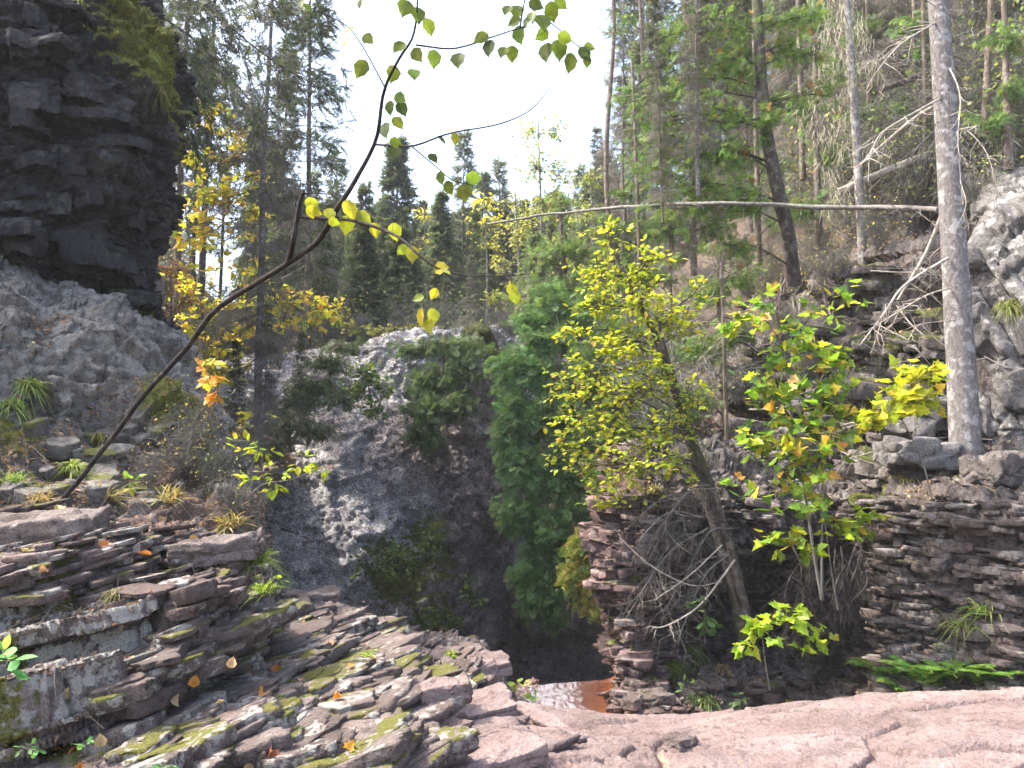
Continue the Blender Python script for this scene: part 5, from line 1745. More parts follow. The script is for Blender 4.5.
# ---- fallen wood
stick('fallen_log', 'long thin fallen pole lying level across the right slope', [(488, 224, 16.5), (560, 213, 14.5), (640, 206, 12.4), (720, 203, 11.2), (793, 206, 10.9), (870, 208, 10.3), (938, 210, 9.3)], 0.024, 0.036, M['twig'], 'log', twigs=50, tl=0.35, sides=9, rough=0.25, wander=0.03)
stick('fallen_log', 'bleached fallen log slanting up to the upper right corner', [(838, 192, 13), (895, 168, 13), (950, 148, 13), (1024, 130, 13), (1100, 110, 13)], 0.06, 0.10, M['dead_wood'], 'log', twigs=14, tl=0.5, sides=9)
stick('fallen_log', 'dark fallen trunk crossing the upper right corner', [(880, 90, 13.5), (950, 66, 13.5), (1024, 42, 13.5), (1090, 25, 13.5)], 0.05, 0.08, M['bark_dark'], 'log', twigs=24, tl=0.6, sides=8)
stick('fallen_branch', 'forked bleached branch leaning below the bleached fallen log', [(860, 165, 12.5), (885, 143, 12.4), (915, 118, 12.2), (945, 100, 12)], 0.025, 0.03, M['dead_wood'], 'dead branch', twigs=22, tl=0.5)
stick('fallen_branch', 'pale slanting dead branch by the mossy step left of the big trunk', [(898, 300, 10.6), (925, 255, 10.4), (942, 215, 10.2)], 0.02, 0.03, M['dead_wood'], 'dead branch', twigs=18, tl=0.35)
stick('fallen_branch', 'dead limb hanging left from under the dark leaning cedar', [(790, 110, 12), (740, 122, 11.8), (690, 118, 11.6), (672, 120, 11.6)], 0.028, 0.012, M['twig_dark'], 'dead branch', twigs=10, tl=0.4)
stick('fallen_branch', 'dead limb rising above the long fallen pole', [(650, 200, 13.9), (685, 180, 13.6), (705, 160, 13.4)], 0.02, 0.012, M['twig_dark'], 'dead branch', twigs=8, tl=0.4)
for k in range(44):     # dry sticks lying about on the slope
    px, py = 640 + 380 * R2.random(), 130 + 330 * R2.random()
    if py < 540 - (px - 560) * 1.05:
        continue
    p, nn_ = hit(px, py)
    if p[1] > 16:
        continue
    a = R2.random() * 3.14
    d = np.array([math.cos(a), 0.4 * math.sin(a), 0.9 * (R2.random() - 0.35)])
    d = d - nn_ * (d @ nn_) * 0.7
    L = 0.5 + 1.0 * R2.random()
    q = p + nn_ * 0.10
    stick('dry_stick', 'bare grey stick lying on the mossy right slope', np.array([q - d * L / 2, q + nn_ * 0.08, q + d * L / 2]), 0.014, 0.006, M['dead_wood'], 'stick', 'dry sticks on the right slope', twigs=9, tl=0.35, sides=5, droop=0)

root = empty('root_tangle', hit(792, 285)[0], 'tangle of bare grey roots below the foot of the dark leaning cedar', 'roots')
for k in range(26):
    x0, y0 = 770 + 50 * R2.random(), 255 + 30 * R2.random()
    x1, y1 = x0 + 60 * R2.normal() * 0.7, y0 + 25 + 45 * R2.random()
    ps = [hit(x0, y0), hit((x0 + x1) / 2 + 6 * R2.normal(), (y0 + y1) / 2), hit(x1, y1)]
    if max(q[0][1] for q in ps) - min(q[0][1] for q in ps) > 3:
        continue
    P = curve(np.array([q[0] + q[1] * 0.05 * (1 + R2.random()) for q in ps]), 14)
    P = P + 0.05 * rnd(14) * 0.5
    b = MB()
    b.tube(P, np.linspace(0.026 + 0.014 * R2.random(), 0.006, 14), 6, (0.9, 0.9, 0.9), 0.2)
    add_twigs(b, P, 8, 0.35, 0.006, 0.3)
    b.build('root', M['twig'], root)
for k in range(40):
    px, py = 672 + 190 * R2.random(), 218 + 90 * R2.random()
    p, nn_ = hit(px, py)
    if p[1] < 10.5 or p[1] > 19:
        continue
    v = (0, 2, 3, 1)[R2.integers(0, 4)]
    bush(v, p, 0.35 + 0.3 * R2.random(), R2.random() * 6.3, ('small olive', 'small red brown', 'small dull green', 'small drooping olive')[v] + ' bush in the litter round the dark leaning cedar', 'small bushes round the leaning cedar')

# ---- yellow leaved leaning sapling, dark stems
YS = 8.9
leafy('birch_sapling', 'leaning dark stemmed sapling with bright yellow green leaves, centre right', 'sapling',
      [([(745, 640, YS), (738, 600, YS), (722, 545, YS), (708, 500, YS), (694, 455, YS), (676, 395, YS), (655, 335, YS), (632, 290, YS), (612, 245, YS), (602, 222, YS)], 0.10, 0.012),
       ([(752, 640, YS - .05), (742, 595, YS - .1), (726, 530, YS - .15), (706, 470, YS - .2), (690, 430, YS - .2), (672, 370, YS - .2), (660, 330, YS - .2)], 0.06, 0.012)],
      [(612, 235, YS, 36, 25, 16), (610, 275, YS, 50, 27, 34), (650, 262, YS - .1, 40, 25, 24), (590, 305, YS - .1, 36, 23, 22), (635, 300, YS - .2, 54, 27, 34), (605, 345, YS - .2, 48, 29, 34), (660, 320, YS - .3, 43, 29, 22), (575, 375, YS - .1, 36, 25, 22),
       (610, 395, YS - .3, 52, 27, 34), (650, 380, YS - .4, 43, 29, 24), (685, 330, YS - .3, 31, 25, 14), (570, 425, YS - .2, 33, 23, 20), (610, 435, YS - .4, 52, 25, 34), (655, 430, YS - .4, 52, 27, 28), (575, 465, YS - .3, 28, 20, 16), (620, 470, YS - .5, 52, 23, 30), (670, 465, YS - .5, 40, 20, 18), (595, 495, YS - .4, 28, 16, 12), (690, 395, YS - .4, 36, 27, 14), (700, 290, YS - .2, 26, 18, 8), (555, 400, YS - .1, 22, 18, 12), (560, 450, YS - .2, 22, 18, 12), (565, 330, YS - .1, 24, 18, 14), (640, 350, YS - .5, 40, 25, 20)],
      LEAF, 0.078, [((0.41, 0.46, 0.035), 5), ((0.50, 0.50, 0.04), 3), ((0.55, 0.42, 0.06), 0.6), ((0.24, 0.34, 0.04), 4)], M['leaf'], M['bark_dark'], M['twig_dark'], per=8, flatness=1.0, hang=0.15, limb_r=0.010)
# maple saplings on the bank
YP = 8.0
leafy('maple_sapling', 'maple sapling with yellow and green lobed leaves in front of the right bank', 'sapling',
      [([(822, 600, YP), (815, 560, YP), (806, 500, YP), (798, 455, YP), (790, 400, YP), (785, 350, YP)], 0.018, 0.008), ([(822, 600, YP), (822, 540, YP - .1), (824, 470, YP - .2), (836, 420, YP - .2)], 0.014, 0.006), ([(806, 500, YP), (830, 470, YP - .1), (860, 450, YP - .2)], 0.008, 0.005)],
      [(800, 335, YP, 30, 22, 9), (760, 375, YP, 26, 22, 8), (825, 400, YP - .1, 34, 26, 12), (790, 440, YP - .2, 40, 22, 12), (755, 440, YP - .1, 26, 20, 8), (830, 370, YP, 26, 20, 8), (785, 350, YP, 40, 29, 10), (808, 378, YP - .1, 50, 32, 15), (770, 405, YP - .1, 33, 29, 10), (806, 420, YP - .2, 55, 32, 18), (840, 300, YP, 40, 21, 9), (838, 345, YP, 26, 24, 6), (845, 430, YP - .2, 36, 27, 10), (770, 470, YP - .2, 55, 24, 14), (820, 460, YP - .3, 40, 27, 12), (742, 310, YP, 31, 24, 8), (735, 330, YP, 16, 10, 3), (770, 300, YP, 21, 18, 4), (785, 500, YP - .3, 48, 16, 8), (735, 490, YP - .2, 16, 18, 4)],
      MAPLE, 0.125, [((0.16, 0.25, 0.03), 5), ((0.34, 0.36, 0.03), 3), ((0.5, 0.36, 0.05), 1), ((0.09, 0.16, 0.03), 3), ((0.5, 0.25, 0.06), 0.5)], M['leaf'], M['twig'], M['twig_dark'], per=4, flatness=0.6, hang=0.3, limb_r=0.006)
leafy('maple_sapling', 'small maple sapling with bright yellow leaves just left of the big grey trunk', 'sapling',
      [([(932, 500, 7.9), (925, 470, 7.9), (913, 440, 7.8), (902, 420, 7.7)], 0.010, 0.006)],
      [(905, 385, 7.6, 36, 24, 12), (925, 368, 7.6, 26, 18, 9), (885, 405, 7.6, 33, 21, 10), (915, 400, 7.5, 31, 21, 9), (862, 415, 7.6, 21, 18, 6), (932, 395, 7.6, 19, 18, 6), (878, 425, 7.6, 24, 13, 4)],
      MAPLE, 0.12, [((0.44, 0.46, 0.03), 6), ((0.32, 0.40, 0.03), 3), ((0.5, 0.40, 0.04), 1)], M['leaf'], M['twig'], M['twig_dark'], per=4, flatness=0.6, hang=0.35, limb_r=0.005)
leafy('maple_sapling', 'low maple sprout with green leaves above the root clump of the right bank', 'sapling',
      [([(838, 610, 7.9), (832, 575, 7.8), (826, 530, 7.7), (822, 500, 7.7)], 0.009, 0.004)],
      [(850, 535, 7.6, 31, 21, 9), (862, 520, 7.6, 21, 18, 6), (800, 545, 7.6, 28, 18, 9), (775, 540, 7.6, 24, 16, 8), (880, 515, 7.6, 9, 10, 3), (825, 515, 7.7, 24, 16, 4)],
      MAPLE, 0.115, [((0.2, 0.31, 0.03), 6), ((0.35, 0.40, 0.03), 3), ((0.5, 0.36, 0.04), 0.6)], M['leaf'], M['twig'], M['twig_dark'], per=4, hang=0.3, limb_r=0.005)
leafy('maple_sapling', 'small green maple shoot at the foot of the leaning dark trunk', 'sapling',
      [([(770, 690, 7.8), (765, 660, 7.7), (762, 635, 7.6)], 0.008, 0.004)],
      [(760, 628, 7.5, 28, 13, 9), (790, 615, 7.5, 26, 16, 8), (815, 635, 7.5, 24, 16, 8), (745, 645, 7.5, 16, 13, 4)],
      MAPLE, 0.115, [((0.24, 0.34, 0.03), 6), ((0.40, 0.42, 0.03), 2)], M['leaf'], M['twig'], M['twig_dark'], per=4, hang=0.3, limb_r=0.005)

# ---- cedars of the gorge wall
cedar('cedar_tree', 'dark green drooping cedar hanging down beside the cave', [([(560, 330, 14.6), (556, 380, 14.2), (548, 450, 13.8), (545, 530, 13.6), (548, 590, 13.5)], 0.08, 0.03)],
      [(550, 300, 15.2, 34, 22, 34), (580, 320, 15, 30, 24, 34), (530, 320, 15, 26, 16, 24), (545, 340, 14.4, 36, 18, 40), (510, 400, 14.1, 22, 26, 34), (585, 380, 14.1, 30, 28, 40), (505, 360, 14.4, 22, 16, 26), (525, 370, 14.2, 40, 30, 55), (520, 420, 13.9, 30, 34, 55), (555, 410, 13.9, 36, 34, 55), (518, 470, 13.7, 28, 30, 55), (550, 470, 13.6, 34, 34, 60), (515, 510, 13.6, 24, 24, 45), (545, 525, 13.5, 34, 30, 60), (575, 500, 13.6, 30, 40, 50), (535, 570, 13.5, 30, 26, 50), (540, 600, 13.5, 24, 22, 36), (570, 560, 13.6, 30, 40, 50), (590, 590, 13.7, 24, 30, 34), (575, 440, 13.8, 30, 34, 45), (500, 440, 13.8, 12, 20, 14), (555, 620, 13.5, 16, 14, 16), (600, 545, 13.8, 24, 30, 30)],
      [((0.09, 0.165, 0.055), 5), ((0.125, 0.20, 0.07), 4), ((0.17, 0.225, 0.085), 1.5), ((0.065, 0.115, 0.04), 2)], 0.17, 22)
cedar('cedar_tree', 'lighter green cedar above the dark drooping one, below the birch tops', [([(572, 345, 16.6), (568, 300, 16.6), (562, 240, 16.6), (560, 195, 16.6)], 0.09, 0.03)],
      [(560, 205, 16.6, 20, 18, 14), (545, 250, 16.4, 28, 24, 26), (585, 250, 16.4, 28, 24, 24), (530, 290, 16.2, 30, 24, 34), (570, 285, 16.2, 34, 26, 36), (550, 325, 16, 44, 24, 44), (595, 320, 16, 34, 30, 34), (540, 350, 15.8, 40, 20, 36), (610, 270, 16.4, 24, 24, 18), (585, 355, 15.6, 34, 24, 30)],
      [((0.14, 0.21, 0.07), 5), ((0.19, 0.25, 0.09), 3), ((0.24, 0.24, 0.11), 1.2), ((0.09, 0.15, 0.05), 2)], 0.16, 14)
cedar('cedar_tree', 'yellowing cedar bough hanging over the cave beside the sunlit pillar', [([(640, 500, 10.8), (622, 520, 10.5), (605, 545, 10.4), (595, 575, 10.3)], 0.04, 0.015)],
      [(585, 545, 10.3, 26, 20, 26), (570, 575, 10.3, 22, 20, 24), (600, 580, 10.2, 26, 24, 30), (590, 605, 10.2, 26, 16, 24), (612, 600, 10.1, 18, 22, 20), (610, 550, 10.4, 16, 18, 14)],
      [((0.28, 0.28, 0.06), 5), ((0.20, 0.24, 0.06), 3), ((0.36, 0.26, 0.09), 2), ((0.10, 0.16, 0.04), 1.5)], 0.14, 12)
cedar('cedar_tree', 'mid green cedar clinging to the middle of the basalt wall', [([(445, 335, 17.0), (442, 370, 16.6), (436, 410, 16.3), (430, 440, 16.1)], 0.05, 0.02)],
      [(445, 345, 16.8, 44, 16, 46), (430, 380, 16.4, 30, 22, 46), (465, 370, 16.6, 26, 24, 36), (420, 410, 16.0, 26, 20, 44), (445, 410, 16.1, 26, 22, 40), (425, 435, 15.9, 24, 16, 36), (470, 400, 16.4, 16, 20, 20), (480, 345, 17.2, 24, 14, 20), (400, 350, 17, 24, 12, 16)],
      [((0.10, 0.155, 0.06), 5), ((0.135, 0.19, 0.08), 3), ((0.07, 0.11, 0.045), 2)], 0.16, 20)
leafy('shrub', 'pale green shrub on the left shoulder of the basalt wall', 'shrub', [([(372, 415, 16.2), (370, 395, 16.1), (366, 372, 16.0)], 0.03, 0.012)],
      [(365, 375, 15.9, 24, 16, 30), (382, 385, 15.9, 18, 18, 24), (355, 395, 15.9, 20, 16, 24), (375, 408, 15.8, 22, 12, 20)], SMALL, 0.13, [((0.13, 0.19, 0.05), 4), ((0.22, 0.25, 0.06), 3), ((0.07, 0.12, 0.04), 3)], M['leaf'], M['twig'], M['twig'], per=7, hang=0.2)
for lab, bl, pal in (('grey green low fir boughs on the left shoulder of the basalt wall', [(330, 360, 16.6, 34, 14, 40), (310, 385, 15.9, 30, 16, 40), (345, 345, 17.5, 30, 10, 26), (295, 405, 15.4, 26, 18, 34), (335, 400, 15.6, 20, 14, 18)], [((0.09, 0.13, 0.07), 4), ((0.13, 0.16, 0.09), 2)]),
                     ('pale mossy boughs draped left of the bare basalt', [(290, 425, 14.9, 34, 14, 34), (325, 430, 15.2, 26, 12, 24), (265, 445, 14.2, 26, 16, 28)], [((0.11, 0.13, 0.08), 4), ((0.17, 0.18, 0.10), 2)])):
    cedar('fir_shrub', lab, [([(bl[0][0], bl[0][1] + 26, bl[0][2] + .3), (bl[0][0], bl[0][1] - 8, bl[0][2])], 0.03, 0.012)], bl, pal, 0.17, 10)
# tall pale birches and aspens behind the wall
for lab, px, top, Y, bl, pal, nm, cat_sz in (
        ('tall airy birch with pale yellow green leaves against the sky', 538, 118, 30, [(530, 130, 30, 22, 16, 32), (560, 128, 30, 18, 16, 24), (535, 165, 30, 30, 24, 60), (565, 170, 30, 24, 26, 44), (545, 205, 30, 36, 24, 68), (520, 225, 30, 24, 22, 40), (570, 215, 30, 26, 24, 44), (545, 245, 30, 40, 18, 60)], [((0.26, 0.28, 0.08), 5), ((0.42, 0.38, 0.07), 3), ((0.13, 0.18, 0.05), 3)], 'birch_tree', 0.16),
        ('second pale birch right of the tall airy birch', 590, 165, 26, [(590, 180, 26, 20, 16, 20), (580, 210, 26, 26, 20, 30), (600, 235, 26, 26, 18, 30), (585, 262, 26, 30, 16, 30)], [((0.24, 0.28, 0.08), 5), ((0.34, 0.34, 0.08), 3), ((0.15, 0.2, 0.06), 3)], 'birch_tree', 0.15),
        ('yellowing birch in front of the tall airy birch', 515, 190, 27, [(512, 205, 27, 18, 16, 20), (520, 235, 27, 24, 18, 30), (505, 262, 27, 24, 16, 26), (525, 285, 27, 26, 12, 24)], [((0.36, 0.36, 0.09), 5), ((0.24, 0.28, 0.08), 3)], 'birch_tree', 0.15),
        ('small yellow aspen between the dark spruces above the wall', 424, 205, 34, [(424, 215, 34, 12, 14, 14), (420, 240, 34, 16, 16, 20), (428, 262, 34, 16, 14, 16)], [((0.50, 0.42, 0.06), 5), ((0.36, 0.34, 0.07), 3)], 'aspen_tree', 0.17),
        ('yellow aspen beside the narrow tall spruce spire', 484, 190, 32, [(485, 200, 32, 20, 14, 20), (478, 222, 32, 22, 16, 26), (495, 225, 32, 20, 18, 22), (484, 245, 32, 26, 14, 22)], [((0.54, 0.44, 0.05), 5), ((0.40, 0.36, 0.06), 3), ((0.22, 0.26, 0.06), 2)], 'aspen_tree', 0.16)):
    b0 = at(px, 350, Y)
    b0[2] = ground_z(b0[0], Y)
    st = np.array([b0, (b0 + at(px + 2, top, Y)) / 2 + np.array([0.1, 0, 0]), at(px, top, Y)])
    leafy(nm, lab, 'tree', [(st, 0.09, 0.02)], bl, SMALL, cat_sz, pal, M['leaf'], M['bark_grey'], M['twig'], per=7, hang=0.25, limb_r=0.016, base=b0)
# yellowish undergrowth on the rim
for px, py, Y, rx, lab in ((372, 328, 19.6, 40, 'yellowing low bush on the wall rim under the broad dark spruce'), (425, 330, 19.8, 26, 'low yellow bush on the wall rim left of the mossy cap'), (330, 318, 21, 30, 'pale green bush on the rim at the left end of the wall'), (505, 300, 22, 20, 'small yellow green bush behind the mossy cap of the wall')):
    b0 = at(px, py + 16, Y)
    st = np.array([b0, at(px, py, Y)])
    leafy('shrub', lab, 'shrub', [(st, 0.02, 0.008)], [(px - rx * .5, py, Y, rx * .6, 10, 18), (px + rx * .4, py + 2, Y, rx * .6, 9, 18)], SMALL, 0.14, [((0.34, 0.34, 0.08), 4), ((0.22, 0.26, 0.07), 4)], M['leaf'], M['twig'], M['twig'], per=6, hang=0.1, base=b0)

# ---- orange and yellow maples on the left
leafy('maple_tree', 'young maple with orange and yellow leaves beside the overhang', 'tree',
      [([(170, 330, 15.6), (178, 300, 15.6), (190, 262, 15.6), (186, 215, 15.6), (180, 170, 15.6), (172, 130, 15.6)], 0.02, 0.008), ([(190, 262, 15.6), (215, 290, 15.4), (235, 300, 15.3)], 0.01, 0.006), ([(186, 215, 15.6), (210, 170, 15.5), (222, 110, 15.4)], 0.012, 0.005)],
      [(185, 205, 15.8, 20, 26, 10), (262, 180, 15.6, 18, 22, 8), (260, 215, 15.6, 20, 18, 9), (212, 115, 15.4, 29, 24, 18), (235, 160, 15.4, 34, 28, 26), (210, 195, 15.4, 34, 28, 29), (240, 200, 15.4, 29, 24, 21), (205, 230, 15.4, 34, 24, 18), (245, 130, 15.4, 23, 21, 12), (230, 235, 15.4, 29, 21, 10), (195, 160, 15.6, 20, 28, 12), (180, 240, 15.6, 20, 28, 8), (250, 265, 15.4, 29, 19, 8), (215, 268, 15.4, 27, 16, 6), (190, 290, 15.4, 20, 14, 6), (265, 245, 15.4, 16, 19, 5)],
      MAPLE, 0.15, [((0.60, 0.47, 0.08), 5), ((0.62, 0.36, 0.10), 2.5), ((0.52, 0.50, 0.08), 4), ((0.30, 0.34, 0.06), 2)], M['leaf'], M['twig'], M['twig'], per=4, hang=0.3, limb_r=0.008)
leafy('maple_tree', 'maple boughs with yellow orange leaves in front of the tall straight spruce', 'tree',
      [([(205, 420, 15.7), (212, 380, 15.7), (225, 345, 15.7), (250, 325, 15.7), (285, 312, 15.7), (320, 310, 15.7)], 0.016, 0.006)],
      [(180, 280, 15.9, 26, 26, 12), (200, 310, 15.9, 26, 22, 12), (235, 300, 15.9, 26, 18, 10), (275, 285, 15.9, 26, 14, 9), (335, 305, 15.9, 16, 12, 6), (178, 340, 15.8, 22, 20, 10), (240, 360, 15.8, 24, 16, 9), (255, 325, 15.7, 24, 14, 12), (285, 305, 15.7, 34, 21, 23), (312, 300, 15.7, 29, 21, 18), (325, 318, 15.7, 23, 14, 12), (290, 328, 15.7, 27, 14, 12), (240, 335, 15.7, 23, 14, 9), (215, 345, 15.6, 25, 16, 10), (205, 365, 15.6, 26, 16, 12), (225, 375, 15.6, 20, 16, 9), (192, 330, 15.7, 20, 14, 8), (260, 412, 15.7, 18, 6, 5), (235, 425, 15.6, 16, 7, 4)],
      MAPLE, 0.15, [((0.56, 0.50, 0.06), 5), ((0.62, 0.40, 0.10), 3), ((0.42, 0.46, 0.06), 3)], M['leaf'], M['twig'], M['twig'], per=4, hang=0.3, limb_r=0.006)
for lab, x, y, Y, bl, pal in (('pale orange shrub low beside the overhang', 172, 330, 14.6, [(170, 270, 14.6, 24, 24, 26), (165, 305, 14.5, 24, 20, 24), (195, 300, 14.4, 24, 20, 22)], [((0.55, 0.36, 0.2), 4), ((0.5, 0.42, 0.15), 3), ((0.5, 0.28, 0.15), 2)]),
                              ('yellow green shrub under the orange maple', 205, 400, 14.2, [(205, 335, 14.2, 24, 20, 22), (190, 365, 14, 22, 20, 22), (225, 370, 14, 22, 18, 20)], [((0.42, 0.42, 0.1), 4), ((0.3, 0.34, 0.09), 3), ((0.5, 0.36, 0.12), 2)])):
    b0 = at(x, y, Y)
    leafy('shrub', lab, 'shrub', [(np.array([b0, at(bl[0][0], bl[0][1], Y)]), 0.02, 0.008)], bl, LEAF, 0.09, pal, M['leaf'], M['twig'], M['twig'], per=7, hang=0.2, base=b0)
leafy('leaf_sprig', 'small sprig with an orange leaf cluster by the leaning branch', 'sapling',
      [([(196, 425, 7.2), (200, 400, 7.1), (210, 378, 7.0)], 0.005, 0.003)], [(212, 378, 6.9, 16, 14, 6), (205, 360, 6.9, 14, 10, 3), (215, 392, 6.9, 14, 8, 3)],
      MAPLE, 0.10, [((0.62, 0.30, 0.06), 4), ((0.55, 0.44, 0.06), 2), ((0.20, 0.28, 0.08), 1.2)], M['leaf'], M['twig'], M['twig'], per=4, hang=0.5, limb_r=0.004)
leafy('leaf_sprig', 'thin shoots with bright yellow green leaves hanging before the grey wall', 'sapling',
      [([(222, 520, 6.6), (240, 505, 6.5), (262, 485, 6.4), (290, 480, 6.3), (310, 472, 6.2), (325, 466, 6.2)], 0.006, 0.003), ([(240, 505, 6.5), (250, 470, 6.4), (262, 450, 6.3)], 0.005, 0.003)],
      [(262, 450, 6.2, 16, 8, 6), (240, 445, 6.2, 12, 10, 4), (275, 472, 6.2, 18, 8, 6), (300, 462, 6.2, 14, 6, 4), (325, 467, 6.2, 10, 4, 3), (270, 488, 6.2, 16, 6, 5), (250, 480, 6.2, 10, 6, 3)],
      LEAF, 0.085, [((0.40, 0.50, 0.03), 5), ((0.52, 0.48, 0.04), 2), ((0.24, 0.40, 0.03), 2)], M['leaf'], M['twig'], M['twig'], per=3, hang=0.1, flatness=1.3, limb_r=0.003, spread=0.5)
# dark overhanging limbs of a spruce, top left
YO = 11.2
root = empty('spruce_tree', at(160, 115, YO), 'dark spruce behind the mossy brow with long drooping bare limbs', 'tree')
t = MB()
t.tube(curve(mm([(166, 190, YO + .4), (165, 110, YO + .3), (160, 40, YO + .3), (157, -20, YO + .3), (150, -160, YO + .3)]), 20), np.linspace(0.09, 0.07, 20), 10, (0.8, 0.8, 0.8), 0.1)
ot = t.build('trunk', M['bark_dark'], root, True)
for pts, r0, n_ in (([(158, -15, YO), (210, 12, YO - .3), (265, 55, YO - .6), (315, 85, YO - .8), (345, 97, YO - .9)], 0.022, 55),
                    ([(160, 15, YO), (200, 45, YO - .3), (245, 95, YO - .5), (262, 130, YO - .6)], 0.018, 45),
                    ([(156, -60, YO), (230, -25, YO - .5), (290, 8, YO - .9), (330, 12, YO - 1)], 0.02, 60),
                    ([(162, 40, YO), (190, 80, YO - .2), (215, 125, YO - .3)], 0.014, 34),
                    ([(158, -30, YO), (200, -5, YO - .6), (240, 50, YO - 1), (260, 110, YO - 1.2)], 0.018, 45),
                    ([(163, 70, YO), (185, 115, YO - .2), (200, 160, YO - .2)], 0.012, 24),
                    ([(157, -80, YO), (260, -60, YO - .4), (330, -20, YO - .8)], 0.02, 50)):
    P = curve(mm(pts), 22)
    b = MB()
    b.tube(P, np.linspace(r0, 0.003, 22), 6, (1, 1, 1), 0.1)
    add_twigs(b, P, n_, 0.7, 0.006, 0.55)
    ol = b.build('dead_limb', M['twig_dark'], root, True)
    cr = MB()
    n = n_ * 5
    i = RNG.integers(3, 21, n)
    q = P[i] + 0.14 * rnd(n) + np.array([0, 0, -0.10])
    cr.cards(q, unit(unit(P[i] - P[i - 1]) + 0.7 * rnd(n) + np.array([0, 0, -0.5])), rnd(n), 0.14 * (0.6 + 0.8 * RNG.random(n)), *FEATHER, pick([((0.06, 0.085, 0.05), 3), ((0.09, 0.10, 0.065), 2)], n))
    cr.build('needles', M['needle'], ol)

# ---- arching branch over the left side, with hanging round leaves
HB = [[(62, 500, 5.55), (88, 468, 5.5), (112, 438, 5.45), (145, 395, 5.3), (185, 350, 5.0), (215, 312, 4.75), (250, 287, 4.5), (290, 262, 4.2), (318, 240, 4.0), (340, 205, 3.8), (358, 175, 3.7), (375, 140, 3.6), (383, 95, 3.5), (398, 60, 3.4), (413, 35, 3.35), (418, 0, 3.3), (421, -50, 3.2)],
      [(288, 263, 4.2), (294, 238, 4.1), (301, 200, 4.05), (304, 192, 4.0)],
      [(302, 195, 4.05), (312, 193, 4.0), (326, 194, 3.95)],
      [(301, 217, 4.08), (345, 220, 3.8), (378, 228, 3.65), (400, 238, 3.55), (420, 255, 3.5), (442, 270, 3.45), (480, 276, 3.4), (530, 274, 3.35)],
      [(416, 45, 3.36), (455, 48, 3.3), (495, 36, 3.25), (520, 28, 3.2), (536, 27, 3.2)],
      [(375, 145, 3.6), (412, 146, 3.5), (450, 133, 3.4), (498, 124, 3.35), (530, 110, 3.3), (551, 86, 3.25)],
      [(412, 147, 3.5), (432, 163, 3.45), (452, 180, 3.4), (468, 184, 3.4)],
      [(386, 90, 3.5), (372, 62, 3.45), (356, 36, 3.4), (345, 24, 3.4), (325, 14, 3.4), (300, 4, 3.4)],
      [(520, 28, 3.2), (545, 20, 3.2), (575, 44, 3.15), (590, 52, 3.15)],
      [(520, 28, 3.2), (524, 5, 3.15), (530, -20, 3.15)]]
HL = [(405, 8, 22, 100), (418, 15, 20, 80), (429, 27, 18, 70), (399, 47, 17, 130), (417, 55, 17, 60), (434, 59, 19, 90), (458, 60, 20, 90), (361, 69, 20, 120), (349, 30, 15, 150), (346, 41, 14, 110), (368, 39, 15, 45), (393, 74, 19, 100), (414, 74, 17, 80), (390, 108, 15, 90), (402, 109, 16, 60), (398, 123, 15, 50), (385, 130, 18, 85), (394, 152, 19, 80), (400, 98, 15, 40),
      (481, 38, 17, 150), (489, 48, 18, 100), (503, 52, 15, 110), (512, 54, 17, 90), (519, 35, 19, 80), (517, 12, 18, 95), (507, 10, 14, 110), (514, 22, 15, 160), (532, 17, 16, 90), (543, 22, 22, 80), (552, 12, 20, 80), (542, 35, 16, 140), (546, 52, 21, 95), (559, 50, 22, 85), (565, 38, 17, 10), (570, 63, 20, 95), (585, 54, 17, 40), (587, 62, 12, 90), (590, 47, 13, 0), (536, 5, 16, 20), (561, 4, 15, 30), (528, 22, 15, 120),
      (442, 140, 12, 40), (455, 139, 13, 85), (441, 178, 14, 85), (449, 188, 15, 70), (464, 193, 18, 80), (474, 178, 17, 0), (433, 158, 13, 50), (468, 190, 14, 60), (396, 143, 14, 10),
      (350, 210, 21, 60), (347, 225, 20, 100), (364, 218, 18, 30), (375, 230, 15, 80), (395, 232, 18, 80), (412, 254, 18, 85), (402, 250, 13, 130), (441, 268, 17, 0), (447, 272, 9, 30), (433, 316, 17, 95), (421, 318, 20, 100), (429, 326, 16, 80), (512, 290, 14, 80), (515, 297, 15, 70), (418, 298, 12, 160), (434, 294, 12, 120),
      (304, 4, 16, 90), (308, 8, 12, 40), (360, 4, 10, 100), (312, 203, 15, 0), (314, 212, 17, 10), (330, 214, 16, 60), (334, 222, 12, 20), (470, 184, 10, 10)]
P0 = mm(HB[0])
root = empty('overhanging_branch', P0[0], 'dark bare branch arching up from the left rock with round green leaves hanging', 'branch')
allp = []
for k, pts in enumerate(HB):
    P = curve(mm(pts), 60 if k == 0 else 20)
    P = P + (0.014 if k == 0 else 0.007) * np.stack([fbm(P * 3.5 + 4 * c, 2) for c in range(3)], -1)
    b = MB()
    if k == 0:
        r = np.interp(np.linspace(0, 1, 60), [0, 0.25, 0.5, 0.62, 0.8, 1.0], [0.018, 0.017, 0.0155, 0.011, 0.0065, 0.003])
    else:
        r = np.linspace((0.016, 0.011, 0.006, 0.010, 0.0045, 0.0055, 0.0035, 0.0035, 0.003, 0.004)[k], 0.0016, 20)
        if k == 1:
            r = np.linspace(0.016, 0.009, 20)
    b.tube(P, r, 8, (0.5, 0.5, 0.5), 0.12, k)
    if k == 0:
        hstem = b.build('stem', M['twig_dark'], root, True)
    else:
        b.build('twig', M['twig_dark'], hstem, True)
    allp.append((P, np.full(len(P), 0)))
AP = np.concatenate([a for a, _ in allp])
b, lf = MB(), MB()
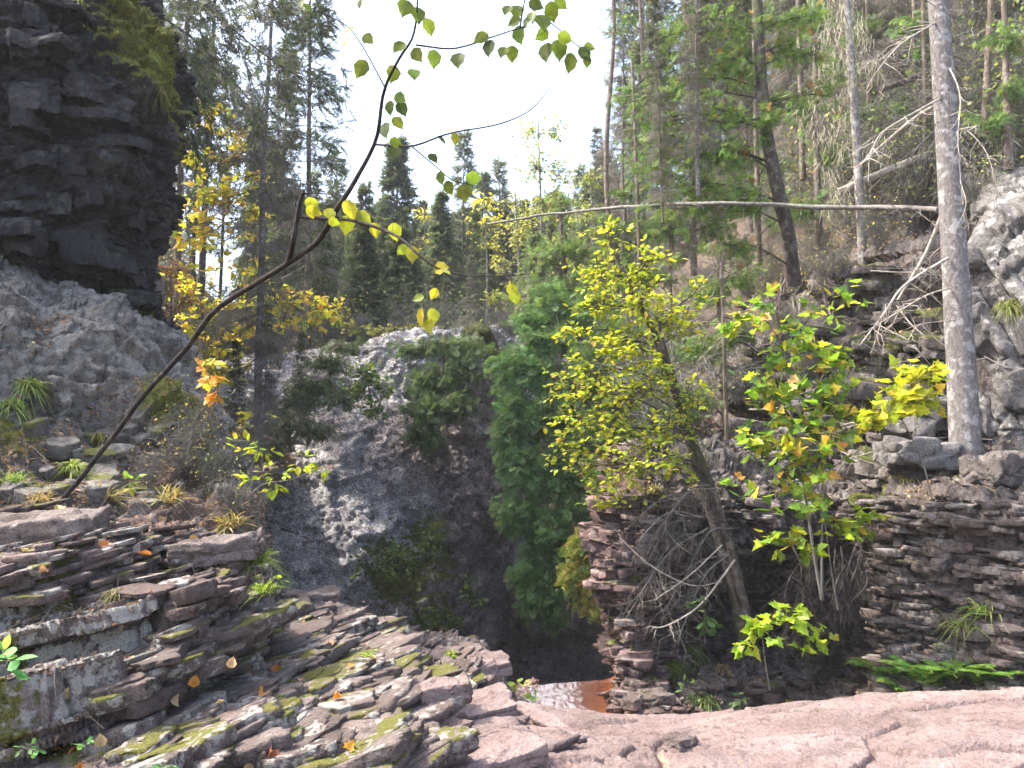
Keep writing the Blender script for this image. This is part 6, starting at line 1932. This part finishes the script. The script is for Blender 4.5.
for (x, y, L, ang) in HL:
    # nearest point of the branch as seen, at its own distance
    rel = AP - CAM
    dep = rel @ FWD
    sx = 512 + FPX * rel[:, 0] / dep
    sy = 384 - FPX * (rel @ UP) / dep
    i = int(np.argmin((sx - x) ** 2 + (sy - y) ** 2))
    Y = AP[i][1] - 0.02 + 0.05 * RNG.normal()
    s = L / FPX * Y * 1.04
    a = math.radians(ang)
    axp = np.array([math.cos(a), 0.25 * RNG.normal(), -math.sin(a)])
    c = at(x, y, Y) - unit(axp) * s * 0.5
    d = np.linalg.norm(c - AP[i])
    if d < 0.35:
        lf.segs([AP[i]], [c], 0.0014, 0.0011, (0.10, 0.09, 0.05))
    low = y > 200
    col = pick([((0.11, 0.16, 0.025), 4), ((0.15, 0.20, 0.03), 3), ((0.07, 0.10, 0.03), 2)] if not low else [((0.42, 0.44, 0.03), 4), ((0.30, 0.36, 0.04), 3), ((0.5, 0.46, 0.04), 2)], 1)
    nr = np.array([0.5 * RNG.normal(), -1.0, 0.55 * RNG.normal()])
    n0 = lf.n
    lf.cards([c], axp, nr, s, HLEAF_V, HLEAF_F, col)
lf.build('foliage', M['leaf'], root)

# ---- tangle of dead twigs between pillar and leaning trunk
root = empty('dead_brush', at(735, 600, 8.6), 'tangle of fine dead grey twigs drooping from the base of the leaning sapling', 'dead brush')
for k in range(10):
    x0, y0 = 690 + 46 * R2.random(), 478 + 100 * R2.random()
    x1, y1 = x0 - 40 - 60 * R2.random(), y0 + 20 + 85 * R2.random()
    Y = 8.55 + 0.3 * R2.random()
    P = curve(mm([(x0, y0, Y), ((x0 + x1) / 2, (y0 + y1) / 2 - 18, Y - .25), (x1, y1, Y - .3)]), 14)
    b = MB()
    b.tube(P, np.linspace(0.010, 0.003, 14), 5, (1, 1, 1), 0.1)
    add_twigs(b, P, 26, 0.5, 0.0045, 0.45, (0.75, 0.74, 0.72))
    b.build('twig', M['twig'], root)
for pts, r_, lab in (([(735, 560, 8.3), (700, 605, 8.2), (668, 625, 8.1), (652, 628, 8.1)], 0.012, 'bare pale limb crossing the dark recess left of the leaning trunk'),
                     ([(620, 538, 8.5), (650, 565, 8.35), (690, 585, 8.3), (722, 582, 8.3)], 0.009, 'thin bent pale limb in front of the sunlit pillar'),
                     ([(722, 545, 8.4), (690, 575, 8.3), (655, 600, 8.2)], 0.008, 'thin straight dead limb under the twig tangle')):
    stick('dead_branch', lab, pts, r_, r_ * 0.4, M['dead_wood'], 'dead branch', twigs=8, tl=0.25, sides=6)
# root clump
root = empty('root_clump', hit(835, 575)[0], 'dark hanging clump of roots and needles on the right bank', 'root clump')
for k in range(20):
    x0, y0 = 790 + 80 * R2.random(), 545 + 20 * R2.random()
    Y = 8.1 + 0.25 * R2.random()
    P = curve(mm([(x0, y0, Y + .3), (x0 + 8 * R2.normal(), y0 + 28, Y - .1), (x0 - 12 + 20 * R2.normal(), y0 + 60 + 40 * R2.random(), Y)]), 10)
    b = MB()
    b.tube(P, np.linspace(0.013, 0.003, 10), 5, (1, 1, 1), 0.1)
    add_twigs(b, P, 34, 0.28, 0.004, 0.5)
    b.build('root', M['twig_dark'], root)

# ---- ferns, grasses and small herbs
FERN = [((0.13, 0.27, 0.05), 4), ((0.19, 0.33, 0.06), 3), ((0.09, 0.19, 0.045), 2)]
for px, py, nf, L, lab in ((885, 690, 9, 0.48, 'leafy green fern left of the fern pair at the foot of the right bank'), (920, 690, 8, 0.5, 'tall green fern in the middle of the row along the pink ledge'), (950, 685, 7, 0.42, 'small fern with pale fronds under the thin bedded wall'), (975, 690, 8, 0.40, 'bushy fern at the right end of the row along the pink ledge'), (903, 700, 7, 0.36, 'low fern right behind the pink ledge'), (800, 715, 4, 0.24, 'tiny yellow green fern below the dark crumbly bank')):
    p = hit(px, py - (4 if px > 860 else 0), ('crumbling_bank',))[0] + np.array([0, -0.1, 0])
    L = L * 1.25
    fern(lab, p - np.array([0, 0, 0.03]), nf, L, FERN if px > 860 else [((0.42, 0.48, 0.08), 1)])
GR = [((0.20, 0.28, 0.07), 4), ((0.30, 0.34, 0.10), 2), ((0.36, 0.31, 0.15), 1)]
DRY = [((0.34, 0.25, 0.13), 4), ((0.25, 0.22, 0.08), 2)]
for px, py, n_, L, pal, fall, lab in (
        (140, 12, 260, 0.2, [((0.26, 0.27, 0.05), 3), ((0.17, 0.18, 0.04), 2)], 1.2, 'yellow green moss fringe on top of the brow of the overhang'),
        (152, 55, 240, 0.2, [((0.26, 0.27, 0.05), 3), ((0.17, 0.18, 0.04), 2)], 1.2, 'yellow green moss fringe below the top of the brow of the overhang'),
        (160, 92, 160, 0.18, [((0.20, 0.20, 0.05), 3), ((0.12, 0.13, 0.03), 2)], 1.2, 'dull moss fringe at the lower end of the brow of the overhang'),
        (172, 405, 160, 0.14, [((0.24, 0.24, 0.05), 3), ((0.16, 0.16, 0.04), 2)], 1.2, 'yellow moss cushion on the right shoulder of the lichen rock'),
        (205, 450, 140, 0.14, [((0.22, 0.21, 0.05), 3), ((0.2, 0.15, 0.06), 2)], 1.2, 'mossy beard under the right shoulder of the lichen rock'),
        (100, 435, 120, 0.12, [((0.24, 0.24, 0.05), 3), ((0.16, 0.16, 0.04), 2)], 1.0, 'yellow moss streak on the lichen rock above the branch foot'),
        (690, 648, 240, 0.34, GR, 1.0, 'thick hanging green grass left of the sapling foot'),
        (672, 665, 200, 0.28, [((0.24, 0.30, 0.05), 4), ((0.16, 0.2, 0.05), 3)], 0.9, 'bright green grass mound at the foot of the pillar'),
        (705, 700, 160, 0.25, GR, 0.9, 'grass drooping over the dark crumbly bank'),
        (722, 668, 200, 0.2, DRY, 1.1, 'dry tan grass at the foot of the leaning trunk'),
        (640, 600, 120, 0.18, DRY, 1.0, 'dry grass fringe on the pillar above the cave'),
        (636, 575, 110, 0.18, DRY, 1.0, 'dry grass tuft on the sunlit pillar'),
        (645, 695, 120, 0.16, GR, 0.7, 'green grass tuft beside the stream'),
        (905, 480, 90, 0.25, DRY, 0.8, 'dry grass left of the big trunk foot'),
        (985, 610, 60, 0.4, GR, 0.8, 'long grass hanging on the thin bedded wall'),
        (960, 625, 60, 0.35, GR, 0.8, 'grass tuft on the thin bedded wall above the ferns'),
        (1010, 305, 200, 0.3, [((0.25, 0.27, 0.08), 3), ((0.17, 0.21, 0.06), 2)], 1.0, 'green grass patch on the pale cliff'),
        (700, 490, 160, 0.35, DRY, 0.9, 'dry grass on top of the pillar behind the leaning trunk'),
        (655, 490, 120, 0.25, [((0.3, 0.27, 0.1), 1)], 0.9, 'short dry grass on the left top of the pillar'),
        (12, 405, 200, 0.24, GR, 0.8, 'dark green grass on the lichen rock at the left edge'),
        (30, 385, 140, 0.2, GR, 0.8, 'grass tuft above the dark green grass at the left edge'),
        (72, 468, 220, 0.2, [((0.22, 0.27, 0.06), 3), ((0.32, 0.3, 0.1), 2)], 0.7, 'bright grass tuft under the foot of the arching branch'),
        (40, 500, 80, 0.22, DRY, 0.6, 'dry grass on the red block at the left'),
        (15, 480, 90, 0.2, GR, 0.6, 'thin grass in the gap above the red block'),
        (205, 470, 140, 0.2, [((0.28, 0.2, 0.1), 3), ((0.2, 0.2, 0.07), 2)], 1.0, 'brown moss and grass beard right of the lichen rock'),
        (255, 560, 160, 0.22, [((0.26, 0.34, 0.05), 3), ((0.2, 0.26, 0.06), 2)], 0.6, 'yellow green grass in the cleft right of the red block'),
        (265, 590, 120, 0.18, [((0.24, 0.30, 0.06), 3)], 0.6, 'short bright grass below the yellow green cleft grass'),
        (230, 525, 120, 0.25, DRY, 0.5, 'dry grass on the gravel above the red block'),
        (170, 500, 60, 0.25, DRY, 0.4, 'sparse dry grass in the litter above the red block'),
        (110, 500, 40, 0.3, DRY, 0.35, 'few long dry blades in front of the lichen rock'),
        (120, 590, 120, 0.13, [((0.12, 0.13, 0.04), 3), ((0.2, 0.18, 0.07), 1)], 1.2, 'short hanging moss grass on the front of the red block'),
        (452, 655, 40, 0.1, [((0.30, 0.38, 0.05), 1)], 0.4, 'tiny bright tuft on the end of the ribbed dome'),
        (368, 655, 50, 0.1, [((0.25, 0.34, 0.05), 1)], 0.5, 'small green tuft on the mossy slabs')):
    p, nn_ = hit(px, py)
    tuft('grass_tuft', lab, p - nn_ * 0.02, nn_, n_, L, pal, 0.55, 0.0075 if p[1] > 6 else 0.0035, fall)
# bushes at the bottom of the far wall
for px, py, Y, rx, ry, n_, lab in ((395, 560, 15.2, 20, 22, 40, 'dark green shrub low on the basalt wall'), (430, 540, 15.4, 16, 16, 26, 'small dark shrub on the wall right of the low dark green shrub'), (440, 620, 14.8, 26, 20, 44, 'green shrub at the foot of the basalt wall behind the dome'), (365, 560, 15.0, 16, 18, 20, 'sparse green shrub on the wall left of the dark green shrub'), (470, 590, 15.2, 14, 20, 16, 'thin shrub in the dark cleft of the wall')):
    b0 = at(px, py + 18, Y + .4)
    leafy('shrub', lab, 'shrub', [(np.array([b0, at(px, py, Y)]), 0.015, 0.006)], [(px, py, Y, rx, ry, n_), (px + rx * .6, py + 8, Y, rx * .6, ry * .6, n_ // 2)], SMALL, 0.11, [((0.07, 0.12, 0.04), 4), ((0.12, 0.16, 0.05), 2), ((0.2, 0.24, 0.06), 1)], M['leaf'], M['twig_dark'], M['twig_dark'], per=6, hang=0.3, base=b0)
for px, py, Y, rx, ry, n_, sz, pal, lab in (
        (520, 692, 7.6, 14, 10, 7, 0.09, [((0.20, 0.32, 0.06), 3), ((0.4, 0.42, 0.08), 1)], 'leafy herb beside the stream at the end of the dome'),
        (535, 705, 7.2, 12, 8, 6, 0.07, [((0.12, 0.22, 0.06), 3)], 'low dark green herb on the edge of the pink ledge'),
        (618, 640, 9.6, 10, 7, 5, 0.10, [((0.30, 0.40, 0.08), 1)], 'pale green sprig hanging off the pillar over the cave'),
        (128, 485, 5.4, 7, 8, 4, 0.075, [((0.20, 0.36, 0.06), 2), ((0.34, 0.42, 0.06), 1)], 'two leaved green seedling at the foot of the arching branch'),
        (6, 665, 2.9, 12, 16, 5, 0.075, [((0.16, 0.36, 0.12), 2), ((0.25, 0.42, 0.1), 1)], 'blue green leaves poking in at the left edge before the lichen block'),
        (28, 748, 3.3, 12, 5, 5, 0.035, [((0.10, 0.24, 0.08), 2)], 'small green herb under the lichen block'),
        (165, 765, 3.3, 12, 5, 5, 0.035, [((0.12, 0.26, 0.09), 2)], 'small green herb at the bottom edge on the mossy slabs'),
        (85, 745, 3.4, 6, 4, 3, 0.035, [((0.12, 0.26, 0.09), 2)], 'tiny green herb left of the mossy slab'),
        (285, 690, 4.7, 14, 5, 6, 0.04, [((0.16, 0.26, 0.12), 2)], 'pale green herb in the moss of the slabs'),
        (268, 580, 6.2, 16, 14, 12, 0.06, [((0.34, 0.46, 0.04), 3), ((0.24, 0.36, 0.05), 2)], 'bright yellow green herb in the cleft right of the red block'),
        (250, 555, 6.4, 12, 12, 8, 0.06, [((0.28, 0.40, 0.04), 3)], 'green herb behind the bright one in the cleft'),
        (705, 610, 8.3, 12, 30, 10, 0.13, [((0.10, 0.18, 0.06), 3), ((0.2, 0.28, 0.08), 1)], 'long leaved green plant in the dark recess left of the leaning trunk'),
        (690, 690, 7.9, 16, 14, 10, 0.07, [((0.10, 0.17, 0.05), 3)], 'low green herb below the grass mound'),
        (740, 700, 7.8, 14, 8, 6, 0.07, [((0.07, 0.12, 0.04), 3)], 'dark green herb on the crumbly bank')):
    b0 = at(px, py + ry + 4, Y + .06)
    leafy('herb', lab, 'plant', [(np.array([b0, at(px, py, Y)]), 0.004, 0.002)], [(px, py, Y, rx, ry, n_)], LEAF, sz, pal, M['leaf'], M['twig'], M['twig'], per=3, hang=0.1, limb_r=0.003, spread=0.8, base=b0)
# pinkish flower heads by the lip
b0 = at(536, 705, 7.5)
leafy('flower_plant', 'plant with dusty pink flower heads at the lip of the stream', 'plant', [(np.array([b0, at(532, 685, 7.5)]), 0.004, 0.002)], [(532, 684, 7.5, 9, 4, 10), (526, 690, 7.5, 8, 4, 5)], SMALL, 0.035, [((0.42, 0.25, 0.27), 3), ((0.5, 0.35, 0.35), 1)], M['leaf'], M['twig'], M['twig'], per=6, limb_r=0.003, leaf_part='flower_head', base=b0)

# ---- loose slabs and stones
def stone(name, label, px, py, size, dims, m_, seed, rz=0.0, tilt=(0, 0), group=None, Y=None):
    p, nn_ = hit(px, py)
    u = np.linspace(-1, 1, 26)
    bm = []
    V, Fc, off = [], [], 0
    for ax in range(3):
        for s in (-1, 1):
            A, B = np.meshgrid(u, u)
            q = np.zeros((26, 26, 3))
            q[..., ax] = s
            q[..., (ax + 1) % 3] = A
            q[..., (ax + 2) % 3] = B
            I = np.arange(676).reshape(26, 26) + off
            f = np.stack([I[:-1, :-1], I[:-1, 1:], I[1:, 1:], I[1:, :-1]], -1).reshape(-1, 4)
            V.append(q.reshape(-1, 3))
            Fc.append(f if s > 0 else f[:, ::-1])
            off += 676
    V = np.concatenate(V)
    L6 = (np.abs(V) ** 16).sum(1) ** (1 / 16)
    V = V / L6[:, None]
    V = V * np.asarray(dims) * size
    nrm_ = unit(V / (np.asarray(dims) ** 2))
    c, t_ = chips(V + seed, 0.5 * size * min(dims), 1.1 / size, seed)
    d = c + 0.10 * size * fbm(V / size * 1.2 + seed, 3) + 0.012 * size * ridged(V / size * 5 + seed, 3)
    lay = np.sin(V[:, 2] / (size * dims[2]) * 6 + seed + fbm(V / size * 2, 2)) * 0.02 * size * (1 - np.abs(nrm_[:, 2]))
    V = V + nrm_ * (d + lay)[:, None]
    mb_ = MB()
    mb_.add(V, np.concatenate(Fc), np.repeat((0.9 + 0.2 * t_[:, None]), 3, 1))
    me = mb_.mesh(name)
    me.materials.append(m_)
    for a in ('lich', 'moss', 'soil'):
        at2 = me.attributes.new(a, 'FLOAT', 'POINT')
        at2.data.foreach_set('value', np.full(len(V), -0.1 if a == 'lich' else -1.0, F32))
    o = bpy.data.objects.new(name, me)
    COL.objects.link(o)
    o.location = (p + np.array([0, 0, dims[2] * size * 0.45])).tolist()
    o.rotation_euler = (tilt[0], tilt[1], rz)
    return tag(o, label, 'rock', group)


for a in (('rock_slab', 'pink wedge slab with a dark broken end on the pink ledge', 484, 672, 0.20, (1.1, 0.7, 0.36), M['pink_rock'], 3, 0.35, (0.06, -0.12)),
          ('rock_slab', 'broad pink slab with shadowed front lying left on the ledge', 456, 716, 0.26, (1.5, 0.7, 0.2), M['pink_rock'], 4, 0.3, (0.05, -0.1)),
          ('rock_slab', 'low pink slab at the bottom edge next to the mossy slabs', 478, 765, 0.22, (1.5, 0.7, 0.22), M['pink_rock'], 5, 0.4, (0.05, -0.12)),
          ('rock_slab', 'small pink slab against the dome foot', 445, 694, 0.11, (1.2, 0.7, 0.4), M['pink_rock'], 6, 0.2, (0.05, -0.1)),
          ('stone', 'dark red stone lying alone on the pink ledge', 682, 746, 0.07, (1.2, 0.9, 0.55), M['red_rock'], 7, 0.6, (0, 0.1)),
          ('stone', 'flat grey stone in the grass behind the ledge', 655, 700, 0.13, (1.3, 0.9, 0.4), M['red_rock'], 8, 0.3, (0, 0)),
          ('stone', 'small grey stone behind the ledge near the stream', 632, 704, 0.09, (1.2, 0.9, 0.5), M['red_rock'], 9, 0.9, (0, 0)),
          ('rock_slab', 'pale flat slab on top of the stepped slabs', 312, 602, 0.19, (1.3, 0.8, 0.32), M['red_rock'], 10, 0.2, (0.0, -0.05)),
          ('rock_slab', 'long grey block on the right edge of the red block top', 218, 555, 0.17, (1.5, 0.9, 0.42), M['red_rock'], 12, 0.15, (0.05, -0.1)),
          ('rock_slab', 'layered red slab pile at the left edge on the block top', 30, 535, 0.24, (1.6, 0.9, 0.32), M['red_rock'], 14, 0.1, (0.1, -0.05)),
          ('boulder', 'mossy grey boulder under the big grey trunk', 1000, 478, 0.28, (1.2, 0.9, 0.55), M['bank_rock'], 15, 0.4, (0, 0)),
          ('boulder', 'flat grey boulder left of the big grey trunk', 930, 425, 0.42, (1.2, 0.8, 0.5), M['cliff_pale'], 16, 0.3, (0, 0)),
          ('boulder', 'white weathered boulder behind the small maple', 915, 460, 0.34, (1.2, 0.8, 0.45), M['cliff_pale'], 17, 0.1, (0, 0.05)),
          ('boulder', 'pale block behind the yellow sapling crown', 640, 350, 0.5, (1.1, 0.8, 0.7), M['bank_rock'], 18, 0.7, (0, 0))):
    stone(*a)

# ---- fallen leaves on the rocks
FL = [(72, 745, 'orange'), (195, 680, 'orange'), (172, 700, 'tan'), (262, 697, 'orange'), (220, 705, 'tan'), (232, 662, 'tan'), (268, 755, 'orange'), (248, 765, 'tan'), (192, 540, 'orange'), (213, 550, 'orange'), (143, 556, 'orange'), (100, 548, 'orange'), (42, 568, 'tan'), (88, 515, 'orange'), (55, 510, 'tan'), (330, 645, 'tan'), (302, 622, 'tan'), (338, 700, 'orange'), (350, 745, 'orange'), (70, 692, 'tan'), (100, 740, 'tan'), (78, 768, 'orange'), (300, 682, 'tan'), (60, 745, 'orange'), (352, 668, 'orange'), (372, 660, 'tan'), (250, 670, 'tan'), (160, 520, 'tan'), (30, 548, 'tan'), (205, 542, 'tan'), (275, 668, 'orange')]
for k, (px, py, c) in enumerate(FL):
    p, nn_ = hit(px, py)
    b = MB()
    L = 0.036 + 0.03 * R2.random()
    a = R2.random() * 6.28
    ax = np.cross(nn_, unit([math.cos(a), math.sin(a), 0.2 * math.sin(3 * a)]))
    nr = nn_ + 0.45 * R2.normal(size=3)
    col = (0.52, 0.22, 0.05) if c == 'orange' else (0.50, 0.34, 0.17)
    cu = 1.0 + 1.6 * R2.random()
    if k % 3 == 0:
        tv, tf_ = [(x - .4, y * 1.1, cu * abs(y) ** 1.5 + 0.2 * x * x) for x, y, z in MAPLE_V], MAPLE_F
    else:
        tv, tf_ = [(x - .5, y * 1.1, cu * abs(y) ** 1.4 + 0.3 * (x - .5) ** 2) for x, y, z in HLEAF_V], HLEAF_F
    b.cards([p + nn_ * 0.008], ax, nr, L * (1 if k % 3 == 0 else 1.3), tv, tf_, pick([(col, 1)], 1))
    o = b.build('fallen_leaf', M['litter_leaf'])
    where = 'lying on the red block' if py < 600 else 'lying on the mossy slabs and lower rocks'
    tag(o, '%s dry fallen leaf %s' % ('bright orange' if c == 'orange' else 'pale tan', where), 'leaf', '%s fallen leaves %s' % (c, 'on the red block' if py < 600 else 'on the mossy slabs'))


# ---- what lies loose and cannot be counted: leaf litter, chips, moss fuzz
def scatter(name, field, n, lo, upmin, seed):
    Q, NZ, at_ = SHEETS[name]
    r = np.random.default_rng(seed)
    f = at_[field] + 0.35 * fbm(Q * 1.7, 3) if field else np.ones(Q.shape[:2])
    ok = (f > lo) & (NZ[..., 2] > upmin) & (Q[..., 1] < 17)
    ij = np.argwhere(ok)
    if len(ij) == 0:
        return np.zeros((0, 3)), np.zeros((0, 3))
    ij = ij[r.integers(0, len(ij), n)]
    i, j = np.minimum(ij[:, 0], Q.shape[0] - 2), np.minimum(ij[:, 1], Q.shape[1] - 2)
    u, v = r.random((n, 1)), r.random((n, 1))
    p = Q[i, j] * (1 - u) * (1 - v) + Q[i, j + 1] * u * (1 - v) + Q[i + 1, j] * (1 - u) * v + Q[i + 1, j + 1] * u * v
    return p, NZ[ij[:, 0], ij[:, 1]]


LIT = [((0.30, 0.20, 0.11), 4), ((0.20, 0.13, 0.08), 4), ((0.42, 0.22, 0.08), 1.2), ((0.42, 0.34, 0.18), 1.5), ((0.13, 0.095, 0.07), 3)]
for nm, lab, jobs in (('leaf_litter', 'brown dry leaf litter strewn over the right slope and bank', (('wooded_slope', 'soil', 18000, 0.05, 0.2, 0.06), ('crumbling_bank', 'soil', 6000, 0.1, 0.2, 0.045))),
                      ('leaf_litter', 'brown dry leaf litter strewn over the left ledges and hillside', (('lichen_outcrop', 'soil', 5000, 0.1, 0.0, 0.04), ('layered_rock_block', 'soil', 5000, 0.0, 0.4, 0.028), ('mossy_stepped_slabs', None, 2200, 0, 0.6, 0.022), ('pink_rock_ledge', None, 170, 0, 0.8, 0.022), ('wooded_hillside', None, 5000, 0, 0.2, 0.09)))):
    b = MB()
    for sh, fld, n, lo, um, sz in jobs:
        p, nn_ = scatter(sh, fld, n, lo, um, len(sh))
        k = len(p)
        if not k:
            continue
        b.cards(p + nn_ * sz * 0.12, np.cross(nn_, rnd(k)) + 0.25 * rnd(k), nn_ + 0.5 * rnd(k), sz * (0.5 + 0.9 * RNG.random(k)), [(x - .45, y, 0.5 * abs(y) + 0.25 * (x - .5) ** 2) for x, y, z in SMALL_V], SMALL_F, pick(LIT, k))
        m_ = k // 4
        q = p[:m_] + nn_[:m_] * 0.015
        b.segs(q, q + unit(np.cross(nn_[:m_], rnd(m_)) + 0.25 * rnd(m_)) * sz * (1.5 + 5 * RNG.random((m_, 1))), sz * 0.05, sz * 0.03, pick([((0.26, 0.22, 0.18), 2), ((0.14, 0.11, 0.09), 1)], m_))
    tag(b.build(nm, M['litter_leaf']), lab, 'leaf litter', kind='stuff')
for nm, lab, jobs in (('moss', 'yellow green moss cushions on the left rocks', (('mossy_stepped_slabs', 'moss', 16000, 0.52, 0.2, 0.016), ('layered_rock_block', 'moss', 7000, 0.55, -0.2, 0.016), ('lichen_outcrop', 'moss', 9000, 0.55, -0.3, 0.026), ('overhanging_cliff', 'moss', 9000, 0.5, -0.9, 0.04))),
                      ('moss', 'olive moss on the ledges of the right slope and bank', (('wooded_slope', 'moss', 9000, 0.5, -0.1, 0.04), ('crumbling_bank', 'moss', 5000, 0.5, -0.1, 0.03)))):
    b = MB()
    for sh, fld, n, lo, um, sz in jobs:
        p, nn_ = scatter(sh, fld, n, lo, um, len(sh) + 5)
        k = len(p)
        if not k:
            continue
        b.cards(p - nn_ * 0.003, nn_ + 0.7 * rnd(k), rnd(k), sz * (0.4 + 0.9 * RNG.random(k)), [(0, -0.16, 0), (0, 0.16, 0), (1, 0.03, 0.1)], [(0, 1, 2)], pick([((0.20, 0.20, 0.035), 4), ((0.30, 0.29, 0.05), 2), ((0.11, 0.125, 0.025), 3)], k))
    tag(b.build(nm, M['grass']), lab, 'moss', kind='stuff')
# rock chips on the treads
CHIP_V = [(-.5, -.35, 0), (.5, -.4, 0), (.55, .3, 0), (-.4, .45, 0), (-.4, -.25, .28), (.42, -.3, .22), (.4, .22, .3), (-.35, .33, .24)]
CHIP_F = [(4, 5, 6, 7), (0, 1, 5, 4), (1, 2, 6, 5), (2, 3, 7, 6), (3, 0, 4, 7)]
b = MB()
for sh, fld, n, lo, um, sz in (('layered_rock_block', None, 1500, 0, 0.7, 0.035), ('mossy_stepped_slabs', None, 900, 0, 0.75, 0.03), ('crumbling_bank', None, 1500, 0, 0.6, 0.07), ('pink_rock_ledge', None, 260, 0, 0.8, 0.018), ('lichen_outcrop', 'soil', 700, 0.1, 0.2, 0.05)):
    p, nn_ = scatter(sh, fld, n, lo, um, len(sh) + 9)
    k = len(p)
    b.cards(p - nn_ * 0.004, np.cross(nn_, rnd(k)), nn_ + 0.25 * rnd(k), sz * (0.3 + 1.0 * RNG.random(k) ** 2), CHIP_V, CHIP_F, pick([((1.0, 0.95, 0.92), 3), ((0.7, 0.68, 0.66), 2), ((1.3, 1.2, 1.15), 1)], k), 0.5 + 0.7 * RNG.random(k))
o = b.build('rubble', M['red_rock'])
for a in ('lich', 'moss', 'soil'):
    at2 = o.data.attributes.new(a, 'FLOAT', 'POINT')
    at2.data.foreach_set('value', np.full(len(o.data.vertices), -0.2 if a == 'lich' else -1.0, F32))
tag(o, 'small broken rock chips lying on the ledges', 'rubble', kind='stuff')
# ------------------------------------------------------------------ light, sky, camera
cam = bpy.data.cameras.new('camera')
cam.sensor_width = 36
cam.lens = 36 * FPX / 1024
cam.clip_end = 3000
cam.clip_start = 0.05
co = bpy.data.objects.new('camera', cam)
COL.objects.link(co)
co.location = CAM.tolist()
co.rotation_euler = (math.pi / 2 + PITCH, 0, 0)
SC.camera = co

SUN_AZ, SUN_EL = math.radians(-82), math.radians(56)     # azimuth from +Y, clockwise
sv = Vector((math.sin(SUN_AZ) * math.cos(SUN_EL), math.cos(SUN_AZ) * math.cos(SUN_EL), math.sin(SUN_EL)))
sun = bpy.data.lights.new('sun', 'SUN')
sun.energy = 2.0
sun.angle = math.radians(0.55)
sun.color = (1.0, 0.94, 0.84)
so = bpy.data.objects.new('sun', sun)
COL.objects.link(so)
so.rotation_euler = (-sv).to_track_quat('-Z', 'Y').to_euler()
so.location = (0, 0, 40)

w = bpy.data.worlds.new('World')
SC.world = w
w.use_nodes = True
nt = w.node_tree
bg = nt.nodes['Background']
sky = nt.nodes.new('ShaderNodeTexSky')
sky.sky_type = 'NISHITA'
sky.sun_disc = False
sky.sun_elevation = SUN_EL
sky.sun_rotation = SUN_AZ
sky.air_density = 1.0
sky.dust_density = 5.0
sky.ozone_density = 1.0
nt.links.new(sky.outputs[0], bg.inputs[0])
bg.inputs['Strength'].default_value = 0.15

hz = bpy.data.meshes.new('haze')
x0, x1, y0, y1, z0, z1 = -120, 120, -30, 130, -8.5, 48
hz.from_pydata([(x, y, z) for x in (x0, x1) for y in (y0, y1) for z in (z0, z1)], [], [(0, 1, 3, 2), (4, 6, 7, 5), (0, 4, 5, 1), (2, 3, 7, 6), (0, 2, 6, 4), (1, 5, 7, 3)])
hm, nt, out = mat('thin_haze')
pv = nt.nodes.new('ShaderNodeVolumePrincipled')
pv.inputs['Color'].default_value = (0.95, 0.97, 1.0, 1)
pv.inputs['Density'].default_value = 0.0009
pv.inputs['Anisotropy'].default_value = 0.0
nt.links.new(pv.outputs[0], out.inputs['Volume'])
hz.materials.append(hm)
ho = bpy.data.objects.new('haze', hz)
COL.objects.link(ho)
tag(ho, 'thin pale haze filling the air of the gorge', 'haze', kind='stuff')
SC.cycles.volume_bounces = 0

SC.view_settings.view_transform = 'Standard'
SC.view_settings.look = 'None'
SC.view_settings.exposure = 2.4
SC.view_settings.gamma = 1.0
SC.cycles.use_denoising = True
SC.cycles.max_bounces = 6
SC.cycles.diffuse_bounces = 3
SC.cycles.transmission_bounces = 3
SC.cycles.glossy_bounces = 2
SC.cycles.caustics_reflective = False
SC.cycles.caustics_refractive = False
